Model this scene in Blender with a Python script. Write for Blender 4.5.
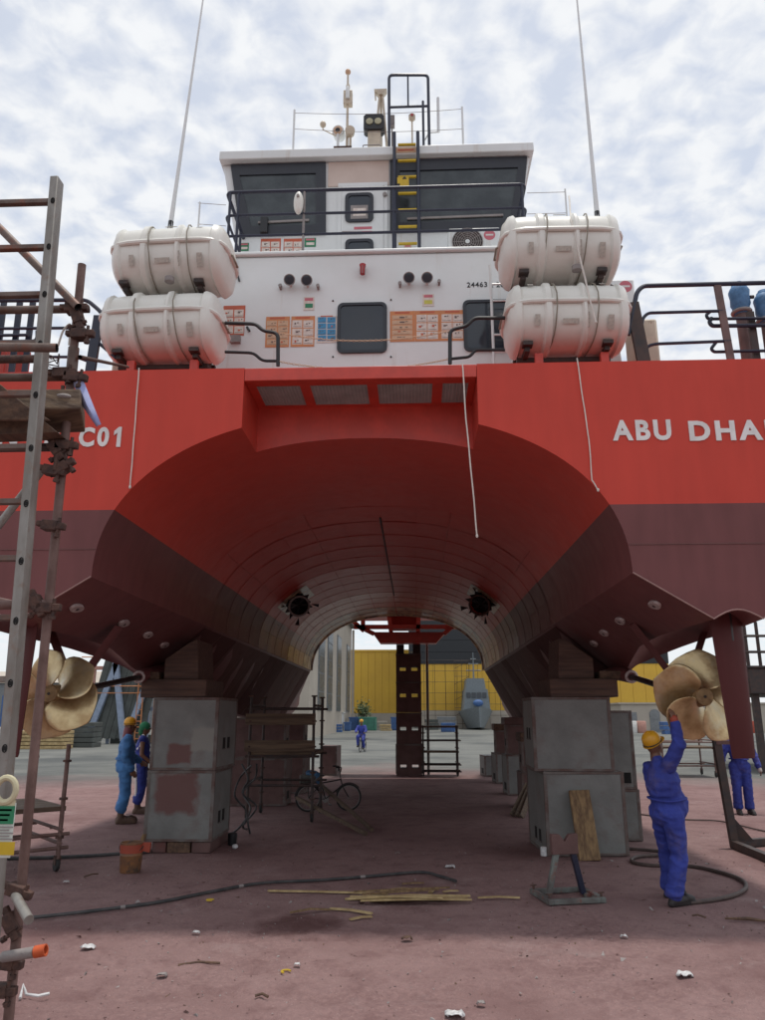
import bpy, bmesh, math, random
from mathutils import Vector, Matrix, Euler, noise
R = math.radians
random.seed(7)
for o in list(bpy.data.objects):
    bpy.data.objects.remove(o)
scene = bpy.context.scene
col = scene.collection

# ------------------------------------------------------------ camera
F = 770.0            # focal length, in pixels of a 765 wide picture
PITCH = R(14.9)
YAW = math.atan(33.0 / 770 * math.cos(PITCH))
CAM = Vector((0, 0, 1.65))
FW = Vector((-math.sin(YAW) * math.cos(PITCH), math.cos(YAW) * math.cos(PITCH), math.sin(PITCH)))
RT = Vector((math.cos(YAW), math.sin(YAW), 0))
UP = RT.cross(FW)
cd = bpy.data.cameras.new('camera')
cam = bpy.data.objects.new('camera', cd)
col.objects.link(cam)
cd.sensor_fit = 'HORIZONTAL'
cd.sensor_width = 36
cd.lens = F / 765 * 36
cd.clip_start = 0.05
cd.clip_end = 3000
cam.matrix_world = Matrix(((RT.x, UP.x, -FW.x, CAM.x), (RT.y, UP.y, -FW.y, CAM.y), (RT.z, UP.z, -FW.z, CAM.z), (0, 0, 0, 1)))
scene.camera = cam
scene.render.resolution_x = 768
scene.render.resolution_y = 1024

def ray(px, py):
    return FW + RT * ((px - 382.5) / F) + UP * ((510 - py) / F)
def at(px, py, Y):
    "world point seen at a photo pixel, on the vertical plane at distance Y"
    d = ray(px, py)
    return CAM + d * (Y / d.y)
def gnd(px, py, z=0.0):
    d = ray(px, py)
    return CAM + d * ((z - CAM.z) / d.z)

# ------------------------------------------------------------ sky and sun
SUN_DIR = Vector((0.07, 0.045, 1.0)).normalized()
w = bpy.data.worlds.new('World')
scene.world = w
w.use_nodes = True
nt = w.node_tree
for n in list(nt.nodes):
    nt.nodes.remove(n)
def N(t, **k):
    n = nt.nodes.new(t)
    for a, b in k.items():
        setattr(n, a, b)
    return n
L = nt.links.new
sky = N('ShaderNodeTexSky')
sky.sky_type = 'NISHITA'
sky.sun_disc = False
sky.sun_elevation = math.asin(SUN_DIR.z)
sky.sun_rotation = math.atan2(SUN_DIR.x, SUN_DIR.y)
sky.dust_density = 0.7
sky.air_density = 1.0
tc = N('ShaderNodeTexCoord')
sep = N('ShaderNodeSeparateXYZ')
L(tc.outputs['Generated'], sep.inputs[0])
zz = N('ShaderNodeMath', operation='MAXIMUM'); zz.inputs[1].default_value = 0.0
L(sep.outputs[2], zz.inputs[0])
za = N('ShaderNodeMath', operation='ADD'); za.inputs[1].default_value = 0.16
L(zz.outputs[0], za.inputs[0])
dx = N('ShaderNodeMath', operation='DIVIDE'); L(sep.outputs[0], dx.inputs[0]); L(za.outputs[0], dx.inputs[1])
dy = N('ShaderNodeMath', operation='DIVIDE'); L(sep.outputs[1], dy.inputs[0]); L(za.outputs[0], dy.inputs[1])
cx = N('ShaderNodeCombineXYZ'); L(dx.outputs[0], cx.inputs[0]); L(dy.outputs[0], cx.inputs[1])
n1 = N('ShaderNodeTexNoise'); n1.inputs['Scale'].default_value = 2.2; n1.inputs['Detail'].default_value = 4; n1.inputs['Roughness'].default_value = 0.5
n2 = N('ShaderNodeTexNoise'); n2.inputs['Scale'].default_value = 17.0; n2.inputs['Detail'].default_value = 7; n2.inputs['Roughness'].default_value = 0.5
n2.inputs['Distortion'].default_value = 0.25
L(cx.outputs[0], n1.inputs['Vector']); L(cx.outputs[0], n2.inputs['Vector'])
ad = N('ShaderNodeMath', operation='MULTIPLY_ADD'); ad.inputs[1].default_value = 0.28
L(n1.outputs['Fac'], ad.inputs[0])
hm = N('ShaderNodeMath', operation='MULTIPLY'); hm.inputs[1].default_value = 1.02
L(n2.outputs['Fac'], hm.inputs[0]); L(hm.outputs[0], ad.inputs[2])
rp = N('ShaderNodeValToRGB')
rp.color_ramp.elements[0].position = 0.49; rp.color_ramp.elements[0].color = (0.66, 0.66, 0.66, 1)
rp.color_ramp.elements[1].position = 0.76; rp.color_ramp.elements[1].color = (1, 1, 1, 1)
L(ad.outputs[0], rp.inputs[0])
cr = N('ShaderNodeValToRGB')
cr.color_ramp.elements[0].position = 0.3; cr.color_ramp.elements[0].color = (5.15, 5.3, 5.55, 1)
cr.color_ramp.elements[1].position = 0.75; cr.color_ramp.elements[1].color = (5.7, 5.8, 5.95, 1)
L(n2.outputs['Fac'], cr.inputs[0])
hz = N('ShaderNodeMapRange'); hz.inputs[1].default_value = 0.02; hz.inputs[2].default_value = 0.30; hz.inputs[3].default_value = 0.95; hz.inputs[4].default_value = 0.0
L(sep.outputs[2], hz.inputs[0])
cm2 = N('ShaderNodeMixRGB'); cm2.inputs[2].default_value = (5.35, 5.5, 5.7, 1)
L(hz.outputs[0], cm2.inputs[0]); L(cr.outputs[0], cm2.inputs[1])
fm2 = N('ShaderNodeMath', operation='MAXIMUM'); L(rp.outputs[0], fm2.inputs[0]); L(hz.outputs[0], fm2.inputs[1])
mx = N('ShaderNodeMixRGB'); L(fm2.outputs[0], mx.inputs[0]); L(sky.outputs[0], mx.inputs[1]); L(cm2.outputs[0], mx.inputs[2])
bg = N('ShaderNodeBackground'); bg.inputs['Strength'].default_value = 0.14
L(mx.outputs[0], bg.inputs[0])
wo = N('ShaderNodeOutputWorld'); L(bg.outputs[0], wo.inputs[0])

sl = bpy.data.lights.new('sun', 'SUN')
sl.energy = 1.9
sl.angle = R(4)
sl.color = (1.0, 0.95, 0.88)
so = bpy.data.objects.new('sun', sl)
col.objects.link(so)
so.rotation_euler = SUN_DIR.to_track_quat('Z', 'Y').to_euler()
so.location = (0, 0, 40)
vs = scene.view_settings
vs.view_transform = 'Standard'
vs.look = 'None'
vs.exposure = 0.22
vs.gamma = 1.0
scene.cycles.max_bounces = 8

# ------------------------------------------------------------ materials
MATS = {}
def mat(name, c, rough=0.55, metal=0.0, c2=None, ns=5.0, lo=0.4, hi=0.62, bump=0.0, bs=40.0, rust=None, rlo=0.6, rhi=0.7, rs=3.0, rstretch=(1, 1, 1), stretch=(1, 1, 1), coat=0.0, rvar=0.15, detail=6):
    m = bpy.data.materials.new(name)
    m.use_nodes = True
    t = m.node_tree
    b = t.nodes['Principled BSDF']
    b.inputs['Roughness'].default_value = rough
    b.inputs['Metallic'].default_value = metal
    b.inputs['Coat Weight'].default_value = coat
    b.inputs['Coat Roughness'].default_value = 0.15
    l = t.links.new
    tcn = t.nodes.new('ShaderNodeTexCoord')
    mp = t.nodes.new('ShaderNodeMapping')
    mp.inputs['Scale'].default_value = stretch
    l(tcn.outputs['Object'], mp.inputs[0])
    nz = t.nodes.new('ShaderNodeTexNoise')
    nz.inputs['Scale'].default_value = ns
    nz.inputs['Detail'].default_value = detail
    nz.inputs['Roughness'].default_value = 0.6
    l(mp.outputs[0], nz.inputs['Vector'])
    if c2 is None:
        c2 = tuple(x * 0.82 for x in c)
    r = t.nodes.new('ShaderNodeValToRGB')
    r.color_ramp.elements[0].position = lo
    r.color_ramp.elements[0].color = (*c2, 1)
    r.color_ramp.elements[1].position = hi
    r.color_ramp.elements[1].color = (*c, 1)
    l(nz.outputs['Fac'], r.inputs[0])
    out = r.outputs[0]
    if rust:
        n3 = t.nodes.new('ShaderNodeTexNoise')
        n3.inputs['Scale'].default_value = rs
        n3.inputs['Detail'].default_value = 8
        n3.inputs['Roughness'].default_value = 0.65
        mp3 = t.nodes.new('ShaderNodeMapping'); mp3.inputs['Scale'].default_value = rstretch
        l(tcn.outputs['Object'], mp3.inputs[0]); l(mp3.outputs[0], n3.inputs['Vector'])
        r3 = t.nodes.new('ShaderNodeMapRange')
        r3.inputs[1].default_value = rlo
        r3.inputs[2].default_value = rhi
        l(n3.outputs['Fac'], r3.inputs[0])
        mm = t.nodes.new('ShaderNodeMixRGB')
        mm.inputs[2].default_value = (*rust, 1)
        l(r3.outputs[0], mm.inputs[0])
        l(out, mm.inputs[1])
        out = mm.outputs[0]
    l(out, b.inputs['Base Color'])
    if rvar:
        rr = t.nodes.new('ShaderNodeMapRange')
        rr.inputs[3].default_value = max(0.02, rough - rvar)
        rr.inputs[4].default_value = min(1, rough + rvar)
        l(nz.outputs['Fac'], rr.inputs[0])
        l(rr.outputs[0], b.inputs['Roughness'])
    if bump:
        n4 = t.nodes.new('ShaderNodeTexNoise')
        n4.inputs['Scale'].default_value = bs
        n4.inputs['Detail'].default_value = 5
        l(mp.outputs[0], n4.inputs['Vector'])
        bp = t.nodes.new('ShaderNodeBump')
        bp.inputs['Strength'].default_value = bump
        bp.inputs['Distance'].default_value = 0.02
        l(n4.outputs['Fac'], bp.inputs['Height'])
        l(bp.outputs[0], b.inputs['Normal'])
    MATS[name] = m
    return m

def hull_paint(name, red, mar, rough, zline, bump=0.10, spec=0.25, sheen_tint=None):
    "topside red above the painted waterline, maroon antifouling below it"
    m = mat(name, (1, 1, 1), rough=rough, bump=bump, bs=3.0, rvar=0.1)
    t = m.node_tree
    l = t.links.new
    b = t.nodes['Principled BSDF']
    g = t.nodes.new('ShaderNodeNewGeometry')
    s = t.nodes.new('ShaderNodeSeparateXYZ')
    l(g.outputs['Position'], s.inputs[0])
    nz = t.nodes.new('ShaderNodeTexNoise'); nz.inputs['Scale'].default_value = 1.3; nz.inputs['Detail'].default_value = 7
    n5 = t.nodes.new('ShaderNodeTexNoise'); n5.inputs['Scale'].default_value = 9.0; n5.inputs['Detail'].default_value = 5
    l(g.outputs['Position'], nz.inputs['Vector'])
    mp = t.nodes.new('ShaderNodeMapping'); mp.inputs['Scale'].default_value = (1, 1, 0.15)
    l(g.outputs['Position'], mp.inputs[0]); l(mp.outputs[0], n5.inputs['Vector'])
    def two(c, k):
        r = t.nodes.new('ShaderNodeValToRGB')
        r.color_ramp.elements[0].position = 0.3; r.color_ramp.elements[0].color = (*[x * k for x in c], 1)
        r.color_ramp.elements[1].position = 0.7; r.color_ramp.elements[1].color = (*c, 1)
        a = t.nodes.new('ShaderNodeMath'); a.operation = 'MULTIPLY_ADD'; a.inputs[1].default_value = 0.5
        h = t.nodes.new('ShaderNodeMath'); h.operation = 'MULTIPLY'; h.inputs[1].default_value = 0.5
        l(nz.outputs['Fac'], a.inputs[0]); l(n5.outputs['Fac'], h.inputs[0]); l(h.outputs[0], a.inputs[2])
        l(a.outputs[0], r.inputs[0])
        return r.outputs[0]
    cmpn = t.nodes.new('ShaderNodeMath'); cmpn.operation = 'GREATER_THAN'; cmpn.inputs[1].default_value = zline
    l(s.outputs[2], cmpn.inputs[0])
    mxn = t.nodes.new('ShaderNodeMixRGB')
    l(cmpn.outputs[0], mxn.inputs[0]); l(two(mar, 0.72), mxn.inputs[1]); l(two(red, 0.84), mxn.inputs[2])
    outc = mxn.outputs[0]
    if sheen_tint:                          # paler towards the bow: sheen from the far opening mixed into the colour
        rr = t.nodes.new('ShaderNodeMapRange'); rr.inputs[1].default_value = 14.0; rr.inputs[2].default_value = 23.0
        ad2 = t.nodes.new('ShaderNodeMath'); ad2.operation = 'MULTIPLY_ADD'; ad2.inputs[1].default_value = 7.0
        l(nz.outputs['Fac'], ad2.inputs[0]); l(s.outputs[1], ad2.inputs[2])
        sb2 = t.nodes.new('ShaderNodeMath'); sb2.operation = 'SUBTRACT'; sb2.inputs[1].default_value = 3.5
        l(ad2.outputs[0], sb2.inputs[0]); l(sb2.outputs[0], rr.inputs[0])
        mw = t.nodes.new('ShaderNodeMixRGB'); mw.inputs[2].default_value = (*sheen_tint, 1)
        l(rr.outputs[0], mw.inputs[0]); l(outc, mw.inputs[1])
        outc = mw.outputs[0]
    l(outc, b.inputs['Base Color'])
    b.inputs['Specular IOR Level'].default_value = spec
    return m

ZL = 3.49
HULL = hull_paint('hull_paint', (0.60, 0.062, 0.040), (0.19, 0.067, 0.066), 0.46, ZL)
PLATE = hull_paint('plate_paint', (0.60, 0.075, 0.055), (0.17, 0.066, 0.063), 0.47, ZL, bump=0.12, spec=0.22, sheen_tint=(0.52, 0.17, 0.13))
PLATE2 = hull_paint('plate_paint_sheen', (0.60, 0.082, 0.060), (0.17, 0.069, 0.064), 0.38, ZL, bump=0.14, spec=0.28, sheen_tint=(0.55, 0.20, 0.15))
PLATE4 = hull_paint('plate_paint_pale_sheen', (0.60, 0.10, 0.072), (0.24, 0.12, 0.09), 0.30, ZL, bump=0.14, spec=0.40, sheen_tint=(0.66, 0.36, 0.25))  # paler copies of the tunnel paint, carrying the sheen of the forward rings
PLATE5 = hull_paint('plate_paint_deep', (0.54, 0.065, 0.050), (0.12, 0.052, 0.050), 0.48, ZL, bump=0.12, spec=0.13)
BOTTOM = hull_paint('bottom_paint', (0.5, 0.06, 0.05), (0.115, 0.048, 0.045), 0.65, ZL, bump=0.14, spec=0.06)
BOTTOM2 = hull_paint('bottom_paint_worn', (0.5, 0.06, 0.05), (0.15, 0.075, 0.064), 0.60, ZL, bump=0.14, spec=0.08)
RUDDER = hull_paint('rudder_shaded_paint', (0.3, 0.03, 0.03), (0.10, 0.030, 0.030), 0.5, ZL, spec=0.13)  # hull maroon darkened: the shade on the rudders is put into the colour
PLATE3 = mat('primer_and_glow', (0.72, 0.58, 0.36), 0.32, c2=(0.22, 0.17, 0.15), bump=0.1, bs=5)  # cream colour paints the yellow glow on the last tunnel rings and rim
RED = mat('red_paint', (0.60, 0.062, 0.040), 0.42, bump=0.03, bs=20)
WHITE = mat('white_paint', (0.72, 0.745, 0.745), 0.4, c2=(0.66, 0.68, 0.67), ns=1.4, lo=0.3, hi=0.6, bump=0.05, bs=2.5, rust=(0.42, 0.30, 0.20), rlo=0.60, rhi=0.95, rs=6, rstretch=(1, 1, .10))
CREAM = mat('cream_paint', (0.62, 0.54, 0.42), 0.5, rust=(0.25, 0.13, 0.06), rlo=0.62, rhi=0.75, rs=14)
GRP = mat('white_fibreglass', (0.75, 0.75, 0.70), 0.34, c2=(0.67, 0.66, 0.60), ns=2.2, lo=0.3, hi=0.65, bump=0.05, bs=6, rust=(0.44, 0.38, 0.30), rlo=0.62, rhi=1.0, rs=5, rstretch=(1, 1, .3))
GRPTAG = mat('faded_label', (0.50, 0.46, 0.40), 0.6, c2=(0.38, 0.35, 0.31), ns=40)
STRAP = mat('strap_grey', (0.28, 0.25, 0.20), 0.8)
NAVY = mat('navy_paint', (0.016, 0.020, 0.045), 0.4)
BLACK = mat('black_paint', (0.014, 0.014, 0.016), 0.45)
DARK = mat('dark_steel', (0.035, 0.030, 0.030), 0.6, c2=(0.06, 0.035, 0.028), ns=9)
FRAME = mat('window_frame_black', (0.020, 0.022, 0.032), 0.4)
GLASS = mat('dark_glass', (0.035, 0.045, 0.058), 0.08, c2=(0.028, 0.036, 0.048), ns=1.2, rvar=0.04, bump=0.06, bs=1.6)
FILM = mat('filmed_glass', (0.050, 0.062, 0.068), 0.22, c2=(0.028, 0.036, 0.042), ns=3.0, rvar=0.12, bump=0.35, bs=5)
YELLOW = mat('yellow_paint', (0.62, 0.42, 0.02), 0.5)
LETTER = mat('letter_white', (0.80, 0.79, 0.77), 0.5)
INK = mat('black_ink', (0.02, 0.02, 0.025), 0.6)
PRINT = mat('grey_print', (0.14, 0.10, 0.09), 0.6)
ORANGE = mat('poster_orange', (0.62, 0.24, 0.09), 0.55, c2=(0.55, 0.22, 0.09), ns=4)
ORANGE2 = mat('poster_red', (0.55, 0.12, 0.06), 0.55)
PAPER = mat('poster_paper', (0.72, 0.66, 0.60), 0.6, c2=(0.62, 0.52, 0.46), ns=25)
PTAN = mat('poster_tan', (0.62, 0.42, 0.28), 0.6, c2=(0.55, 0.36, 0.23), ns=35)
PBLUE = mat('poster_blue', (0.05, 0.27, 0.50), 0.5)
PGREEN = mat('sign_green', (0.02, 0.22, 0.10), 0.5)
PYEL = mat('sign_yellow', (0.62, 0.58, 0.10), 0.5)
PINK = mat('sticker_pink', (0.62, 0.16, 0.20), 0.5)
SCAF = mat('scaffold_tube', (0.17, 0.125, 0.105), 0.55, 0.25, c2=(0.10, 0.065, 0.052), ns=7, bump=0.12, bs=60, rust=(0.20, 0.075, 0.045), rlo=0.52, rhi=0.68, rs=9)
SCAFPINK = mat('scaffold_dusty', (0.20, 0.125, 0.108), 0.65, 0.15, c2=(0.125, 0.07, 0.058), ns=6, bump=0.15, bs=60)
RUSTY = mat('rusty_coupler', (0.12, 0.065, 0.05), 0.75, 0.2, c2=(0.06, 0.035, 0.03), ns=22, bump=0.25, bs=80)
ALU = mat('dull_aluminium', (0.28, 0.27, 0.25), 0.5, 0.35, c2=(0.19, 0.175, 0.155), ns=9, stretch=(1, 1, 0.3), bump=0.12, bs=50, rust=(0.22, 0.17, 0.14), rlo=0.56, rhi=0.7, rs=12)
HOLE = mat('dark_hole', (0.008, 0.008, 0.008), 0.9)
WOOD = mat('old_timber', (0.16, 0.11, 0.07), 0.8, c2=(0.08, 0.05, 0.033), ns=5, stretch=(0.3, 5, 5), bump=0.4, bs=9)
WOODY = mat('old_timber_deep', (0.15, 0.088, 0.055), 0.8, c2=(0.075, 0.042, 0.028), ns=5, stretch=(4, 0.3, 4), bump=0.4, bs=9)
WOODZ = mat('leaning_timber', (0.27, 0.175, 0.085), 0.8, c2=(0.13, 0.075, 0.038), ns=5, stretch=(5, 5, 0.25), bump=0.4, bs=9)
STAINED = mat('stained_timber', (0.115, 0.068, 0.050), 0.85, c2=(0.06, 0.035, 0.028), ns=5, stretch=(0.3, 5, 5), bump=0.4, bs=9)
STRAW = mat('pale_splinter', (0.50, 0.38, 0.19), 0.8, c2=(0.33, 0.23, 0.11), ns=9)
BLOCK = mat('grey_steel_block', (0.20, 0.205, 0.195), 0.6, 0.1, c2=(0.145, 0.146, 0.14), ns=2.4, lo=0.35, hi=0.6, bump=0.15, bs=30, rust=(0.14, 0.085, 0.075), rlo=0.54, rhi=0.80, rs=1.9)
BLOCKRIM = mat('rusty_block_edge', (0.165, 0.15, 0.14), 0.7, 0.1, c2=(0.11, 0.065, 0.055), ns=4, bump=0.2, bs=40)
BLOCKRED = mat('maroon_block', (0.14, 0.075, 0.068), 0.65, c2=(0.10, 0.05, 0.045), ns=4, bump=0.15, bs=30)
BLOCKPINK = mat('red_patch_paint', (0.145, 0.055, 0.048), 0.7, c2=(0.11, 0.06, 0.055), ns=5)
BLOCKPALE = mat('pale_patch_paint', (0.25, 0.245, 0.22), 0.6)
BRONZE = mat('bronze', (0.66, 0.52, 0.29), 0.36, 0.7, c2=(0.44, 0.30, 0.15), ns=5, stretch=(1, 1, 1), bump=0.15, bs=30, rust=(0.56, 0.49, 0.34), rlo=0.5, rhi=0.72, rs=4)
BRONZEH = mat('bronze_hub', (0.42, 0.28, 0.14), 0.5, 0.5, c2=(0.30, 0.19, 0.10), ns=18)
SHAFT = mat('shaft_steel', (0.05, 0.04, 0.04), 0.35, 0.5)
ANODE = mat('zinc_anode', (0.50, 0.43, 0.41), 0.6, c2=(0.36, 0.28, 0.27), ns=20)
HOSE = mat('black_rubber_hose', (0.030, 0.032, 0.034), 0.55, c2=(0.07, 0.065, 0.065), ns=9, lo=0.35, hi=0.6, bump=0.2, bs=60)
HOSEB = mat('brown_hose', (0.085, 0.058, 0.050), 0.65, c2=(0.05, 0.033, 0.030), ns=14, bump=0.2, bs=60)
ROPE = mat('rope_white', (0.72, 0.68, 0.62), 0.8)
CLOTHB = mat('pale_cloth', (0.55, 0.58, 0.75), 0.8, c2=(0.25, 0.30, 0.60), ns=3)
BLUE = mat('coverall_blue', (0.034, 0.055, 0.32), 0.8, c2=(0.018, 0.028, 0.19), ns=6, lo=0.3, hi=0.65, bump=0.6, bs=16, rust=(0.11, 0.085, 0.16), rlo=0.52, rhi=0.85, rs=4)
BLUEL = mat('coverall_sky_blue', (0.06, 0.20, 0.45), 0.8, c2=(0.04, 0.13, 0.31), ns=6, lo=0.3, hi=0.65, bump=0.55, bs=13)
SKIN = mat('skin_brown', (0.18, 0.085, 0.05), 0.5)
GLOVE = mat('glove_pale', (0.5, 0.45, 0.42), 0.8)
HELMET = mat('helmet_yellow', (0.72, 0.36, 0.02), 0.35)
BOOT = mat('boot_brown', (0.11, 0.065, 0.045), 0.7)
BOOTB = mat('boot_black', (0.025, 0.020, 0.020), 0.6)
GREENC = mat('green_scarf', (0.02, 0.17, 0.075), 0.8, bump=0.4, bs=20)
WHITEC = mat('white_cloth', (0.7, 0.7, 0.68), 0.8)
TYRE = mat('tyre_rubber', (0.02, 0.02, 0.02), 0.7)
BUCKET = mat('bucket_rusty_orange', (0.30, 0.13, 0.045), 0.6, c2=(0.16, 0.08, 0.045), ns=6, rust=(0.07, 0.05, 0.04), rlo=0.5, rhi=0.62, rs=7)
BUCKETR = mat('bucket_red', (0.36, 0.06, 0.03), 0.6)
TRASH = mat('white_litter', (0.66, 0.66, 0.66), 0.6, c2=(0.5, 0.5, 0.5), ns=30)
BLUEW = mat('blue_wrap', (0.09, 0.22, 0.42), 0.55, c2=(0.05, 0.14, 0.28), ns=9, bump=0.5, bs=18)
GREYT = mat('grey_tape', (0.30, 0.27, 0.26), 0.7, bump=0.4, bs=25)
PIPEB = mat('brown_pipe', (0.11, 0.07, 0.065), 0.6, c2=(0.17, 0.10, 0.09), ns=6)
TRESTLE = mat('trestle_grey_green', (0.17, 0.19, 0.175), 0.6, c2=(0.09, 0.08, 0.075), ns=6, rust=(0.18, 0.07, 0.055), rlo=0.55, rhi=0.65, rs=7)
MESHG = mat('grating_grey', (0.46, 0.44, 0.43), 0.6)
MESHB = mat('grating_back', (0.20, 0.165, 0.16), 0.8, c2=(0.08, 0.065, 0.065), ns=4)
YCLAD = mat('yellow_cladding', (0.72, 0.44, 0.05), 0.6, c2=(0.66, 0.39, 0.045), ns=0.3)
BCLAD = mat('black_cladding', (0.022, 0.025, 0.030), 0.6)
BEIGE = mat('beige_render', (0.46, 0.41, 0.345), 0.8, c2=(0.40, 0.355, 0.30), ns=0.4)
GREYB = mat('grey_roof', (0.22, 0.23, 0.24), 0.7)
SLOT = mat('slot_window', (0.10, 0.13, 0.16), 0.3)
NAVAL = mat('naval_grey', (0.20, 0.23, 0.25), 0.6)
PALEB = mat('pale_blue_steel', (0.27, 0.33, 0.44), 0.6)
ORSTEEL = mat('orange_steel', (0.50, 0.20, 0.08), 0.6)
PINKSTEEL = mat('primer_pink_steel', (0.50, 0.26, 0.21), 0.7)
TARP = mat('grey_green_panel', (0.085, 0.095, 0.088), 0.7, c2=(0.06, 0.065, 0.06), ns=1.5)
CONTB = mat('container_blue', (0.06, 0.14, 0.34), 0.6, c2=(0.045, 0.10, 0.25), ns=2)
CONTG = mat('container_green', (0.08, 0.28, 0.20), 0.6, c2=(0.06, 0.20, 0.15), ns=2)
CABIN = mat('cabin_white', (0.68, 0.67, 0.64), 0.6)
LEAF = mat('leaf_green', (0.075, 0.11, 0.04), 0.7)
BARK = mat('bark', (0.10, 0.07, 0.05), 0.9)
LAMPG = mat('lamp_lens', (0.45, 0.43, 0.28), 0.2)
REDL = mat('red_lamp', (0.42, 0.02, 0.025), 0.25)
TAGW = mat('tag_white', (0.62, 0.66, 0.60), 0.5)
PURPLE = mat('purple_strut', (0.22, 0.06, 0.07), 0.6)
# ------------------------------------------------------------ mesh builder
OFF = {}
def link(o):
    col.objects.link(o)
    return o
def tag(o, label=None, cat=None, group=None, kind=None):
    for k, v in (('label', label), ('category', cat), ('group', group), ('kind', kind)):
        if v:
            o[k] = v
    return o
def thing(name, label, cat, loc=(0, 0, 0), rz=0.0, group=None, local=False):
    o = link(bpy.data.objects.new(name, None))
    o.location = loc
    o.rotation_euler = (0, 0, rz)
    o.empty_display_size = 0.2
    OFF[o.name] = Vector((0, 0, 0)) if local else Vector(loc)
    return tag(o, label, cat, group)

class MB:
    def __init__(s):
        s.v = []; s.f = []; s.m = []
    def add(s, vs, fs, mi=0):
        b = len(s.v)
        s.v += [Vector(v) for v in vs]
        s.f += [tuple(b + i for i in f) for f in fs]
        s.m += [mi] * len(fs)
        return s
    def box(s, c, size, rot=None, mi=0):
        h = [x / 2 for x in size]
        vs = [Vector((x * h[0], y * h[1], z * h[2])) for x in (-1, 1) for y in (-1, 1) for z in (-1, 1)]
        if rot is not None:
            e = rot if isinstance(rot, Matrix) else Euler(rot).to_matrix()
            vs = [e @ v for v in vs]
        vs = [v + Vector(c) for v in vs]
        return s.add(vs, [(0, 1, 3, 2), (4, 6, 7, 5), (0, 4, 5, 1), (2, 3, 7, 6), (0, 2, 6, 4), (1, 5, 7, 3)], mi)
    def span(s, a, b, mi=0):
        a = Vector(a); b = Vector(b)
        return s.box((a + b) / 2, [abs(x) for x in (b - a)], None, mi)
    def bar(s, p0, p1, w, h, up=(0, 0, 1), mi=0):
        p0 = Vector(p0); p1 = Vector(p1)
        d = (p1 - p0)
        ln = d.length
        d = d.normalized()
        u = Vector(up)
        sd = d.cross(u)
        if sd.length < 1e-4:
            sd = d.cross(Vector((1, 0, 0)))
        sd.normalize()
        u = sd.cross(d)
        m = Matrix((sd, d, u)).transposed()
        return s.box((p0 + p1) / 2, (w, ln, h), m, mi)
    def tube(s, pts, r, n=8, closed=False, mi=0, caps=True):
        pts = [Vector(p) for p in pts]
        k = len(pts)
        rs = r if isinstance(r, (list, tuple)) else [r] * k
        rings = []
        prev = None
        for i in range(k):
            if closed:
                d = pts[(i + 1) % k] - pts[i - 1]
            elif i == 0:
                d = pts[1] - pts[0]
            elif i == k - 1:
                d = pts[-1] - pts[-2]
            else:
                d = (pts[i + 1] - pts[i]).normalized() + (pts[i] - pts[i - 1]).normalized()
            d = d.normalized() if d.length > 1e-9 else Vector((0, 0, 1))
            if prev is None:
                a = Vector((0, 0, 1)) if abs(d.z) < 0.9 else Vector((1, 0, 0))
                x = d.cross(a).normalized()
            else:
                x = (prev - d * prev.dot(d))
                x = x.normalized() if x.length > 1e-6 else d.orthogonal().normalized()
            prev = x
            y = d.cross(x)
            rings.append([pts[i] + (x * math.cos(2 * math.pi * j / n) + y * math.sin(2 * math.pi * j / n)) * rs[i] for j in range(n)])
        vs = [v for g in rings for v in g]
        fs = []
        for i in range(k if closed else k - 1):
            a = i * n; b = ((i + 1) % k) * n
            for j in range(n):
                fs.append((a + j, a + (j + 1) % n, b + (j + 1) % n, b + j))
        if caps and not closed:
            fs.append(tuple(range(n - 1, -1, -1)))
            fs.append(tuple((k - 1) * n + j for j in range(n)))
        return s.add(vs, fs, mi)
    def lathe(s, prof, o=(0, 0, 0), d=(0, 0, 1), n=20, mi=0, caps=True):
        o = Vector(o); d = Vector(d).normalized()
        return s.tube2([o + d * h for r, h in prof], [max(r, 1e-4) for r, h in prof], d, n, mi, caps)
    def tube2(s, pts, rs, d, n, mi, caps):
        a = Vector((0, 0, 1)) if abs(d.z) < 0.9 else Vector((1, 0, 0))
        x = d.cross(a).normalized(); y = d.cross(x)
        vs = []
        for p, r in zip(pts, rs):
            vs += [p + (x * math.cos(2 * math.pi * j / n) + y * math.sin(2 * math.pi * j / n)) * r for j in range(n)]
        fs = []
        for i in range(len(pts) - 1):
            for j in range(n):
                fs.append((i * n + j, i * n + (j + 1) % n, (i + 1) * n + (j + 1) % n, (i + 1) * n + j))
        if caps:
            fs.append(tuple(range(n - 1, -1, -1)))
            fs.append(tuple((len(pts) - 1) * n + j for j in range(n)))
        return s.add(vs, fs, mi)
    def prism(s, poly, vec, mi=0):
        n = len(poly)
        a = [Vector(p) for p in poly]; v = Vector(vec)
        vs = a + [p + v for p in a]
        fs = [tuple(range(n)), tuple(range(2 * n - 1, n - 1, -1))]
        for i in range(n):
            j = (i + 1) % n
            fs.append((i, i + n, j + n, j))
        return s.add(vs, fs, mi)
    def ell(s, c, r, rot=None, n=14, k=9, mi=0):
        e = Euler(rot).to_matrix() if rot is not None and not isinstance(rot, Matrix) else rot
        vs = []
        for i in range(k + 1):
            th = math.pi * (i + 0.02) / (k + 0.04)
            for j in range(n):
                ph = 2 * math.pi * j / n
                v = Vector((r[0] * math.sin(th) * math.cos(ph), r[1] * math.sin(th) * math.sin(ph), r[2] * math.cos(th)))
                vs.append((e @ v if e else v) + Vector(c))
        fs = []
        for i in range(k):
            for j in range(n):
                fs.append((i * n + j, (i + 1) * n + j, (i + 1) * n + (j + 1) % n, i * n + (j + 1) % n))
        fs.append(tuple(range(n))); fs.append(tuple(k * n + j for j in range(n - 1, -1, -1)))
        return s.add(vs, fs, mi)
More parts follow.
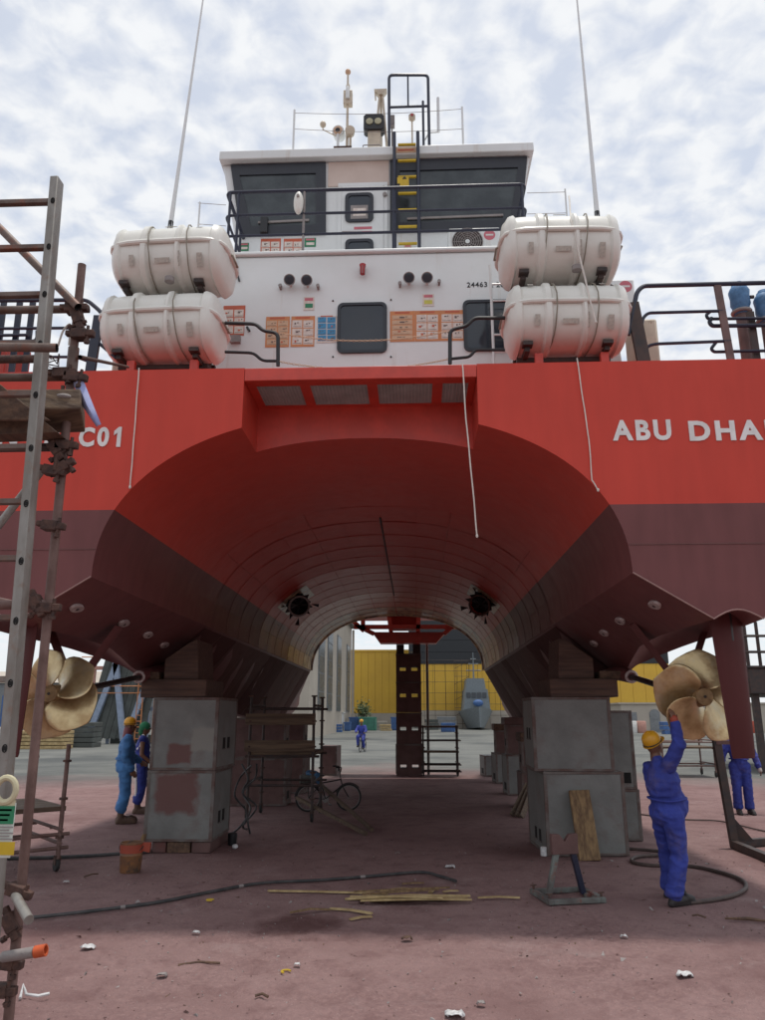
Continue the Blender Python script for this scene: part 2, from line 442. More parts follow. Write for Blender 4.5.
    def cap(s, p0, p1, r0, r1, n=12, mi=0):
        "tapered capsule"
        p0 = Vector(p0); p1 = Vector(p1)
        d = (p1 - p0); ln = d.length
        d = d.normalized() if ln > 1e-6 else Vector((0, 0, 1))
        prof = []
        for a in (-88, -60, -30, 0):
            prof.append((r0 * math.cos(R(a)), r0 * math.sin(R(a))))
        for a in (0, 30, 60, 88):
            prof.append((r1 * math.cos(R(a)), ln + r1 * math.sin(R(a))))
        return s.lathe(prof, p0, d, n, mi)
    def build(s, name, mats, parent=None, smooth=True, bevel=0.0, label=None, cat=None, group=None, kind=None, ang=40, merge=False):
        me = bpy.data.meshes.new(name)
        o = bpy.data.objects.new(name, me)
        link(o)
        if parent is not None:
            off = OFF.get(parent.name, Vector())
            o.parent = parent
            OFF[o.name] = off
        else:
            n = len(s.v)
            xs = [v.x for v in s.v]; ys = [v.y for v in s.v]; zs = [v.z for v in s.v]
            off = Vector(((min(xs) + max(xs)) / 2, (min(ys) + max(ys)) / 2, min(zs)))
            o.location = off
            OFF[o.name] = off
        me.from_pydata([tuple(v - off) for v in s.v], [], s.f)
        if not isinstance(mats, (list, tuple)):
            mats = [mats]
        for m in mats:
            me.materials.append(m)
        me.polygons.foreach_set('material_index', [min(i, len(mats) - 1) for i in s.m])
        bm = bmesh.new()
        bm.from_mesh(me)
        if merge:
            bmesh.ops.remove_doubles(bm, verts=bm.verts, dist=1e-4)
        bmesh.ops.recalc_face_normals(bm, faces=bm.faces)
        bm.to_mesh(me)
        bm.free()
        if smooth:
            me.polygons.foreach_set('use_smooth', [True] * len(me.polygons))
            me.set_sharp_from_angle(angle=R(ang))
        if bevel:
            b = o.modifiers.new('bevel', 'BEVEL')
            b.width = bevel
            b.segments = 2
            b.limit_method = 'ANGLE'
            b.angle_limit = R(50)
        tag(o, label, cat, group, kind)
        return o

def part(name, m, parent, fn, **k):
    b = MB()
    fn(b)
    return b.build(name, m, parent, **k)
def copy_tree(o, parent=None):
    c = o.copy()
    link(c)
    c.parent = parent
    for ch in list(o.children):
        copy_tree(ch, c)
    return c
def arc(c, r, a0, a1, n, u, v):
    c = Vector(c); u = Vector(u); v = Vector(v)
    return [c + u * (r * math.cos(R(a0 + (a1 - a0) * i / n))) + v * (r * math.sin(R(a0 + (a1 - a0) * i / n))) for i in range(n + 1)]
def rounded(pts, r, n=4):
    "fillet the inner corners of a polyline"
    pts = [Vector(p) for p in pts]
    out = [pts[0]]
    for i in range(1, len(pts) - 1):
        a = pts[i - 1] - pts[i]; b = pts[i + 1] - pts[i]
        k = min(r, a.length * 0.45, b.length * 0.45)
        p = pts[i] + a.normalized() * k; q = pts[i] + b.normalized() * k
        for j in range(n + 1):
            t = j / n
            out.append(p * (1 - t) ** 2 + pts[i] * 2 * t * (1 - t) + q * t * t)
    return out + [pts[-1]]
def text_mesh(txt, x0, x1, z0, z1, Y, depth, bold=0.0, spacing=1.0, shear=0.0):
    "flat lettering in the XZ plane, facing the stern side (-Y), fitted to a box"
    cu = bpy.data.curves.new('t', 'FONT')
    cu.body = txt
    cu.size = 1
    cu.offset = bold
    cu.space_character = spacing
    cu.shear = shear
    cu.extrude = 0.02
    cu.resolution_u = 4
    ob = link(bpy.data.objects.new('t', cu))
    dg = bpy.context.evaluated_depsgraph_get()
    me = bpy.data.meshes.new_from_object(ob.evaluated_get(dg))
    bpy.data.objects.remove(ob)
    xs = [v.co.x for v in me.vertices]; ys = [v.co.y for v in me.vertices]
    a, b = min(xs), max(xs); c, d = min(ys), max(ys)
    mb = MB()
    mb.add([(x0 + (v.co.x - a) / (b - a) * (x1 - x0), Y - depth * (0.5 if v.co.z > 0 else -0.5), z0 + (v.co.y - c) / (d - c) * (z1 - z0)) for v in me.vertices],
           [tuple(p.vertices) for p in me.polygons])
    bpy.data.meshes.remove(me)
    return mb
# ------------------------------------------------------------ ground
def gh(x, y):
    if y > 60 or abs(x) > 40:
        return 0.0
    k = 1.0 if y < 8 else max(0.25, 1 - (y - 8) / 20)
    h = 0.016 * noise.noise(Vector((x * 1.1, y * 1.1, 3.1))) + 0.007 * noise.noise(Vector((x * 4.5, y * 3.0, 9.7)))
    if y < 7.2:                                    # trampled tracks in the loose sand
        h += 0.026 * noise.noise(Vector((x * 5, y * 11, 1.7))) * min(1, (7.2 - y)) + 0.008 * noise.noise(Vector((x * 17, y * 17, 5.7)))
    for yc in (4.55, 5.35):                        # old tyre tracks crossing the foreground
        dq = abs(y - yc - 0.08 * math.sin(x * 0.7))
        if dq < 0.16:
            h += 0.016 * math.sin(x * 40 + (y - yc) * 26) * (1 - dq / 0.16) - 0.012 * (1 - dq / 0.16)
    return h * k - 0.006
def ladder_coords(lo, hi, fine, far_lo, far_hi, g=1.25):
    c = [lo]
    while c[-1] < hi:
        c.append(c[-1] + fine)
    st = fine
    while c[-1] < far_hi:
        st *= g
        c.append(min(far_hi, c[-1] + st))
    st = fine
    while c[0] > far_lo:
        st *= g
        c.insert(0, max(far_lo, c[0] - st))
    return c
gx = ladder_coords(-4.2, 4.2, 0.045, -900, 900)
gy = ladder_coords(2.8, 8.2, 0.045, -300, 1500, 1.06)
gv = [(x, y, gh(x, y)) for y in gy for x in gx]
nx = len(gx)
gf = [(j * nx + i, j * nx + i + 1, (j + 1) * nx + i + 1, (j + 1) * nx + i) for j in range(len(gy) - 1) for i in range(nx - 1)]
GM = bpy.data.materials.new('dusty_maroon_sand')
GM.use_nodes = True
t = GM.node_tree; l = t.links.new; b = t.nodes['Principled BSDF']
b.inputs['Roughness'].default_value = 0.95
b.inputs['Specular IOR Level'].default_value = 0.15
g = t.nodes.new('ShaderNodeNewGeometry')
def gnoise(s, d=6, r=0.6):
    n = t.nodes.new('ShaderNodeTexNoise'); n.inputs['Scale'].default_value = s; n.inputs['Detail'].default_value = d; n.inputs['Roughness'].default_value = r
    l(g.outputs['Position'], n.inputs['Vector'])
    return n.outputs['Fac']
def gramp(f, p0, c0, p1, c1):
    r = t.nodes.new('ShaderNodeValToRGB')
    r.color_ramp.elements[0].position = p0; r.color_ramp.elements[0].color = (*c0, 1)
    r.color_ramp.elements[1].position = p1; r.color_ramp.elements[1].color = (*c1, 1)
    l(f, r.inputs[0]); return r.outputs[0]
def gmix(f, a, bb, mode='MIX'):
    m = t.nodes.new('ShaderNodeMixRGB'); m.blend_type = mode
    if isinstance(f, float): m.inputs[0].default_value = f
    else: l(f, m.inputs[0])
    for i, q in ((1, a), (2, bb)):
        if isinstance(q, tuple): m.inputs[i].default_value = (*q, 1)
        else: l(q, m.inputs[i])
    return m.outputs[0]
base = gramp(gnoise(1.1, 8, 0.65), 0.32, (0.19, 0.115, 0.112), 0.68, (0.285, 0.19, 0.182))
base = gmix(gramp(gnoise(26, 4), 0.40, (0, 0, 0), 0.75, (1, 1, 1)), base, (0.29, 0.185, 0.175))
base = gmix(gramp(gnoise(95, 2), 0.64, (0, 0, 0), 0.74, (0.8, 0.8, 0.8)), base, (0.42, 0.33, 0.31))
base = gmix(gramp(gnoise(60, 3), 0.60, (0, 0, 0), 0.80, (0.55, 0.55, 0.55)), base, (0.09, 0.05, 0.05))
base = gmix(gramp(gnoise(0.55, 5), 0.50, (0, 0, 0), 0.68, (0.8, 0.8, 0.8)), base, (0.145, 0.078, 0.076))
base = gmix(gramp(gnoise(3.3, 6, 0.7), 0.50, (0, 0, 0), 0.66, (0.65, 0.65, 0.65)), base, (0.16, 0.092, 0.09))
base = gmix(gramp(gnoise(0.9, 7, 0.7), 0.57, (0, 0, 0), 0.66, (0.45, 0.45, 0.45)), base, (0.33, 0.25, 0.24))
# dark damp stain by the splintered wood
vm = t.nodes.new('ShaderNodeVectorMath'); vm.operation = 'DISTANCE'
l(g.outputs['Position'], vm.inputs[0]); STAIN = gnd(300, 925); vm.inputs[1].default_value = STAIN
na = t.nodes.new('ShaderNodeMath'); na.operation = 'MULTIPLY_ADD'; na.inputs[1].default_value = 0.9
l(gnoise(2.6, 5), na.inputs[0]); l(vm.outputs['Value'], na.inputs[2])
base = gmix(gramp(na.outputs[0], 0.62, (0.75, 0.75, 0.75), 0.86, (0, 0, 0)), base, (0.075, 0.032, 0.030))
# concrete apron beyond the blasting dust
conc = gramp(gnoise(0.35, 7), 0.3, (0.135, 0.14, 0.131), 0.7, (0.19, 0.192, 0.178))
conc = gmix(gramp(gnoise(0.12, 5), 0.5, (0, 0, 0), 0.62, (1, 1, 1)), conc, (0.095, 0.10, 0.098))
sp = t.nodes.new('ShaderNodeSeparateXYZ'); l(g.outputs['Position'], sp.inputs[0])
e1 = t.nodes.new('ShaderNodeMath'); e1.operation = 'MULTIPLY_ADD'; e1.inputs[1].default_value = 9.0
l(gnoise(0.3, 6), e1.inputs[0]); l(sp.outputs[1], e1.inputs[2])
e2 = t.nodes.new('ShaderNodeMath'); e2.operation = 'ABSOLUTE'; l(sp.outputs[0], e2.inputs[0])
e3 = t.nodes.new('ShaderNodeMath'); e3.operation = 'MULTIPLY_ADD'; e3.inputs[1].default_value = 0.55
l(e2.outputs[0], e3.inputs[0]); l(e1.outputs[0], e3.inputs[2])
er = t.nodes.new('ShaderNodeMapRange'); er.inputs[1].default_value = 27.5; er.inputs[2].default_value = 33
l(e3.outputs[0], er.inputs[0])
base = gmix(er.outputs[0], base, conc)
l(base, b.inputs['Base Color'])
bp = t.nodes.new('ShaderNodeBump'); bp.inputs['Strength'].default_value = 0.7; bp.inputs['Distance'].default_value = 0.016
hh = t.nodes.new('ShaderNodeMath'); hh.operation = 'ADD'
l(gnoise(9, 6, 0.7), hh.inputs[0]); l(gnoise(48, 5), hh.inputs[1]); l(hh.outputs[0], bp.inputs['Height']); l(bp.outputs[0], b.inputs['Normal'])
me = bpy.data.meshes.new('ground')
me.from_pydata(gv, [], gf)
me.materials.append(GM)
me.polygons.foreach_set('use_smooth', [True] * len(me.polygons))
go = link(bpy.data.objects.new('ground', me))
tag(go, 'dusty maroon sand yard turning into grey concrete', 'ground', kind='structure')

# ------------------------------------------------------------ the vessel
X0 = -0.50          # centreline
T = 6.80            # transom distance
TA, TB, TZ = 2.43, 1.56, 2.86      # tunnel ellipse
ZD = 4.90           # top of transom
NW = 1.12           # notch half width
TL = 15.2           # tunnel length
ship = thing('catamaran', 'red and white twin hulled workboat propped up on steel blocks', 'boat', (X0, T, 1.4))
def S(x, y, z):
    return Vector((X0 + x, T + y, z))
def tun(a):
    c, s = math.cos(a), math.sin(a)
    return TA * math.copysign(abs(c) ** (2 / 2.2), c), TZ + TB * abs(s) ** (2 / 2.2)
A_N = math.acos((NW / TA) ** 1.1)

def lerp(tab, y):
    for (a, p), (c, q) in zip(tab, tab[1:]):
        if y <= c:
            k = (y - a) / (c - a)
            return p + (q - p) * max(0, k)
    return tab[-1][1]
KL = [(0, 2.45), (2, 2.42), (3.2, 2.30), (4.5, 2.10), (7, 1.85), (10, 1.62), (15.2, 1.42), (19, 1.5)]
KW = [(0, 0.21), (1.2, 0.30), (2.2, 0.24), (3.4, 0.05), (19, 0.04)]
KA = [(0, 0.08), (1.0, 0.20), (2.2, 0.12), (3.3, 0.0), (19, 0.0)]
BOW = [(0, 1.0), (15.2, 1.0), (16.8, 0.75), (18.2, 0.35), (19.0, 0.03)]
XC = 3.3
def section(y):
    kl, kw, ka, bw = lerp(KL, y), lerp(KW, y), lerp(KA, y), lerp(BOW, y)
    p = [(2.43, 2.86)]
    for i in range(9):
        u = -1 + i / 4
        p.append((XC + kw * u, kl + ka * math.cos(u * math.pi / 2)))
    p += [(4.10, 2.95), (4.2, 3.6), (4.2, ZD)]
    if bw < 1:
        p = [(XC + (x - XC) * bw, z + (0 if z > 3 else (1 - bw) * 0.5)) for x, z in p]
    return p

EDGE = mat('worn_edge', (0.34, 0.20, 0.18), 0.6)
# transom plates with the tunnel cut-out
def transom(sg):
    mb = MB()
    sec = section(0)
    pts = [(NW, ZD), (NW, tun(A_N)[1])]
    pts += [tun(A_N * (1 - i / 24)) for i in range(1, 25)]
    pts += sec[1:]
    mb.prism([S(sg * x, 0.0, z) for x, z in pts], (0, 0.02, 0))
    return mb.build('transom', HULL, ship, smooth=False)
for sg in (-1, 1):
    tr = transom(sg)
    wd = MB()                                   # weld seam and bright bottom edge
    wd.bar(S(sg * 2.42, -0.003, 3.12), S(sg * 4.2, -0.003, 3.12), 0.006, 0.010)
    wd.build('weld_seam', PLATE2, tr)
    wd = MB()
    wd.tube([S(sg * x, -0.004, z + 0.004) for x, z in section(0)[:11]], 0.008, 6)
    wd.build('edge_bead', EDGE, tr)
# demihull shells (bottom and outer side)
ys = [0.02, 0.4, 0.8, 1.2, 1.7, 2.2, 2.8, 3.4, 4, 5, 6, 7, 8, 9, 10, 11, 12, 13, 14, 15.2, 16, 16.8, 17.5, 18.2, 18.7, 19.0]
for sg in (-1, 1):
    mb = MB()
    vs = []
    for y in ys:
        vs += [S(sg * x, y, z) for x, z in section(y)]
    n = len(section(0))
    fs = [(i * n + j, i * n + j + 1, (i + 1) * n + j + 1, (i + 1) * n + j) for i in range(len(ys) - 1) for j in range(n - 1)]
    mb.add(vs, fs)
    hb = mb.build('hull_bottom', HULL if True else BOTTOM, ship, smooth=True, ang=22)
    # inner bow side ahead of the tunnel
    mb = MB()
    vs = []
    fy = [y for y in ys if y >= 15.2]
    for y in fy:
        s0 = section(y)
        vs += [S(sg * s0[0][0], y, s0[0][1]), S(sg * (s0[0][0] + 0.0), y, 3.9), S(sg * s0[0][0], y, ZD)]
    mb.add(vs, [(i * 3 + j, i * 3 + j + 1, (i + 1) * 3 + j + 1, (i + 1) * 3 + j) for i in range(len(fy) - 1) for j in range(2)])
    mb.build('inner_bow', HULL, ship)
    # bottom plating strips, each a plate with its own welds
    for i in range(11):
        y0, y1 = 4.0 + i * 1.02, 4.0 + (i + 1) * 1.02 - 0.02
        mb = MB()
        K = 5
        vs = []
        wob = random.uniform(-1, 1)
        for a in range(3):
            y = y0 + (y1 - y0) * a / 2
            s0 = section(y); P, Q = Vector(s0[0]), Vector(s0[1])
            for j in range(K):
                u = 0.03 + 0.94 * j / (K - 1)
                c = P.lerp(Q, u)
                bulge = 0.006 + 0.010 * math.sin(math.pi * u) * (1 if a == 1 else 0) * (1 + wob)
                vs.append(S(sg * (c.x - bulge * 0.6), y, c.y - bulge))
        mb.add(vs, [(a * K + j, a * K + j + 1, (a + 1) * K + j + 1, (a + 1) * K + j) for a in range(2) for j in range(K - 1)])
        mb.build('hull_plate', random.choice([BOTTOM, BOTTOM, BOTTOM2] if i < 8 else [BOTTOM2, BOTTOM]), hb)
# tunnel shell
mb = MB()
def tun_patch(mb, y0, y1, a0, a1, k, off=0.0, ny=1, dent=0.0, tilt=(0, 0)):
    vs = []
    for a in range(ny + 1):
        y = y0 + (y1 - y0) * a / ny
        for j in range(k + 1):
            an = a0 + (a1 - a0) * j / k
            x, z = tun(an)
            o = off + tilt[0] * (j / k - .5) + tilt[1] * (a / ny - .5)
            if dent and 0 < a < ny and 0 < j < k:
                o += dent * random.uniform(-1, 1)
            nr = Vector((math.cos(an) / TA, math.sin(an) / TB)).normalized()
            vs.append(S(x - nr.x * o, y, z - nr.y * o))
    mb.add(vs, [(a * (k + 1) + j, a * (k + 1) + j + 1, (a + 1) * (k + 1) + j + 1, (a + 1) * (k + 1) + j) for a in range(ny) for j in range(k)])
PY = 3.4
tun_patch(mb, 0.02, 0.70, 0, A_N, 20)
tun_patch(mb, 0.02, 0.70, math.pi - A_N, math.pi, 20)
tun_patch(mb, 0.70, TL, 0, math.pi, 64, ny=12)
ts = mb.build('tunnel', HULL, ship, ang=60)
# plates on the tunnel further in
NR, NSEG = 14, 16
for i in range(NR):
    y0 = PY + i * (TL - PY) / NR
    y1 = PY + (i + 1) * (TL - PY) / NR
    for j in range(NSEG):
        a0 = math.pi * j / NSEG
        a1 = math.pi * (j + 1) / NSEG
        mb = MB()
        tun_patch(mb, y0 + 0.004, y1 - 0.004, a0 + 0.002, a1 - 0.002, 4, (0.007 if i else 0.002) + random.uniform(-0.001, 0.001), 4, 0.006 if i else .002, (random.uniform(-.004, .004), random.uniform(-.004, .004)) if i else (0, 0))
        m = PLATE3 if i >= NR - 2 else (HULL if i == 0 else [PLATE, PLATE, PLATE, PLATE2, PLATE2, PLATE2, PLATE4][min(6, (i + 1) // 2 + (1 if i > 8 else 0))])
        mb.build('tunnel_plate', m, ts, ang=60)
# raised weld beads between the plates
for i in range(2, NR + 1):
    y = PY + i * (TL - PY) / NR
    mb = MB(); mb.tube([S(*(lambda p: (p[0] * .994, y, TZ + (p[1] - TZ) * .992))(tun(math.pi * q / 48))) for q in range(49)], .003, 5); mb.build('weld_bead', PLATE2, ts)
for j in (3, 6, 10, 13):
    x_, z_ = tun(math.pi * j / NSEG)
    mb = MB(); mb.tube([S(x_ * .994, PY, TZ + (z_ - TZ) * .992), S(x_ * .994, TL, TZ + (z_ - TZ) * .992)], .003, 5); mb.build('weld_bead', PLATE2, ts)
# centre seam strip along the crown
mb = MB()
mb.tube([S(0.02, y, TZ + TB - 0.014) for y in (4.0, 7, 9, 11.5)], 0.012, 6)
mb.build('weld_seam', DARK, ts)
# fore edge ring of the tunnel
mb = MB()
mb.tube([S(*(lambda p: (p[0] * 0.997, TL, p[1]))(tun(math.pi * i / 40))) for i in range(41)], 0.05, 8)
mb.build('tunnel_rim', PLATE3, ts)  # cream rim carries the painted glow of the far arch
# black spiky taped openings in the tunnel roof
for sg in (-1, 1):
    an = math.acos((1.91 / TA) ** 1.1)
    x, z = tun(an)
    nr = Vector((math.cos(an) / TA, 0, math.sin(an) / TB)).normalized()
    nr = Vector((nr.x * sg, 0, nr.z))
    c = S(sg * x, 8.4, z) - nr * 0.16
    nr = (nr * .55 + Vector((0, .85, 0))).normalized()
    u = Vector((0, 1, 0)) - nr * nr.y; u.normalize(); v = nr.cross(u).normalized()
    mb = MB()
    rnd = random.Random(5 + sg)
    pts = []
    for i in range(26):
        a = 2 * math.pi * i / 26
        r = (0.27 + rnd.uniform(-0.03, 0.08)) if i % 2 else 0.215
        pts.append(c + (u * math.cos(a) + v * math.sin(a)) * r - nr * rnd.uniform(0, 0.09) * (i % 2))
    mb.add(pts + [c - nr * 0.02], [(i, (i + 1) % 26, 26) for i in range(26)])
    mb.add([p - nr * 0.012 for p in pts] + [c - nr * 0.032], [((i + 1) % 26, i, 26) for i in range(26)])
    vent = mb.build('tunnel_opening', BLACK, ship)
    mb = MB()
    mb.tube(arc(c - nr * 0.12, 0.20, 0, 342, 19, u, v), 0.022, 8, closed=True)
    mb.build('ring', RUSTY if sg > 0 else GREYT, vent)
    mb = MB()
    mb.lathe([(0.19, -0.35), (0.185, 0.11)], c, -nr, 20, caps=False)
    mb.build('pipe', PLATE if sg > 0 else BLACK, vent)
    for k in range(4):
        mb = MB()
        a = k * 1.57 + 0.6
        q = c - nr * 0.05 + (u * math.cos(a) + v * math.sin(a)) * 0.26
        mb.prism([q, q + (u * math.cos(a + .5) + v * math.sin(a + .5)) * 0.16, q + (u * math.cos(a) + v * math.sin(a)) * 0.14 - nr * 0.05], nr * -0.02)
        mb.build('tape_flap', BLACK, vent)
    mb = MB()                                    # grey primer patch around it
    tun_patch(mb, 7.95, 9.25, (an if sg > 0 else math.pi - an) - 0.19, (an if sg > 0 else math.pi - an) + 0.19, 6, 0.014)
    mb.build('primer_patch', PLATE3, ts)

# notch in the transom: lip, gratings, recessed panel, cheeks
mb = MB()
mb.span(S(-NW + 0.003, 0.0, 4.765), S(NW - 0.003, 0.10, ZD - 0.004))
lip = mb.build('platform_lip', RED, ship, bevel=0.006)
mb = MB()
gw = [(-1.02, -0.62), (-0.46, 0.10), (0.22, 0.72), (0.84, 1.04)]
gw = [(-1.03, -0.60), (-0.50, 0.06), (0.16, 0.70), (0.80, 1.05)]
xs = [-NW + 0.003] + [q for p in gw for q in p] + [NW - 0.003]
for i in range(0, len(xs), 2):
    mb.span(S(xs[i], 0.10, 4.768), S(xs[i + 1], 0.70, 4.80))
mb.span(S(-NW + 0.003, 0.64, 4.766), S(NW - 0.003, 0.70, 4.798))
mb.span(S(-NW + 0.003, 0.10, 4.766), S(NW - 0.003, 0.14, 4.798))
fr = mb.build('platform_underside', RED, ship)
for a, c in gw:
    mb = MB()
    k = int((c - a) / 0.033)
    for i in range(k + 1):
        x = a + (c - a) * i / k
        mb.span(S(x - 0.004, 0.14, 4.775), S(x + 0.004, 0.64, 4.79))
    for i in range(16):
        y = 0.15 + 0.48 * i / 15
        mb.span(S(a, y - 0.003, 4.772), S(c, y + 0.003, 4.787))
    mb.build('grating', MESHG, ship, smooth=False)
mb = MB(); mb.span(S(-NW, 0.10, 4.81), S(NW, 0.70, 4.83)); mb.build('grating_tray', MESHB, ship)
mb = MB()
pp = [(-NW, 4.80)] + [tun(math.pi - A_N + (2 * A_N - math.pi) * i / 20) for i in range(21)] + [(NW, 4.80)]
mb.prism([S(x, 0.70, z) for x, z in pp], (0, 0.02, 0))
mb.build('recess_panel', RED, ship, smooth=False)
for sg in (-1, 1):
    mb = MB()
    z0 = tun(A_N)[1]
    mb.prism([S(sg * NW, 0.021, z0), S(sg * NW, 0.021, 4.897), S(sg * NW, 0.72, 4.897), S(sg * NW, 0.72, z0)], (sg * 0.02, 0, 0))
    mb.build('recess_cheek', RED, ship, smooth=False)
# deck
mb = MB()
mb.span(S(-4.19, 0.74, 4.70), S(4.19, TL, 4.76))
for sg in (-1, 1):
    mb.span(S(sg * (NW + 0.03), 0.03, 4.70), S(sg * 4.19, 0.74, 4.757))
mb.build('deck', RED, ship, smooth=False)
# anodes bolted to the inner bottoms
for sg in (-1, 1):
    for y in (0.45, 1.65, 2.6, 3.45):
        s0 = section(y); P, Q = Vector(s0[0]), Vector(s0[1])
        c2 = P.lerp(Q, 0.5)
        d = (Q - P).normalized()
        c = S(sg * c2.x, y, c2.y)
        nrm = Vector((sg * d.y, 0, -d.x)) if True else None
        if nrm.z > 0: nrm = -nrm
        u = Vector((0, 1, 0)); v = nrm.cross(u)
        mb = MB()
        ring = [c + u * (0.115 * math.cos(a)) + v * (0.055 * math.sin(a)) for a in [2 * math.pi * i / 20 for i in range(20)]]
        mb.prism(ring, nrm * 0.03)
        an = mb.build('anode', ANODE, ship, bevel=0.006)
        mb = MB()
        mb.lathe([(0.016, 0.02), (0.016, 0.036)], c, nrm, 10)
        mb.build('anode_bolt', DARK, an)

# propellers, shafts, struts, rudders
def blade(mb, ang, y0):
    nr_, nc = 9, 8
    vs = []
    for i in range(nr_ + 1):
        r = 0.075 + (0.46 - 0.075) * i / nr_
        u = i / nr_
        half = (0.085 + 0.215 * math.sin(min(1, u * 1.15) * math.pi * 0.62)) * math.sqrt(max(0.0, 1 - u ** 7)) + 0.004
        hw = half / max(r, 0.12)
        skew = -0.30 * u ** 2
        for j in range(nc + 1):
            sft = (j / nc * 2 - 1) * hw
            a = ang + skew + sft
            y = y0 + (sft + skew * 0.5) * 0.17 + 0.02 * u
            vs.append(Vector((r * math.cos(a), y, r * math.sin(a))))
    return vs, [(i * (nc + 1) + j, i * (nc + 1) + j + 1, (i + 1) * (nc + 1) + j + 1, (i + 1) * (nc + 1) + j) for i in range(nr_) for j in range(nc)]
PROPS = {1: at(700, 697, 7.72), -1: at(55, 694, 7.72)}
for sg in (-1, 1):
    pc = PROPS[sg]
    pr = MB()
    pr.lathe([(0.02, -0.135), (0.078, -0.13), (0.086, -0.11), (0.092, 0.0), (0.098, 0.12), (0.085, 0.14)], pc, (0, 1, 0), 26)
    hub = pr.build('propeller', BRONZEH, ship)
    mb = MB(); mb.lathe([(0.014, -0.137), (0.013, -0.145)], pc, (0, 1, 0), 10); mb.build('hub_plug', DARK, hub)
    for k in range(5):
        mb = MB()
        vs, fs = blade(mb, R(90 + 72 * k + (14 if sg > 0 else 34)), 0)
        mb.add([Vector((v.x * (1 if sg > 0 else 1), v.y, v.z)) + pc for v in vs], fs)
        bl = mb.build('blade', BRONZE, hub, ang=80)
        sd = bl.modifiers.new('thick', 'SOLIDIFY'); sd.thickness = 0.016; sd.offset = 0
        sb = bl.modifiers.new('sub', 'SUBSURF'); sb.levels = 1; sb.render_levels = 1
    e = Vector((pc.x, T + 3.9, 2.20))
    mb = MB(); mb.tube([pc + Vector((0, 0.1, 0)), e], 0.035, 14); mb.build('propeller_shaft', SHAFT, ship)
    d = (e - pc).normalized()
    q = pc + d * 2.35
    mb = MB(); mb.lathe([(0.075, 0.0), (0.085, 0.05), (0.095, 0.4), (0.12, 1.0), (0.14, 1.5)], q, d, 20)
    bs_ = mb.build('shaft_boss', HULL, ship)
    mb = MB(); mb.tube(arc(q, 0.066, 0, 342, 19, Vector((1, 0, 0)), d.cross(Vector((1, 0, 0)))), 0.018, 8, closed=True); mb.build('seal_ring', ANODE, bs_)
    q = pc + d * 0.42
    mb = MB(); mb.lathe([(0.07, -0.16), (0.075, -0.12), (0.075, 0.14), (0.07, 0.17)], q, d, 18)
    st = mb.build('strut_boss', HULL, ship)
    for dxx in (-0.42, 0.36):
        top = Vector((q.x + dxx, q.y + 0.18, 2.58))
        mb = MB()
        pts = []
        ax = Vector((0, 1, 0))
        for P in (q, top):
            sd_ = (top - q).cross(ax).normalized()
            pts.append([P + ax * 0.12, P + sd_ * 0.022 + ax * 0.03, P - ax * 0.12, P - sd_ * 0.022 + ax * 0.03])
        mb.add(pts[0] + pts[1], [(0, 1, 5, 4), (1, 2, 6, 5), (2, 3, 7, 6), (3, 0, 4, 7), (0, 3, 2, 1), (4, 5, 6, 7)])
        mb.build('strut_arm', HULL, st)
    # rudder: tapered blade turned to one side
    rc = Vector((at(736 if sg > 0 else 19, 700, T + 0.42).x, T + 0.42, 0))
    tabs = [(2.60, 0.18, 0.22, 0.05), (2.3, 0.18, 0.20, 0.05), (1.31, 0.155, 0.125, 0.034), (1.28, 0.145, 0.115, 0.022)]
    rot = R(-64) if sg > 0 else R(50)
    vs = []
    K = 14
    for z, f, b_, th in tabs:
        for i in range(K):
            a = 2 * math.pi * i / K
            ca, sa = math.cos(a), math.sin(a)
            ln = f if ca > 0 else b_
            xx = th * math.copysign(abs(sa) ** 0.9, sa) * (1 - 0.35 * max(0, -ca)); yy = ln * ca
            vs.append(rc + Vector((xx * math.cos(rot) - yy * math.sin(rot), xx * math.sin(rot) + yy * math.cos(rot), z)))
    mb = MB()
    fs = [(i * K + j, i * K + (j + 1) % K, (i + 1) * K + (j + 1) % K, (i + 1) * K + j) for i in range(3) for j in range(K)]
    fs += [tuple(range(K)), tuple(3 * K + j for j in range(K - 1, -1, -1))]
    mb.add(vs, fs)
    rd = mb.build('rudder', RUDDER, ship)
    mb = MB(); mb.tube([rc + Vector((0, 0, 2.3)), rc + Vector((0, 0, 2.75))], 0.05, 12); mb.build('rudder_stock', SHAFT, rd)

# name and port of registry on the transom
b0 = at(613, 440, T); b1 = at(765, 418, T)
for txt, p0, p1 in (('ABU', 613, 670), ('DHABI', 690, 790)):
    a = at(p0, 441, T - 0.006); c = at(p1, 419.5, T - 0.006)
    text_mesh(txt, a.x, c.x, a.z, c.z, T - 0.006, 0.010, 0.036, 1.25).build('lettering', LETTER, ship)
a = at(113, 447, T - .006); c = at(122, 427, T - .006); wq = c.x - a.x; hq = c.z - a.z
mb = MB(); mb.prism([(a.x + u_ * wq, T - .011, a.z + v_ * hq) for u_, v_ in ((.45, 0), (1, 0), (1, 1), (.62, 1), (0, .80), (0, .58), (.45, .72))], (0, .010, 0)); mb.build('lettering', LETTER, ship, smooth=False)
for txt, p0, p1 in (('C0', 78, 110), ('P', 44, 60), ('N', -3, 19)):
    a = at(p0, 447, T - 0.006); c = at(p1, 427, T - 0.006)
    text_mesh(txt, a.x, c.x, a.z, c.z, T - 0.006, 0.010, 0.036, 1.25).build('lettering', LETTER, ship)
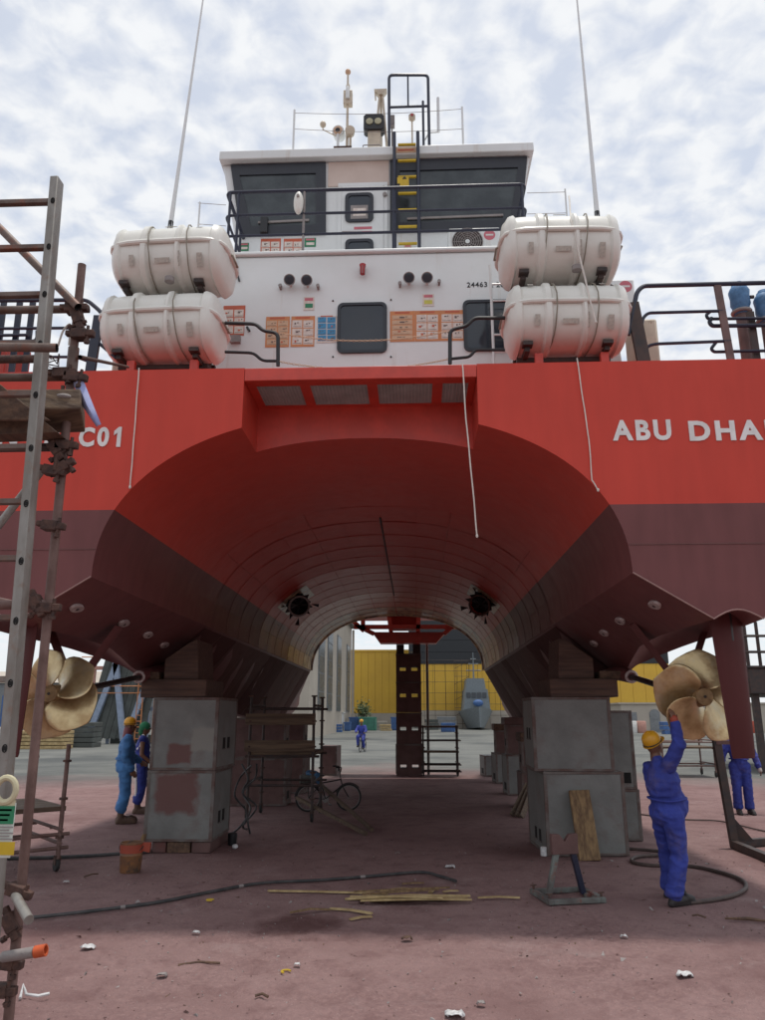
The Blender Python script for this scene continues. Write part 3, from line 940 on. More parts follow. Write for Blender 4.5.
# ------------------------------------------------------------ deckhouse
YW = 8.30           # aft wall of the deckhouse
ZU = 7.16           # upper deck
YH = 9.40           # aft wall of the wheelhouse
def hex_body(mb, x0a, x1a, x0b, x1b, y0, y1, z0, z1, mi=0, y0b=None):
    "box whose top is narrower or wider than its foot"
    yb = y0 if y0b is None else y0b
    vs = [(x0a, y0, z0), (x1a, y0, z0), (x1a, y1, z0), (x0a, y1, z0), (x0b, yb, z1), (x1b, yb, z1), (x1b, y1, z1), (x0b, y1, z1)]
    mb.add(vs, [(0, 3, 2, 1), (4, 5, 6, 7), (0, 1, 5, 4), (1, 2, 6, 5), (2, 3, 7, 6), (3, 0, 4, 7)], mi)
mb = MB()
hex_body(mb, X0 - 3.0, X0 + 3.0, X0 - 2.85, X0 + 2.85, YW, 15.5, 4.77, ZU - 0.05)
house = mb.build('deckhouse', WHITE, ship, bevel=0.03)
mb = MB()
mb.span((X0 - 2.9, YW - 0.04, ZU - 0.048), (X0 + 2.9, 15.6, ZU))
mb.build('upper_deck', WHITE, ship, bevel=0.015)

def window(px0, py0, px1, py1, Y, parent, rad=0.07, fw=0.035, glass=GLASS, frame=FRAME):
    a = at(px0, py1, Y); c = at(px1, py0, Y)
    def rr(x0, z0, x1, z1, r, y):
        pts = []
        for cx_, cz_, s0 in ((x1 - r, z1 - r, 0), (x0 + r, z1 - r, 90), (x0 + r, z0 + r, 180), (x1 - r, z0 + r, 270)):
            for i in range(6):
                an = R(s0 + 18 * i)
                pts.append(Vector((cx_ + r * math.cos(an), y, cz_ + r * math.sin(an))))
        return pts
    o = rr(a.x, a.z, c.x, c.z, rad, Y - 0.03)
    i = rr(a.x + fw, a.z + fw, c.x - fw, c.z - fw, rad * 0.7, Y - 0.03)
    n = len(o)
    mb = MB()
    bk = [p + Vector((0, 0.028, 0)) for p in o]
    ib = [p + Vector((0, 0.018, 0)) for p in i]
    vs = o + i + bk + ib
    fs = []
    for k in range(n):
        j = (k + 1) % n
        fs += [(k, j, n + j, n + k), (k, 2 * n + k, 2 * n + j, j), (n + k, n + j, 3 * n + j, 3 * n + k)]
    mb.add(vs, fs)
    mb.build('window_frame', frame, parent)
    mb = MB(); mb.add([p + Vector((0, 0.014, 0)) for p in i], [tuple(range(n))])
    return mb.build('window_pane', glass, parent, smooth=False)
window(337, 303, 387, 354, YW, house)
window(464, 300, 520, 352, YW, house)
for (px, py) in ((333, 301), (391, 300), (333, 357), (391, 357)):
    p = at(px, py, YW)
    mb = MB(); mb.lathe([(0.012, 0), (0.010, 0.012)], p, (0, -1, 0), 10); mb.build('stud', DARK, house)

# posters and signs
def rect(mb, px0, py0, px1, py1, Y, th, mi):
    a = at(px0, py1, Y); c = at(px1, py0, Y)
    mb.span((a.x, Y - th, a.z), (c.x, Y, c.z), mi)
def poster(px0, py0, px1, py1, Y, frame_m, body_m, cols, rows, parent, seed=1, name='safety_poster', head=0.13):
    rnd = random.Random(seed)
    mb = MB()
    rect(mb, px0, py0, px1, py1, Y, 0.004, 0)
    w_, h_ = px1 - px0, py1 - py0
    rect(mb, px0 + w_ * .2, py0 + h_ * .03, px1 - w_ * .2, py0 + h_ * (head - .04), Y, 0.006, 3)
    cw, ch = w_ * 0.9 / cols, h_ * (0.94 - head) / rows
    for i in range(cols):
        for j in range(rows):
            x0 = px0 + w_ * 0.05 + i * cw; y0 = py0 + h_ * head + j * ch
            rect(mb, x0 + cw * .04, y0 + ch * .04, x0 + cw * .96, y0 + ch * .96, Y, 0.006, 1)
            # pictogram: a body, a head and lines of print
            ax, ay = x0 + cw * rnd.uniform(.18, .5), y0 + ch * rnd.uniform(.2, .45)
            rect(mb, ax, ay, ax + cw * rnd.uniform(.08, .25), ay + ch * rnd.uniform(.12, .3), Y, 0.008, rnd.choice((2, 3, 2)))
            rect(mb, ax + cw * .25, ay - ch * .03, ax + cw * .36, ay + ch * .08, Y, 0.0085, 2)
            rect(mb, x0 + cw * .12, y0 + ch * .78, x0 + cw * .86, y0 + ch * .83, Y, 0.008, 2)
    return mb.build(name, [frame_m, body_m, PRINT, ORANGE2], parent, smooth=False)
poster(222, 305.5, 245.5, 336, YW - .002, ORANGE2, PAPER, 2, 3, house, 1)
poster(265, 316.5, 290, 347.5, YW - .002, ORANGE, PTAN, 2, 4, house, 2)
poster(290.5, 316, 315, 347, YW - .002, ORANGE, PAPER, 2, 3, house, 3)
poster(316.5, 316, 337, 343, YW - .002, PAPER, PBLUE, 2, 4, house, 4, head=0.04)
poster(390, 311, 414.5, 342, YW - .002, ORANGE, PTAN, 1, 5, house, 5)
poster(415, 310.5, 439.5, 341.5, YW - .002, ORANGE, PAPER, 2, 3, house, 6)
poster(440, 310, 464.5, 341, YW - .002, ORANGE, PAPER, 2, 3, house, 7)
def sign(px0, py0, px1, py1, Y, m1, m2, parent, name='sign'):
    mb = MB()
    rect(mb, px0, py0, px1, py1, Y, 0.004, 0)
    w_, h_ = px1 - px0, py1 - py0
    rect(mb, px0 + w_ * .12, py0 + h_ * .08, px1 - w_ * .12, py0 + h_ * .3, Y, .006, 2)
    rect(mb, px0 + w_ * .15, py0 + h_ * .5, px1 - w_ * .15, py0 + h_ * .82, Y, .006, 1)
    return mb.build(name, [m1, m2, PINK], parent, smooth=False)
sign(303.5, 297, 314.5, 310.5, YW - .002, PAPER, PGREEN, house)
sign(422.5, 294, 434, 306.5, YW - .002, PAPER, PYEL, house)
a = at(467, 287.5, YW); c = at(487, 282, YW)
text_mesh('24463', a.x, c.x, a.z, c.z, YW - .003, .004, .01, 1.1).build('number', INK, house)
a = at(489.5, 287.5, YW); c = at(504, 282, YW)
text_mesh('2 20', a.x, c.x, a.z, c.z, YW - .003, .004, .01, 1.1).build('number', INK, house)
# round floodlights in pairs, alarm lamp
for cxp in ((291, 286), (308, 286.5), (409, 284), (427, 284)):
    p = at(*cxp, YW)
    mb = MB()
    mb.tube([p, p + Vector((0, -0.10, 0.02))], 0.018, 8)
    fl = mb.build('floodlight', WHITE, house)
    d = Vector((0, -1, -0.45)).normalized(); q = p + Vector((0, -0.08, 0.03))
    mb = MB(); mb.lathe([(0.03, -0.03), (0.062, 0.0), (0.070, 0.05), (0.066, 0.056), (0.058, 0.05)], q, d, 20); mb.build('housing', CREAM, fl) if False else mb.build('lamp_housing', GREYT, house)
    mb = MB(); mb.lathe([(0.060, 0.050), (0.03, 0.056)], q, d, 20); mb.build('lamp_lens', GLASS, house)
for cxp in ((281, 288), (318.5, 288), (400, 285.5), (439, 283.5)):
    p = at(*cxp, YW)
    mb = MB(); mb.span(p + Vector((-0.012, -0.05, -0.03)), p + Vector((0.012, 0, 0.03))); mb.lathe([(0.02, 0), (0.022, 0.03)], p + Vector((0, -0.05, -0.01)), (0, -1, 0), 10)
    mb.build('lamp_bracket', GREYT, house)
p = at(363, 273, YW)
mb = MB(); mb.lathe([(0.035, 0.09), (0.04, 0.11), (0.04, 0.13), (0.02, 0.14)], p + Vector((0, -0.07, -0.06)), (0, 0, 1), 14); mb.span(p + Vector((-0.015, -0.07, 0.05)), p + Vector((0.015, 0, 0.08)))
al = mb.build('alarm_base', REDL, house)
mb = MB(); mb.lathe([(0.012, -0.01), (0.030, 0.0), (0.034, 0.05), (0.034, 0.09)], p + Vector((0, -0.07, -0.06)), (0, 0, 1), 14); mb.build('alarm_lamp', REDL, house)
for dx_ in (-0.03, 0.03, 0):
    mb = MB(); mb.tube([p + Vector((dx_, -0.07 - (0.036 if dx_ == 0 else 0.02), -0.07)), p + Vector((dx_, -0.07 - (0.036 if dx_ == 0 else 0.02), 0.04))], 0.004, 5); mb.build('lamp_cage', GREYT, house)
# junction box and gland at the left, white ladder at the right
p = at(236, 341, YW); mb = MB(); mb.span(p + Vector((-.06, -.06, -.04)), p + Vector((.06, 0, .05))); mb.build('junction_box', GREYT, house)
p = at(247, 327, YW); mb = MB(); mb.tube([p, p + Vector((0.04, -.03, -.07))], 0.014, 6); mb.build('gland', BLACK, house)
for (pa, pb) in ((240, 246),):
    p = at(236, 262, YW); mb = MB(); mb.tube(rounded([p + Vector((-.1, -.02, .1)), p + Vector((0, -.03, .0)), p + Vector((0.02, -.02, -.15)), p + Vector((.06, -.02, -.28))], .05), 0.012, 6); mb.build('cable', BLACK, house)
a = at(490, 265, 8.0); c = at(492, 358, 8.0)
a2 = at(512, 262, 8.0)
mb = MB()
zb = 4.77
for x in (a.x, a2.x):
    mb.tube([Vector((x, 8.0, zb)), Vector((x, 8.0, a.z))], 0.016, 8)
wl = mb.build('deck_ladder', WHITE, ship)
for i in range(10):
    z = zb + 0.2 + i * 0.215
    if z < a.z - 0.05:
        mb = MB(); mb.tube([Vector((a.x, 8.0, z)), Vector((a2.x, 8.0, z))], 0.012, 6); mb.build('rung', WHITE, wl)
# lower air conditioner beside the right hand rafts, boxes
def aircon(px0, py0, px1, py1, Y, depth, fan_px, fan_r, stick=None):
    a = at(px0, py1, Y); c = at(px1, py0, Y)
    mb = MB(); mb.span((a.x, Y, a.z), (c.x, Y + depth, c.z))
    ac = mb.build('air_conditioner', WHITE, ship, bevel=0.02)
    f = at(*fan_px, Y)
    for k in range(7):
        mb = MB(); mb.tube(arc(f + Vector((0, -0.012, 0)), fan_r * (k + 1) / 7, 0, 345, 23, (1, 0, 0), (0, 0, 1)), 0.006, 5, closed=True); mb.build('fan_guard', GREYT, ac)
    mb = MB(); mb.lathe([(fan_r, 0.0), (fan_r, 0.004)], f + Vector((0, -0.002, 0)), (0, -1, 0), 24); mb.build('fan_opening', DARK, ac)
    for k in range(12):
        an = R(30 * k); mb = MB()
        mb.bar(f + Vector((0.02 * math.cos(an), -0.014, 0.02 * math.sin(an))), f + Vector((fan_r * math.cos(an), -0.014, fan_r * math.sin(an))), 0.006, 0.006); mb.build('guard_spoke', GREYT, ac)
    mb = MB(); mb.lathe([(0.03, 0), (0.03, 0.02)], f, (0, -1, 0), 12); mb.build('fan_hub', WHITE, ac)
    if stick:
        s_ = at(*stick, Y); mb = MB()
        mb.lathe([(0.075, 0), (0.075, 0.004)], s_, (0, -1, 0), 22)
        st_ = mb.build('sticker', PINK, ac)
        mb = MB(); mb.span(s_ + Vector((-0.05, -0.006, -0.012)), s_ + Vector((0.05, -0.003, 0.012))); mb.build('sticker_print', LETTER, ac)
aircon(449, 227, 500, 262, 8.95, 0.32, (467.5, 242), 0.20, (489.5, 235))
aircon(588, 279, 634, 330, 8.2, 0.30, (604, 296), 0.17, (625.5, 286.5))
# white lockers by the rails, both quarters
for p0, p1, q0, q1 in ((640, 648, 318, 357),):
    mb = MB(); A = at(p0, q1, 7.7); C = at(657, 318, 7.7)
    mb.span((A.x, 7.7, 4.77), (C.x, 8.2, C.z)); mb.build('deck_locker', CREAM, ship, bevel=0.03)
mb = MB(); A = at(112, 357, 7.7); C = at(130, 345, 7.7); mb.span((A.x, 7.7, 4.77), (C.x, 8.2, C.z)); mb.build('deck_locker', CREAM, ship, bevel=0.03)

# ------------------------------------------------------------ wheelhouse
YR = 9.28
lt = at(222, 158, YH - .2); rt_ = at(531, 152, YH - .2)
ztop = at(376, 156, 9.30).z
ZRF = at(376, 147.5, 9.30).z
lb = at(240, 240, YH); rb = at(524, 236, YH)
def xat(px, z, Y):
    "x of a wall point at a photo column, for a given height"
    lo, hi = 0, 1000
    for _ in range(30):
        m_ = (lo + hi) / 2
        if at(px, m_, Y).z > z: lo = m_
        else: hi = m_
    return at(px, lo, Y).x
xl1, xr1 = xat(223, ztop, YH), xat(530, ztop, YH)
xl0, xr0 = xl1 + 0.42, xr1 - 0.42
mb = MB()
hex_body(mb, xl0, xr0, xl1, xr1, YH, 14.0, ZU, ztop)
wh = mb.build('wheelhouse', WHITE, ship, bevel=0.02)
# roof with visible rim
mb = MB()
rl, rr_ = xat(219, ztop, YR), xat(534, ztop, YR)
mb.span((rl, YR, ztop + .002), (rr_, 14.3, ZRF))
roof = mb.build('wheelhouse_roof', CREAM if False else WHITE, ship, bevel=0.012)
# big aft windows: dark surround, filmed glass
def big_window(pts_px, Y, inset):
    z0 = at(pts_px[0], pts_px[3], Y).z; z1 = at(pts_px[0], pts_px[1], Y).z
    z1 = min(z1, ztop - .02)
    xl_t, xl_b = xat(pts_px[0], z1, Y), xat(pts_px[4], z0, Y)
    xr_t, xr_b = xat(pts_px[2], z1, Y), xat(pts_px[5], z0, Y)
    mb = MB()
    O = [Vector((xl_b, Y, z0)), Vector((xr_b, Y, z0)), Vector((xr_t, Y, z1)), Vector((xl_t, Y, z1))]
    c = sum(O, Vector()) / 4
    I = [Vector((p.x + (inset if p.x < c.x else -inset), Y, p.z + (inset if p.z < c.z else -inset * 1.3))) for p in O]
    f_ = Vector((0, -0.035, 0)); vs = [p + f_ for p in O] + [p + f_ for p in I] + O + [p + f_ * .3 for p in I]
    fs = []
    for k in range(4):
        j = (k + 1) % 4
        fs += [(k, j, 4 + j, 4 + k), (k, 8 + k, 8 + j, j), (4 + k, 4 + j, 12 + j, 12 + k)]
    mb.add(vs, fs); mb.build('window_frame', FRAME, wh, smooth=False)
    mb = MB(); mb.add([p + f_ * .45 for p in I], [(0, 1, 2, 3)]); mb.build('window_pane', FILM, wh, smooth=False)
    mb = MB(); mb.bar(I[0] + Vector((.1, -.03, .06)), I[1] + Vector((-.1, -.03, .08)), 0.02, 0.03); mb.build('sill_bar', GREYT, wh)
    return I
big_window((231, 160, 326, 237, 241, 326), YH, 0.14)
big_window((390, 155, 527, 233, 390, 521), YH, 0.14)
PANEL = mat('header_shade_tint', (.60, .49, .43), .5, c2=(.55, .44, .38), ns=3)  # beige tone paints the shaded top of the white wall above the door
mb = MB(); a = at(328, 187, YH); c = at(389, 158, YH); mb.span((a.x, YH - .012, a.z), (c.x, YH, min(c.z, ztop - .01))); mb.build('header_shade', PANEL, wh)
# white wiper arm box on the left window
p = at(265, 228, YH); mb = MB(); mb.span(p + Vector((-.05, -.09, -.12)), p + Vector((.05, -.02, .12))); mb.build('window_motor', BLACK, wh)
# door with two windows
mb = MB(); a = at(340, 300, YH); c = at(384, 186, YH)
dd = MB(); dd.span((a.x, YH - .03, ZU + .02), (c.x, YH - .002, c.z)); door = dd.build('wheelhouse_door', WHITE, wh, bevel=0.015)
mb = MB(); mb.span((a.x - .05, YH - .02, c.z), (a.x, YH, ZU)); mb.span((c.x, YH - .02, c.z), (c.x + .05, YH, ZU)); mb.span((a.x - .05, YH - .022, c.z), (c.x + .05, YH, c.z + .05)); mb.build('door_frame', WHITE, wh)
window(345, 193.5, 373.5, 223, YH - .03, wh, 0.07, 0.045)
window(345, 239.5, 373.5, 268, YH - .03, wh, 0.07, 0.045)
mb = MB(); rect(mb, 350.5, 205, 368, 219, YH - .062, .003, 0); rect(mb, 353, 208, 366, 216, YH - .066, .002, 1); mb.build('notice', [GREYT, PAPER], wh)
mb = MB(); rect(mb, 354, 226.5, 372, 229.5, YH - .031, .003, 0); rect(mb, 347, 231, 372, 233.5, YH - .031, .003, 1); mb.build('door_lettering', [PINK, PINK], wh)
p = at(342, 232, YH - .05); mb = MB(); mb.tube([p, p + Vector((.28, 0, -.01))], 0.012, 6); mb.tube([p + Vector((.02, 0, 0)), p + Vector((.02, .03, 0))], .01, 6); mb.build('door_handle', GREYT, wh)
p = at(385, 196, YH); mb = MB(); mb.lathe([(.03, 0), (.03, .05)], p, (0, -1, 0), 10); mb.build('door_lamp', GREYT, wh)
# low posters and exit signs seen over the upper deck edge
poster(260, 238.5, 281, 262, YH - .002, ORANGE2, PAPER, 2, 3, wh, 11)
poster(283, 238.5, 303, 262, YH - .002, ORANGE2, PAPER, 2, 3, wh, 12)
sign(304.5, 238, 316, 247, YH - .002, PGREEN, PAPER, wh)
sign(240, 243, 249, 251, YH - .002, PGREEN, PAPER, wh)
sign(404, 244, 411.5, 254, YH - .002, PAPER, PGREEN, wh)

# upper deck railing
YR1 = 8.42
def rail_run(px_list, Y, r, name='rail', m=NAVY, parent=None):
    mb = MB(); mb.tube(rounded([at(a, b, Y) for a, b in px_list], 0.06), r, 8)
    return mb.build(name, m, parent or ship)
rl_top = at(228, 193, YR1); rr_top = at(525, 184, YR1)
zt = at(360, 189, YR1).z
xa, xb = xat(227, zt, YR1), xat(525, zt, YR1)
mb = MB()
mb.tube(rounded([(xa, YR1 + 2.5, zt), (xa, YR1, zt), (xb, YR1, zt), (xb, YR1 + 2.5, zt)], 0.08), 0.024, 10)
rail = mb.build('upper_railing', NAVY, ship)
for z in (ZU + 0.33, ZU + 0.63):
    mb = MB(); mb.tube(rounded([(xa, YR1 + 2.5, z), (xa, YR1, z), (xb, YR1, z), (xb, YR1 + 2.5, z)], 0.08), 0.018, 8); mb.build('guard_rail', NAVY, rail)
for px in (227.5, 236, 303, 393.5, 419, 524.5):
    x = xat(px, ZU + 0.2, YR1)
    x = min(max(x, xa), xb)
    mb = MB(); mb.tube([(x, YR1 + .001, ZU), (x, YR1 + .001, zt)], 0.016 if px in (303,) else 0.018, 8); mb.build('stanchion', NAVY if px != 303 else GREYT, rail)
for yy in (0.8, 1.6, 2.4):
    for x in (xa, xb):
        mb = MB(); mb.tube([(x, YR1 + yy, ZU), (x, YR1 + yy, zt)], 0.018, 8); mb.build('stanchion', NAVY, rail)
# white capsule lamp on the rail
p = at(298.5, 203, YR1 - .06)
mb = MB(); mb.ell(p, (0.062, 0.055, 0.165), None, 18, 14); cp = mb.build('rescue_light', GRP, ship)
mb = MB(); mb.lathe([(0.02, 0), (0.018, .02)], p + Vector((0, -.055, .06)), (0, -1, 0), 10); mb.build('lens', GREYT, cp)
# ladder up to the wheelhouse roof
l0 = at(393.5, 137, YH - .25); l1 = at(418.5, 137, YH - .25)
zl = 9.75
xL, xR = xat(394.5, 8.8, YH - .22), xat(418.5, 8.8, YH - .22)
mb = MB()
for x in (xL, xR):
    mb.tube([(x, YH - .16, ZU), (x, YH - .20, ZRF), (x, YH - .20, ZRF + .16)], 0.024, 8)
ld = mb.build('roof_ladder', NAVY, ship)
for i in range(9):
    z = ZU + 0.18 + i * 0.262
    y = YH - .16 - .04 * (z - ZU) / 2
    mb = MB(); mb.span((xL + .05, y - .018, z - .012), (xR - .03, y + .018, z + .012)); mb.build('tread', YELLOW, ld)
p = at(405, 181, YH - .24); mb = MB(); mb.span((xL + .04, p.y - .004, p.z - .04), (xL + .2, p.y, p.z + .06)); rect(mb, 400, 183, 409, 188, p.y - .003, .003, 0); q = at(404.5, 178, p.y); mb.prism([q + Vector((-.03, -.006, -.02)), q + Vector((.03, -.006, -.02)), q + Vector((0, -.006, .03))], (0, -.002, 0), 1); mb.build('warning_plate', [YELLOW, INK], ld)
mb = MB(); rect(mb, 396, 147, 416, 153, YR - .003, .004, 0); rect(mb, 398, 149, 414, 151, YR - .006, .003, 1); mb.build('roof_plate', [PTAN, ORANGE2], roof)

# ------------------------------------------------------------ roof gear
ZR = ZRF + .002
def rp_(px, py, Y=9.6):
    return at(px, py, Y)
def post(px, py, Y, r, m, name, parent=ship, z0=ZR):
    p = at(px, py, Y); mb = MB(); mb.tube([(p.x, Y, z0), p], r, 8); return mb.build(name, m, parent)
# hooped rail
YG = 9.36
mb = MB(); a = at(389, 75, YG); c = at(428, 75, YG)
mb.tube(rounded([(a.x, YG, ZR), (a.x, YG, a.z), (c.x, YG, c.z), (c.x, YG, ZR)], 0.07), 0.022, 8)
hoop = mb.build('roof_hoop', NAVY, ship)
mb = MB(); z = at(400, 107, YG).z; mb.tube([(a.x, YG, z), (c.x, YG, z)], 0.018, 8); mb.build('hoop_bar', NAVY, hoop)
x = at(408, 90, YG).x; mb = MB(); mb.tube([(x, YG, a.z), (x, YG, z)], 0.013, 8); mb.build('hoop_bar', NAVY, hoop)
x = at(423, 110, YG).x; mb = MB(); mb.tube([(x, YG - .03, ZR), (x, YG - .03, z + .06)], 0.018, 8); mb.build('hoop_bar', NAVY, hoop)
# pole with radar reflector
Y1 = 9.42
p = at(348, 72, Y1); mb = MB(); mb.tube([(p.x, Y1, ZR), (p.x, Y1, p.z)], [0.022, 0.014], 8); pole = mb.build('reflector_pole', CREAM, ship)
mb = MB(); q = at(348, 99, Y1); mb.span(q + Vector((-.066, -.05, -.12)), q + Vector((.066, .05, .12))); mb.build('reflector_box', CREAM, pole, bevel=.01)
mb = MB(); mb.lathe([(0.03, 0), (0.03, .16), (.018, .22)], q + Vector((0, 0, -.05)) + Vector((0, -.06, 0)), (0, 0, 1), 10); mb.build('reflector_tube', WHITE, pole)
mb = MB(); mb.ell(p, (.042, .042, .046)); mb.build('pole_ball', PTAN, pole)
q = at(348, 87, Y1); mb = MB(); mb.lathe([(.018, 0), (.03, .02), (.03, .07), (.018, .1)], q + Vector((0, 0, -.05)), (0, 0, 1), 10); mb.build('pole_collar', CREAM, pole)
# camera and horn group
mb = MB(); q = at(344, 144, Y1); mb.span(Vector((q.x - .14, Y1 - .1, ZR)), Vector((q.x + .12, Y1 + .1, ZR + .06))); base_ = mb.build('lamp_plinth', RUSTY, ship)
q = at(338, 131, Y1); d = Vector((-.1, -1, -.15)).normalized(); mb = MB(); mb.lathe([(.065, -.18), (.088, -.14), (.09, .0), (.08, .02)], q, d, 16); mb.tube([q, (q.x, Y1, ZR)], .02, 8); cm = mb.build('roof_camera', WHITE, ship)
mb = MB(); mb.lathe([(.068, .02), (.04, .03)], q, d, 16); mb.build('camera_lens', PTAN, cm); mb = MB(); mb.lathe([(.036, .03), (.03, .034)], q, d, 12); mb.build('camera_iris', INK, cm)
q = at(350, 130, Y1 - .1); mb = MB(); mb.lathe([(.065, -.10), (.072, 0), (.066, .01)], q, (.1, -1, -.2), 14); mb.tube([q + Vector((0, .05, 0)), (q.x, Y1, ZR)], .018, 8); mb.build('horn', CREAM, ship)
q = at(323, 124.5, Y1); mb = MB(); mb.ell(q, (.046, .046, .05)); mb.tube([q, q + Vector((0, 0, -.09)), at(336, 136, Y1)], .009, 6); mb.build('wind_sensor', CREAM, ship)
# twin lens searchlight
q = at(374, 124.5, Y1); mb = MB()
hw_, hh_ = 0.15, 0.135
oct_ = [(-hw_ + .03, -hh_), (hw_ - .03, -hh_), (hw_, -hh_ + .03), (hw_, hh_ - .03), (hw_ - .03, hh_), (-hw_ + .03, hh_), (-hw_, hh_ - .03), (-hw_, -hh_ + .03)]
mb.prism([q + Vector((x, -.06, z)) for x, z in oct_], (0, .16, 0)); sl_ = mb.build('searchlight', BLACK, ship, bevel=.012)
for dx_ in (-.062, .062):
    mb = MB(); mb.lathe([(.052, 0), (.052, .012), (.044, .014)], q + Vector((dx_, -.06, 0)), (0, -1, 0), 18); mb.build('searchlight_lens', LAMPG, sl_)
mb = MB(); mb.span(Vector((q.x - .09, Y1 - .03, ZR)), Vector((q.x + .10, Y1 + .1, q.z - .12))); mb.build('searchlight_stand', CREAM, ship, bevel=.015)
mb = MB(); b1 = at(363, 139, Y1 - .1); mb.tube(rounded([(b1.x, b1.y, ZR), (b1.x, b1.y, ZR + .06), (b1.x + .25, b1.y, ZR + .06), (b1.x + .25, b1.y, ZR)], .02), .008, 6); mb.build('searchlight_guard', GREYT, ship)
# small tripod mast
Y2 = 9.55
q = at(381, 93, Y2); mb = MB()
for dx_, dy_ in ((-.09, -.1), (.1, -.1), (.0, .15)):
    mb.tube([q + Vector((dx_ * .2, 0, 0)), (q.x + dx_, Y2 + dy_, ZR)], .018, 8)
trp = mb.build('tripod_mast', CREAM, ship)
mb = MB(); mb.prism([q + Vector((-.10, -.05, .03)), q + Vector((.09, -.05, .03)), q + Vector((.03, -.05, -.06)), q + Vector((-.03, -.05, -.06))], (0, .1, 0)); mb.tube([q + Vector((-.09, 0, .03)), q + Vector((-.08, 0, -.13))], .012, 6); mb.build('mast_head', CREAM, trp)
q = at(392, 122, Y2); mb = MB(); mb.span(q + Vector((-.03, -.04, -.09)), q + Vector((.04, .04, .09))); mb.tube([q, (q.x, Y2, ZR)], .012, 6); mb.build('relay_box', GREYT, ship)
# small lamp, aerial stick, wire posts
q = at(412, 117.5, Y1); mb = MB(); mb.tube([(q.x, Y1, ZR), (q.x, Y1, q.z)], .012, 8); lp = mb.build('navigation_light', CREAM, ship)
mb = MB(); mb.lathe([(.02, -.06), (.05, -.03), (.05, .03), (.02, .06)], q, (0, 0, 1), 14); mb.build('light_body', CREAM, lp); mb = MB(); mb.lathe([(.022, 0), (.02, .01)], q + Vector((0, -.05, 0)), (0, -1, 0), 10); mb.build('light_lens', REDL, lp)
q = at(438, 98, Y1); q2 = at(438.5, 132, Y1); mb = MB(); mb.tube([q, q2], .022, 8); mb.tube([q2, at(429, 133, Y1), at(425, 140, Y1)], .012, 6); mb.build('aerial_stick', WHITE, ship)
for px, py, Y in ((294.5, 110, 9.36), (462, 107, 9.36)):
    post(px, py, Y, .016, WHITE, 'wire_post')
mb = MB()
for y0, y1 in ((111, 108), (127, 128)):
    a = at(294.5, y0 + 2, 9.36); c = at(462, y1 + 1, 9.36)
    mb.tube([a.lerp(c, i / 8) + Vector((0, 0, -.05 * math.sin(math.pi * i / 8))) for i in range(9)], .004, 5)
mb.build('guard_wire', GREYT, ship)
# low wires either side of the rail with thin posts
for s0, pts in ((0, [(198, 203), (226, 205)]), (1, [(527, 193), (566, 192)])):
    for dyp in (0, 21):
        a = at(pts[0][0], pts[0][1] + dyp, 8.5); c = at(pts[1][0], pts[1][1] + dyp, 8.5)
        mb = MB(); mb.tube([a, c], .004, 5); mb.build('guard_wire', GREYT, ship)
for px0, py0, px1, py1 in ((200, 202, 196, 232), (565, 189, 575, 232)):
    a = at(px0, py0, 8.5); mb = MB(); mb.tube([(a.x, 8.5, ZU), a], .011, 6); mb.build('wire_post', WHITE, ship)
# whip aerials
for p0, p1, tip in (((170, 229), (203, 0), 1.12), ((597.5, 219), (577, 0), 1.1)):
    a = at(*p0, 8.6); c = at(*p1, 8.6)
    d = c - a
    mb = MB(); mb.tube([a - d * .02, a + d * .12, a + d * .5, a + d * tip], [.036, .028, .020, .010], 8)
    wa = mb.build('whip_aerial', WHITE, ship)
    mb = MB(); mb.tube([a - d * .005, a + d * .03], .034, 10); mb.build('aerial_base', BLACK, wa)
    mb = MB(); mb.tube([(a.x - d.x * .02, 8.6, 7.1), a], .022, 8); mb.build('aerial_foot', WHITE, wa)

# ------------------------------------------------------------ deck rails, gate chain, vents
YT = 7.15
def prail(pts, Y, r=0.02, name='rail', parent=None, fil=.06, m=NAVY):
    mb = MB(); mb.tube(rounded([at(a, b, Y) for a, b in pts], fil), r, 8); return mb.build(name, m, parent or ship)
g1 = prail([(225, 323), (256, 324), (263, 331), (278, 333), (278, 366)], YT, .02, 'gate_rail', m=BLACK)
prail([(225, 352), (254, 353), (262, 361), (278, 361)], YT, .016, 'gate_bar', g1, m=BLACK)
g2 = prail([(505, 318), (474, 318), (467, 326), (450, 330), (450, 364)], YT, .02, 'gate_rail', m=BLACK)
prail([(505, 350), (475, 350), (470, 357), (450, 359)], YT, .016, 'gate_bar', g2, m=BLACK)
for y0, y1, sag in ((333, 331, .10), (361.5, 359, .10)):
    a = at(279, y0, YT); c = at(449, y1, YT)
    k = 62
    mb = MB()
    for i in range(k):
        u = (i + .5) / k
        p = a.lerp(c, u) + Vector((0, 0, -sag * 4 * u * (1 - u)))
        w_ = .022
        if i % 2: mb.tube(arc(p, .011, 0, 300, 5, (1.5, 0, 0), (0, 0, .8)), .0035, 4, closed=True)
        else: mb.tube(arc(p, .011, 0, 300, 5, (1.5, 0, 0), (0, .8, 0)), .0035, 4, closed=True)
    mb.build('gate_chain', PTAN, ship)
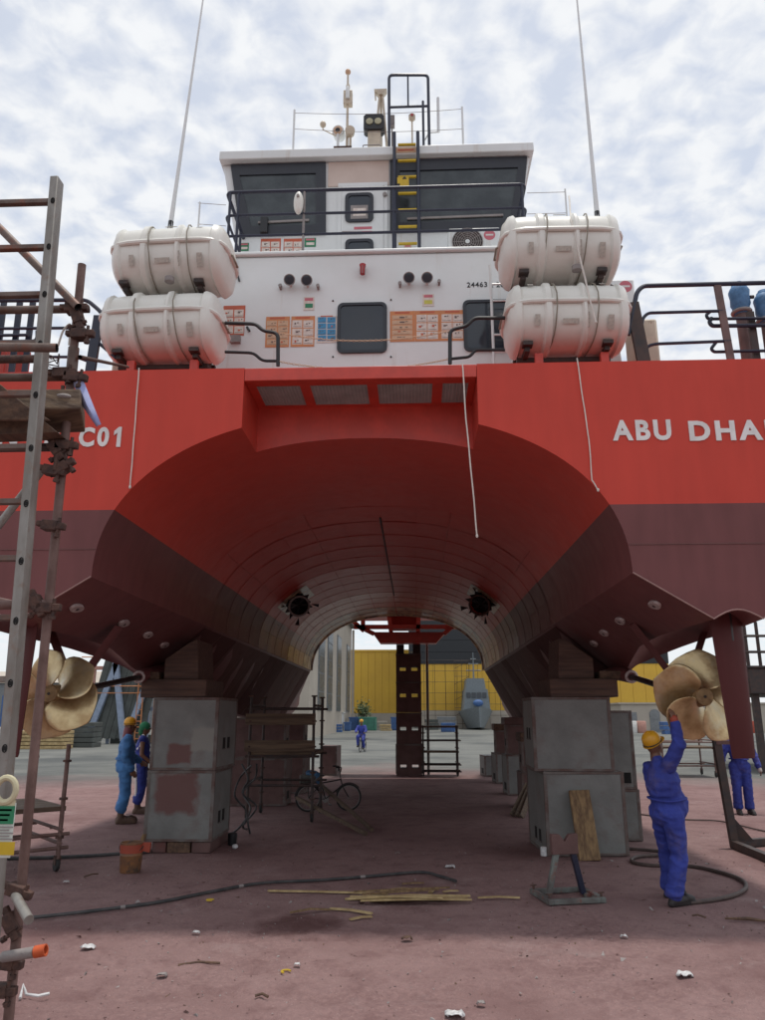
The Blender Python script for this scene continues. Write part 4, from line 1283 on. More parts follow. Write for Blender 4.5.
# quarter rails, right
YQ = 7.2
q1 = prail([(628, 335), (637, 292), (643, 286), (800, 282)], YQ, .024, 'quarter_rail')
prail([(637, 355), (643, 318), (648, 313), (722, 311)], YQ, .017, 'rail_bar', q1)
prail([(640, 357), (648, 346), (655, 344), (731, 341)], YQ, .017, 'rail_bar', q1)
prail([(800, 318), (708, 319), (706, 315), (711, 311)], YQ + .1, .017, 'rail_bar', q1)
prail([(800, 325), (712, 326), (709, 322), (712, 318)], YQ + .1, .022, 'rail_bar', q1)
prail([(800, 350), (714, 352), (711, 349), (717, 341)], YQ + .1, .017, 'rail_bar', q1)
mb = MB(); a = at(717, 284, YQ); c = at(732, 358, YQ); mb.bar((c.x, YQ, 4.8), a, .07, .03, (0, 1, 0)); mb.build('rail_stanchion', PIPEB, ship)
mb = MB(); a = at(632, 303, YQ); c = at(646, 358, YQ); mb.bar((c.x, YQ, 4.8), a, .13, .04, (0, 1, 0)); mb.build('rail_stanchion', DARK, ship)
mb = MB(); a = at(750, 312, YQ + .15); c = at(757, 358, YQ + .15); mb.bar((c.x, YQ + .15, 4.8), a, .07, .03, (0, 1, 0)); mb.build('rail_stanchion', DARK, ship)
# wrapped vent heads
for px, py, yb in ((735, 285, 357), (760, 293, 357)):
    a = at(px, py, YQ + .35); b_ = at(px + 9, yb, YQ + .35)
    ax = Vector((a.x, YQ + .35, 0))
    zb = 4.77; zt_ = a.z
    mb = MB(); mb.lathe([(.062, 0), (.062, zt_ - zb - .28)], (a.x + .03, YQ + .35, zb), (0, 0, 1), 18); vp = mb.build('vent_pipe', PIPEB, ship)
    h0 = zt_ - .36
    mb = MB(); mb.lathe([(.065, 0), (.084, .03), (.088, .09), (.102, .12), (.098, .2), (.108, .27), (.09, .31), (.075, .33)], (a.x + .03, YQ + .35, h0), (0, 0, 1), 18); mb.build('vent_wrap', BLUEW, vp)
    mb = MB(); mb.lathe([(.076, 0), (.07, .03), (.055, .04), (.05, .06)], (a.x + .03, YQ + .35, h0 + .32), (0, 0, 1), 18); mb.build('vent_cap', BLUEW, vp)
    mb = MB(); mb.tube(arc((a.x + .03, YQ + .35, h0 + .03), .088, 0, 345, 19, (1, 0, 0), (0, 1, 0)), .02, 8, closed=True); mb.build('tape_band', GREYT, vp)
    mb = MB(); mb.tube([(a.x + .13, YQ + .33, h0 + .2), (a.x + .17, YQ + .33, h0 + .2)], .02, 8); mb.build('vent_latch', DARK, vp)
# quarter rails, left
q2 = prail([(108, 322), (100, 311), (87, 300), (-40, 301)], YQ, .022, 'quarter_rail')
prail([(116, 358), (101, 345), (86, 331), (72, 328), (-40, 329)], YQ, .017, 'rail_bar', q2)
prail([(90, 362), (76, 357), (-40, 357)], YQ, .016, 'rail_bar', q2)
mb = MB(); a = at(99, 316, YQ); c = at(90, 364, YQ); mb.bar((c.x, YQ, 4.8), a, .10, .04, (0, 1, 0)); mb.build('rail_stanchion', NAVY, ship)
for px in (4, 20, 33):
    a = at(px, 302, YQ + .3); c = at(px - 7, 364, YQ + .3); mb = MB(); mb.bar((c.x, YQ + .3, 4.8), a, .06, .03, (0, 1, 0)); mb.build('rail_stanchion', NAVY, ship)
prail([(37, 331), (37, 341), (-40, 342)], YQ + .1, .018, 'rail_bar', q2)
prail([(28, 335), (-40, 336)], YQ + .25, .018, 'rail_bar', q2)
for px in (3, 21):
    a = at(px, 357, YQ + .5); mb = MB(); mb.span((a.x - .06, YQ + .45, 4.77), (a.x + .06, YQ + .6, a.z + .1)); mb.build('red_box', RED, ship, bevel=.01)
    mb = MB(); mb.span((a.x - .045, YQ + .5, a.z + .1), (a.x + .045, YQ + .58, a.z + .3)) if False else None

# ------------------------------------------------------------ life raft canisters
def raft_mesh(parent, L_=1.24, half='upper'):
    nx_ = 50
    mb = MB()
    n = 24
    vs = []
    sgn = 1 if half == 'upper' else -1
    K = 15
    xs_ = [-1 + 2 * i / nx_ for i in range(nx_ + 1)]
    for u in xs_:
        e = (1 - abs(u) ** 7) ** (1 / 3.2) if abs(u) < 1 else 0.0
        e = 0.40 + 0.60 * e if abs(u) < 1 else 0.40
        rib = 0.030 if any(abs(u - c) < 0.06 for c in (-0.86, -0.36, 0.22, 0.86)) else 0.0
        for j in range(K):
            a = math.pi * j / (K - 1)
            ca, sa = math.cos(a), math.sin(a)
            k = (abs(ca) ** 2.7 + abs(sa) ** 2.7) ** (-1 / 2.7)
            ry = (0.355 + rib) * e * k; rz = (0.36 + rib) * e * k
            if half == 'upper': rz *= 0.86
            vs.append(Vector((u * L_ / 2, ry * ca, sgn * rz * sa)))
    fs = [(i * K + j, i * K + j + 1, (i + 1) * K + j + 1, (i + 1) * K + j) for i in range(nx_) for j in range(K - 1)]
    fs += [tuple(range(K)), tuple(nx_ * K + j for j in range(K - 1, -1, -1))]
    mb.add(vs, fs)
    return mb.build('upper_shell' if half == 'upper' else 'lower_shell', GRP, parent, ang=50)
def raft(label, loc, rz, seed):
    t_ = thing('life_raft', label, 'life raft', loc, rz, 'white life raft canisters on the stern', local=True)
    t_.rotation_euler = (R(-4), 0, rz)
    up_ = raft_mesh(t_, half='upper'); lo_ = raft_mesh(t_, half='lower')
    mb = MB()
    ring = []
    for i in range(44):
        a = 2 * math.pi * i / 44
        ca, sa = math.cos(a), math.sin(a)
        k = (abs(ca) ** 5 + abs(sa) ** 5) ** (-1 / 5)
        ring.append(Vector((0.625 * ca * k, 0.375 * sa * k, 0)))
    mb.tube(ring, 0.026, 8, closed=True); mb.build('flange', GRP, t_)
    rnd = random.Random(seed)
    for u in (-0.30, 0.36):
        mb = MB()
        pts = []
        for i in range(28):
            a = 2 * math.pi * i / 28
            ca, sa = math.cos(a), math.sin(a)
            k = (abs(ca) ** 2.7 + abs(sa) ** 2.7) ** (-1 / 2.7)
            pts.append(Vector((u * .62 + 0.04 * math.sin(a * 1 + seed), 0.372 * ca * k * (1.02 if abs(sa) > .3 else 1.09), (0.372 if sa < 0 else .325) * sa * k)))
        mb.tube(pts, 0.007, 6, closed=True); mb.build('lashing', STRAP, t_)
    for sx in (-0.86, -0.36, 0.22, 0.86):               # moulded straps on the shell
        pass
    spots = [(-0.55, -30, .05, .10), (-0.02, -32, .16, .045), (0.24, -30, .05, .14), (0.62, -34, .06, .13), (-0.36, 48, .06, .07), (0.0, 55, .13, .03), (0.55, 45, .06, .07), (-0.62, 42, .06, .06)]
    for u, an, ww, hh in spots[:6 + seed % 3]:
        a = R(180 + an) if an < 0 else R(180 - an)
        def sp_(a_, x):
            ca, sa = -abs(math.cos(R(an))) , math.sin(R(an))
            return None
        th = R(an); ca, sa = math.cos(th), math.sin(th)
        k = (abs(ca) ** 2.7 + abs(sa) ** 2.7) ** (-1 / 2.7)
        def P(dz_, x):
            th2 = th + dz_; c2, s2 = math.cos(th2), math.sin(th2)
            k2 = (abs(c2) ** 2.7 + abs(s2) ** 2.7) ** (-1 / 2.7)
            e = 1.024 + 0.0
            rib = .016
            return Vector((x, -(0.355 + rib) * c2 * k2 * 1.008, (0.36 + rib) * (0.86 if s2 > 0 else 1) * s2 * k2 * 1.008))
        if abs(u) > .8: continue
        x0, x1 = u * .62 - ww / 2, u * .62 + ww / 2
        da = hh / .36 / 2
        mb = MB(); mb.add([P(-da, x0), P(-da, x1), P(0, x1), P(0, x0), P(da, x1), P(da, x0)], [(0, 1, 2, 3), (3, 2, 4, 5)]); mb.build('label_patch', GRPTAG, t_)
    for sg in (-1, 1):
        mb = MB(); mb.tube([(sg * .63, -.1, 0), (sg * .66, -.1, -.02), (sg * .66, .1, -.02), (sg * .63, .1, 0)], .012, 6); mb.build('end_handle', STRAP, t_)
    return t_
RF = {}
for nm, px, py, lab in (('ll', 166, 329, 'white life raft canister, lower of the pair above the C01 lettering'), ('ul', 176, 263, 'white life raft canister, upper of the pair above the C01 lettering'),
                        ('lr', 564, 321, 'white life raft canister, lower of the pair above the ABU DHABI lettering'), ('ur', 557, 252, 'white life raft canister, upper of the pair above the ABU DHABI lettering')):
    p = at(px, py, 7.32)
    RF[nm] = (raft(lab, p, R(-2.5 if nm[1] == 'l' else 1.0), len(RF) + 3), p)
    for sg in (-1, 1):                       # cradle feet under each canister
        for yy in (-.2, .2):
            pass
for side in ('l', 'r'):
    pl, pu = RF['l' + side][1], RF['u' + side][1]
    mb = MB()
    mb.bar((pl.x - .5, 7.66, pl.z - .30), (pl.x + .46, 7.66, pl.z - .30), .05, .05)
    for dx_ in (-.42, .38):
        mb.span((pl.x + dx_ - .03, 7.62, 4.76), (pl.x + dx_ + .03, 7.70, pu.z - .28))
        for pz in (pl.z, pu.z):
            mb.bar((pl.x + dx_, 7.16, pz - .39), (pl.x + dx_, 7.68, pz - .385), .05, .05)
            mb.prism([(pl.x + dx_ - .05, 7.10, pz - .37), (pl.x + dx_ - .05, 7.20, pz - .37), (pl.x + dx_ - .05, 7.10, pz - .33)], (.10, 0, 0))
            mb.prism([(pl.x + dx_ - .05, 7.62, pz - .36), (pl.x + dx_ - .05, 7.50, pz - .36), (pl.x + dx_ - .05, 7.62, pz - .26)], (.10, 0, 0))
    rk = mb.build('raft_rack', DARK, ship)
    for dx_ in (-.30, .36):
        mb = MB(); mb.span((pl.x + dx_ - .04, 7.20, 4.76), (pl.x + dx_ + .04, 7.26, pl.z - .42)); mb.build('rack_post', RED, rk)
    for pz in (pl.z - .41, pu.z - .41):
        mb = MB(); mb.bar((pl.x - .5, 7.4, pz), (pl.x + .46, 7.4, pz), .06, .05); mb.build('rack_beam', DARK, rk)
    mb = MB(); mb.lathe([(.03, 0), (.05, .01), (.05, .06), (.02, .08)], (pl.x + .1, 7.03, pu.z - .42), (0, 0, 1), 12); mb.build('release_unit', GREYT, rk)
# ropes hanging from the deck
def rope(pts, r, label, knot=True):
    mb = MB()
    P = [Vector(p) for p in pts]
    full = []
    for i in range(len(P) - 1):
        for j in range(6):
            full.append(P[i].lerp(P[i + 1], j / 6) + Vector((.0015 * math.sin(i * 6 + j), 0, 0)))
    full.append(P[-1])
    mb.tube(full, r, 6)
    if knot: mb.ell(P[-1], (.012, .012, .018))
    return mb.build('rope', ROPE, None, label=label, cat='rope')
rope([at(139, 368, T - .03), at(136, 410, T - .02), at(133, 450, T - .02), at(130, 487, T - .02)], .006, 'white rope hanging down the transom beside the C01 lettering')
rope([at(462.5, 364, T - .03), at(466, 420, T - .03), at(472, 480, T - .03), at(477, 536, T - .03)], .007, 'long white rope hanging free in the mouth of the tunnel')
rope([at(577, 358, T - .03), at(583, 400, T - .02), at(589, 440, T - .02), at(592, 480, T - .02), at(598, 490, T - .02)], .006, 'white rope hanging down the transom beside the word ABU')
rope([at(569, 196, 7.5), at(571, 220, 6.98), at(583, 270, 6.93), at(590, 300, 6.93), at(596, 322, 6.93)], .009, 'white rope draped over the life rafts by the tall right aerial')
# ------------------------------------------------------------ steel blocks under the hulls
def patched(body, w_, d_, h_, patches):
    "brushed-on paint patches with ragged edges, on the face towards the stern"
    m = body.copy(); t = m.node_tree; l = t.links.new; b = t.nodes['Principled BSDF']
    src = b.inputs['Base Color'].links[0].from_socket
    tcn = t.nodes.new('ShaderNodeTexCoord'); s = t.nodes.new('ShaderNodeSeparateXYZ'); l(tcn.outputs['Object'], s.inputs[0])
    nz = t.nodes.new('ShaderNodeTexNoise'); nz.inputs['Scale'].default_value = 7; nz.inputs['Detail'].default_value = 6; l(tcn.outputs['Object'], nz.inputs['Vector'])
    def op(o, a, b_):
        n = t.nodes.new('ShaderNodeMath'); n.operation = o
        for i, q in enumerate((a, b_)):
            if q is None: continue
            if isinstance(q, (int, float)): n.inputs[i].default_value = q
            else: l(q, n.inputs[i])
        return n.outputs[0]
    for (u0, v0, u1, v1, c) in patches:
        px_ = op('DIVIDE', op('ABSOLUTE', op('SUBTRACT', s.outputs[0], ((u0 + u1) / 2 - .5) * w_), None), (u1 - u0) / 2 * w_)
        pz_ = op('DIVIDE', op('ABSOLUTE', op('SUBTRACT', s.outputs[2], (v0 + v1) / 2 * h_), None), (v1 - v0) / 2 * h_)
        e = op('ADD', op('MAXIMUM', px_, pz_), op('MULTIPLY', nz.outputs['Fac'], .7))
        r = t.nodes.new('ShaderNodeMapRange'); r.inputs[1].default_value = 1.18; r.inputs[2].default_value = 1.42; r.inputs[3].default_value = .85; r.inputs[4].default_value = 0; l(e, r.inputs[0])
        fr_ = op('LESS_THAN', s.outputs[1], -d_ / 2 + .01)
        mm = t.nodes.new('ShaderNodeMixRGB'); l(op('MULTIPLY', r.outputs[0], fr_), mm.inputs[0]); l(src, mm.inputs[1]); mm.inputs[2].default_value = (*c, 1)
        src = mm.outputs[0]
    l(src, b.inputs['Base Color'])
    return m
PR, PP = (.135, .050, .044), (.25, .245, .22)
def block(label, x, y, z0, w_, d_, h_, rz=0.0, body=BLOCK, holes=True, patches=(), group='steel keel blocks', rim=BLOCKRIM, hole_rows=(0.3,)):
    t_ = thing('keel_block', label, 'steel block', (x, y, z0), rz, group, local=True)
    mb = MB(); mb.span((-w_ / 2, -d_ / 2, 0.004), (w_ / 2, d_ / 2, h_ - .004)); mb.build('body', patched(body, w_, d_, h_, patches) if patches else body, t_, bevel=.006)
    e = .035; g = .008
    for zc in (e / 2, h_ - e / 2):
        mb = MB()
        for sx in (-1, 1):
            mb.span((sx * (w_ / 2 - e * .5), -d_ / 2 - g, zc - e / 2), (sx * (w_ / 2 + g), d_ / 2 + g, zc + e / 2))
            mb.span((-w_ / 2 + e * .4, sx * (d_ / 2 - e * .5), zc - e / 2 + .001), (w_ / 2 - e * .4, sx * (d_ / 2 + g - .002), zc + e / 2 - .001))
        mb.build('edge_frame', rim, t_, bevel=.004)
    for sx in (-1, 1):
        for sy in (-1, 1):
            mb = MB(); mb.span((sx * (w_ / 2 - e), sy * (d_ / 2 - e), e), (sx * (w_ / 2 + g - .002), sy * (d_ / 2 + g - .003), h_ - e)); mb.build('corner_angle', rim, t_)
    if holes:
        for fr in hole_rows:
            for sx in (-1, 1):
                for yy in (-.13, .10):
                    mb = MB(); mb.span((sx * w_ / 2 - .004, d_ * yy - .06, h_ * fr), (sx * (w_ / 2) + .004, d_ * yy + .06, h_ * fr + .14)); mb.build('hand_hole', HOLE, t_)
                    mb = MB(); mb.span((sx * w_ / 2 + .004, d_ * yy - .07, h_ * fr - .012), (sx * (w_ / 2 + .012), d_ * yy + .07, h_ * fr)); mb.build('hole_lip', rim, t_)
    return t_
YB = 10.15
def bx(px0, px1, py):
    a = at(px0, py, YB).x; c = at(px1, py, YB).x
    return (a + c) / 2, (c - a)
# left pair
cx_, ww = bx(145, 212, 810)
zmid, ztop_ = .97, 1.87
block('grey steel block with a big faded red square, beside the orange bucket', cx_, YB + .5, 0.13, ww, 1.0, zmid - .13, R(1), patches=((.10, .38, .76, .98, PR),), hole_rows=(.22,))
cx2, w2 = bx(153, 218, 730)
block('grey steel block with a small red square, upper one behind the two workers', cx2, YB + .5, zmid, w2, 1.0, ztop_ - zmid, R(-1), patches=((.26, .08, .64, .36, PR), (.60, .26, .97, .58, PP)), hole_rows=(.28,))
mb = MB(); mb.span((cx_ - ww * .36, YB + .02, 0.0), (cx_ - ww * .16, YB + .95, .128)); mb.build('base_timber', BLOCKPINK, None, bevel=.01, label='dull red timber pad under the block by the orange bucket', cat='timber')
mb = MB(); mb.span((cx_ - ww * .14, YB + .01, 0.0), (cx_ + ww * .20, YB + .95, .128)); mb.build('base_timber', WOODY, None, bevel=.01, label='dark brown timber pad under the block by the orange bucket', cat='timber')
mb = MB(); mb.span((cx_ + ww * .22, YB + .02, 0.0), (cx_ + ww * .50, YB + .95, .128)); mb.build('base_timber', BLOCKRED, None, bevel=.01, label='grey maroon pad at the inner corner of the left hand block stack', cat='timber')
mb = MB(); mb.prism([(cx_ - ww * .60, YB - .02, .005), (cx_ - ww * .52, YB - .02, .005), (cx_ - ww * .44, YB - .02, .22), (cx_ - ww * .5, YB - .02, .22)], (0, .3, 0)); mb.build('wedge', WOODZ, None, label='pale wooden wedge leaning on the block by the orange bucket', cat='wedge')
# right pair
cx3, w3 = bx(543, 624, 810)
block('grey steel block with a rough timber board leaning on it', cx3, YB + .55, 0.0, w3, 1.1, zmid, R(3), hole_rows=(.12,))
cx4, w4 = bx(534, 612, 730)
block('grey steel block stacked above the leaning timber board', cx4, YB + .5, zmid, w4, 1.0, ztop_ - zmid, R(-1), patches=((.2, .6, .7, .72, BLOCKPINK),) if False else (), hole_rows=(.42,))
# second stack further out on the right
xo = at(622, 790, 11.5).x
block('narrow grey block at the foot of the stack behind the leaning board stack', at(628, 820, 11.35).x, 11.6, 0, .34, .5, .66, R(2), holes=False)
block('tall narrow grey block with one black opening behind the leaning board stack', at(618, 760, 11.35).x, 11.6, .66, .46, .5, 1.05, R(0), holes=False)
mb = MB(); p = at(621, 770, 11.33); mb.span(p + Vector((-.10, -.012, -.07)), p + Vector((.10, 0.03, .07))); mb.build('opening', HOLE, bpy.data.objects['keel_block.005'] if False else None, label='square black opening cut in the narrow grey block', cat='opening') if False else None
op = [o for o in bpy.data.objects if o.get('label', '').startswith('tall narrow grey block')][0]
mb = MB(); mb.span((-.02, -.256, .08), (.16, -.245, .22)); mb.build('opening', HOLE, op)
# inner rows receding to the bow
for i, (px, Yb, w_, h1, h2) in enumerate(((530, 15.4, .42, .62, .55), (517, 17.8, .55, .82, .62), (504, 20.7, .52, .72, .55), (491, 23.0, .5, .55, 0))):
    x = at(px, 760, Yb).x
    lab = ['third', 'fourth', 'fifth', 'sixth'][i]
    block('dusty steel block on the ground in the %s stack under the right hull' % lab, x, Yb, 0, w_, .7, h1, R(2 * i), body=BLOCKRED if i in (0,) else BLOCK, hole_rows=(.12,), group='blocks receding under the right hull')
    if h2:
        block('dusty maroon block on top of the %s stack under the right hull' % lab, x + .02, Yb, h1, w_ * .92, .66, h2, R(-3), body=BLOCKRED, hole_rows=(.3,), group='blocks receding under the right hull')
        mb = MB(); mb.span((x - w_ * .5, Yb - .34, h1 + h2), (x + w_ * .55, Yb + .34, h1 + h2 + .16)); mb.build('packing_timber', BLOCKRED if i == 1 else WOODY, None, bevel=.01, label='packing timber on top of the %s stack under the right hull' % lab, cat='timber')
for i, (px, Yb, w_, h1, h2) in enumerate(((262, 15.6, 1.05, .85, .75), (285, 18.0, 1.0, .85, .75), (331, 23.2, .45, .8, 0))):
    x = at(px, 760, Yb).x
    lab = ['just behind the scaffold', 'beyond the bicycle', 'standing alone in daylight past the bicycle'][i]
    block('steel block on the ground under the left hull, %s' % lab, x, Yb, 0, w_, .7, h1, R(-2 * i), body=BLOCKRED, hole_rows=(.12,), group='blocks receding under the left hull')
    if h2:
        block('steel block one tier up under the left hull, %s' % lab, x - .02, Yb, h1, w_ * .95, .66, h2, R(3), body=BLOCKRED, hole_rows=(.3,), group='blocks receding under the left hull')
# timbers on the near stacks, shaped to the hull bottom
for sg, nm in ((-1, 'left'), (1, 'right')):
    xx = lambda o: X0 + sg * o
    mb = MB(); mb.span((xx(2.22), YB + .02, ztop_), (xx(3.08), YB + .98, 2.10)); mb.build('bearing_timber', STAINED, None, bevel=.012, label='thick dark bearing timber on the near %s block stack' % nm, cat='timber')
    mb = MB(); mb.prism([(xx(o), YB + .06, z) for o, z in ((2.34, 2.102), (2.80, 2.102), (2.80, 2.36), (2.50, 2.57), (2.38, 2.62))], (0, .8, 0)); mb.build('shaped_timber', STAINED, None, bevel=.012, label='brown shaped timber wedge touching the %s hull above the block stack' % nm, cat='timber')
    mb = MB(); mb.span((xx(2.88), YB + .1, 2.102), (xx(3.2), YB + .7, 2.2)); mb.build('packing_board', WOODY, None, bevel=.008, label='small packing board on the outer end of the %s bearing timber' % nm, cat='timber')
# rough board leaning on the right block
a = gnd(590, 861); a2 = at(580, 790, YB - .02)
mb = MB(); mb.bar((a.x, a.y, 0.0), (a.x - .03, YB - .06, a2.z), .25, .05, (0, -1, 0)); mb.build('leaning_board', WOODZ, None, bevel=.01, label='rough yellowish timber board leaning on a grey steel block', cat='board')
mb = MB(); p = gnd(544, 856); mb.lathe([(.035, 0), (.04, .005), (.04, .10), (.03, .105)], (p.x, p.y, 0), (0, 0, 1), 14); mb.build('paper_cup', TRASH, None, label='crushed white cup by the foot of the right block', cat='cup')
# planks leaning against the stack deeper in
for i in range(3):
    a = gnd(512 + i * 5, 816 + i); b_ = at(529 + i * 3, 790 - i * 3, 14.6)
    mb = MB(); mb.bar((a.x, a.y, .01), (b_.x, 14.75, .45), .09, .02, (0, -1, 0)); mb.build('leaning_plank', WOOD, None, label=['thin plank leaning on the third stack, its foot farthest out', 'middle one of the thin planks leaning on the third stack', 'thin plank leaning on the third stack, its foot closest to the steel'][i], cat='plank', group='planks leaning under the right hull')
# central column
xc = at(409, 720, 23.0).x
z = 0.0
for i, h_ in enumerate((.86, .86, .86, .80)):
    lab = ['lowest', 'second lowest', 'third lowest', 'topmost'][i]
    t_ = thing('column_block', '%s maroon steel block of the tall free standing column' % lab, 'steel block', (xc, 23.0, z), 0, 'blocks of the tall central column', local=True)
    w_ = .72
    # a hollow block: frame with two see-through openings
    oz0, oz1 = (.20, .30) if i % 2 == 0 else (.30, .42)
    if i == 2: oz0, oz1 = (.42, .53)
    if i == 3: oz0, oz1 = (.30, .42)
    if i == 1: oz0, oz1 = (.36, .46)
    xs_ = [-w_ / 2, -.26, -.08, .08, .26, w_ / 2]
    mb = MB()
    mb.span((-w_ / 2, -.3, 0), (w_ / 2, .3, oz0)); mb.span((-w_ / 2, -.3, oz1), (w_ / 2, .3, h_ - .006))
    for k in (0, 2, 4):
        mb.span((xs_[k], -.3, oz0), (xs_[k + 1], .3, oz1))
    mb.build('body', BLOCKRED, t_)
    mb = MB(); mb.span((-w_ / 2 - .01, -.31, h_ - .05), (w_ / 2 + .01, .31, h_ - .007)); mb.build('edge_frame', BLOCKRIM, t_)
    if i == 0:
        for sx in (-1, 1):
            mb = MB(); mb.span((sx * (w_ / 2) - .02, -.315, .06), (sx * (w_ / 2) + .02, -.30, h_)); mb.build('edge_strip', BLOCKRIM, t_)
    z += h_
for sx in (-1, 1):
    mb = MB(); mb.span((xc + sx * .24 - .11, 22.8, z), (xc + sx * .24 + .11, 23.2, z + .26)); mb.build('column_packer', DARK, None, label='dark packing piece on the tall central column, on the side ' + ('of the pale pole' if sx > 0 else 'away from the pale pole'), cat='timber', group='packers on the central column')
mb = MB(); p = at(427, 660, 23.25); mb.tube([(p.x, 23.25, 0), (p.x, 23.25, 3.9)], .04, 8); mb.build('prop_pole', ALU, None, label='pale grey pole standing beside the tall central column', cat='pole')
# red bow frame under the fore end of the deck
YF = 22.35
mb = MB()
def fr(a, b_, w_=.10, d_=.12):
    mb.bar(at(*a, YF), at(*b_, YF), w_, d_, (0, 1, 0))
A = [(352, 621), (372, 633), (380, 643), (436, 643), (446, 633), (455, 621)]
mb.prism([at(*p, YF) for p in [(372, 632), (380, 643), (436, 643), (446, 632)]], (0, .5, 0))
fm = mb.build('bow_frame', RED, ship, bevel=.01)
for a, b_ in (((354, 627), (456, 627)), ((360, 627), (374, 634)), ((452, 627), (444, 634)), ((363, 612), (363, 630)), ((448, 612), (448, 630)), ((388, 608), (391, 632)), ((419, 608), (418, 632)), ((354, 622), (364, 631)), ((456, 622), (446, 631))):
    mb = MB(); fr(a, b_, .12, .14); mb.build('frame_bar', RED, fm)
mb = MB(); a = at(391, 630, YF + .2); c = at(417, 606, YF + .2); mb.span((a.x, YF + .2, a.z), (c.x, YF + .5, c.z)); mb.build('frame_box', HULL, fm)
mb = MB(); a = at(345, 610, YF + .1); c = at(463, 603, YF + .1); mb.span((a.x, YF - .1, 4.42), (c.x, YF + 1.2, 4.75)); mb.build('bow_beam', RED, ship)

# ------------------------------------------------------------ people
def figure(label, loc, rz, scale, pose, cloth, boots, skin=SKIN, voxel=.011, sleeves=True, gloves=None, group=None, head_tilt=0.0, belly=0.0, bare_arms=False):
    t_ = thing('person', label, 'person', loc, rz, group, local=True)
    t_.scale = (scale,) * 3
    J = dict(pelvis=(0, 0, .95), chest=(0, 0, 1.27), neck=(0, -.01, 1.47), head=(0, .02, 1.63),
             shr=(.18, 0, 1.42), elr=(.24, -.03, 1.13), wrr=(.25, .07, .88), shl=(-.18, 0, 1.42), ell=(-.24, -.03, 1.13), wrl=(-.25, .07, .88),
             hir=(.095, 0, .93), knr=(.105, .03, .50), anr=(.11, -.02, .10), hil=(-.095, 0, .93), knl=(-.105, .03, .50), anl=(-.11, -.02, .10), tor=(.125, .17, .035), tol=(-.125, .17, .035))
    J.update(pose)
    J = {k: Vector(v) for k, v in J.items()}
    def conv(mb, name, m, vx, sm, parent=t_, disp=0.0):
        o = mb.build(name, m, parent)
        o.data.polygons.foreach_set('use_smooth', [True] * len(o.data.polygons))
        r = o.modifiers.new('remesh', 'REMESH'); r.mode = 'VOXEL'; r.voxel_size = vx; r.use_smooth_shade = True
        s_ = o.modifiers.new('smooth', 'SMOOTH'); s_.iterations = sm; s_.factor = .5
        bpy.context.view_layer.update()
        dg = bpy.context.evaluated_depsgraph_get()
        me_ = bpy.data.meshes.new_from_object(o.evaluated_get(dg))
        o.modifiers.clear()
        old = o.data
        o.data = me_
        if not me_.materials: me_.materials.append(m)
        bpy.data.meshes.remove(old)
        if disp:
            nrm = [v.normal.copy() for v in me_.vertices]
            cos = [v.co.copy() for v in me_.vertices]
            flat = []
            for q, vn in zip(cos, nrm):
                n_ = (.6 - 2.2 * abs(noise.noise(Vector((q.x * 5, q.y * 5, q.z * 9 + q.x * 4))))) + noise.noise(Vector((q.x * 12, q.y * 12, q.z * 22))) * .5
                flat += list(q + vn * (disp * n_))
            me_.vertices.foreach_set('co', flat)
            me_.update()
        me_.polygons.foreach_set('use_smooth', [True] * len(me_.polygons))
        return o
    # body: one continuous skin surface
    mb = MB()
    h = J['head']; tilt = Matrix.Rotation(head_tilt, 3, 'X')
    hp = lambda x, y, z: h + tilt @ Vector((x, y, z))
    mb.ell(h, (.076, .096, .112), tilt)
    mb.ell(hp(0, .03, -.06), (.055, .062, .06), tilt)
    mb.ell(hp(0, .10, -.01), (.014, .02, .026), tilt)
    mb.ell(hp(0, .088, -.055), (.028, .014, .012), tilt)
    for sx in (-1, 1):
        mb.ell(hp(sx * .078, 0, -.005), (.012, .02, .03), tilt)
    mb.cap(J['neck'] + Vector((0, 0, -.05)), hp(0, -.015, -.06), .062, .056)
    mb.ell(J['chest'], (.150, .100, .21)); mb.ell(J['pelvis'], (.140, .105, .12)); mb.cap(J['pelvis'], J['chest'], .115, .125)
    for s_ in 'rl':
        sg = 1 if s_ == 'r' else -1
        mb.cap(J['chest'] + Vector((0, 0, .1)), J['sh' + s_], .08, .062)
        mb.cap(J['sh' + s_], J['el' + s_], .052, .042); mb.cap(J['el' + s_], J['wr' + s_], .042, .030)
        fd = (J['wr' + s_] - J['el' + s_]).normalized()
        side = fd.cross(Vector((1, 0, 0)))
        side = side.normalized() if side.length > .2 else Vector((0, 1, 0))
        nr_ = fd.cross(side)
        w0 = J['wr' + s_]
        for k in range(4):
            off = (k - 1.5) * .021
            ln = (.066, .078, .074, .058)[k]
            b0 = w0 + fd * .03 + side * off * .7; b1 = w0 + fd * .085 + side * off
            mb.cap(b0, b1, .0145, .0125, 8)
            m_ = b1 + fd * ln * .55 + nr_ * .008 * sg
            mb.cap(b1, m_, .0105, .0095, 8); mb.cap(m_, m_ + fd * ln * .45 + nr_ * .016 * sg, .0095, .0085, 8)
        th = w0 + fd * .03 + side * .03
        mb.cap(w0 + fd * .01, th, .017, .015, 8); mb.cap(th, th + fd * .035 + side * .025, .013, .011, 8); mb.cap(th + fd * .035 + side * .025, th + fd * .06 + side * .03, .011, .009, 8)
        mb.cap(J['hi' + s_], J['kn' + s_], .082, .056); mb.cap(J['kn' + s_], J['an' + s_], .056, .038)
        mb.cap(J['an' + s_], J['to' + s_], .036, .028)
    conv(mb, 'body', skin, voxel * .8, 3)
    # coverall
    mb = MB()
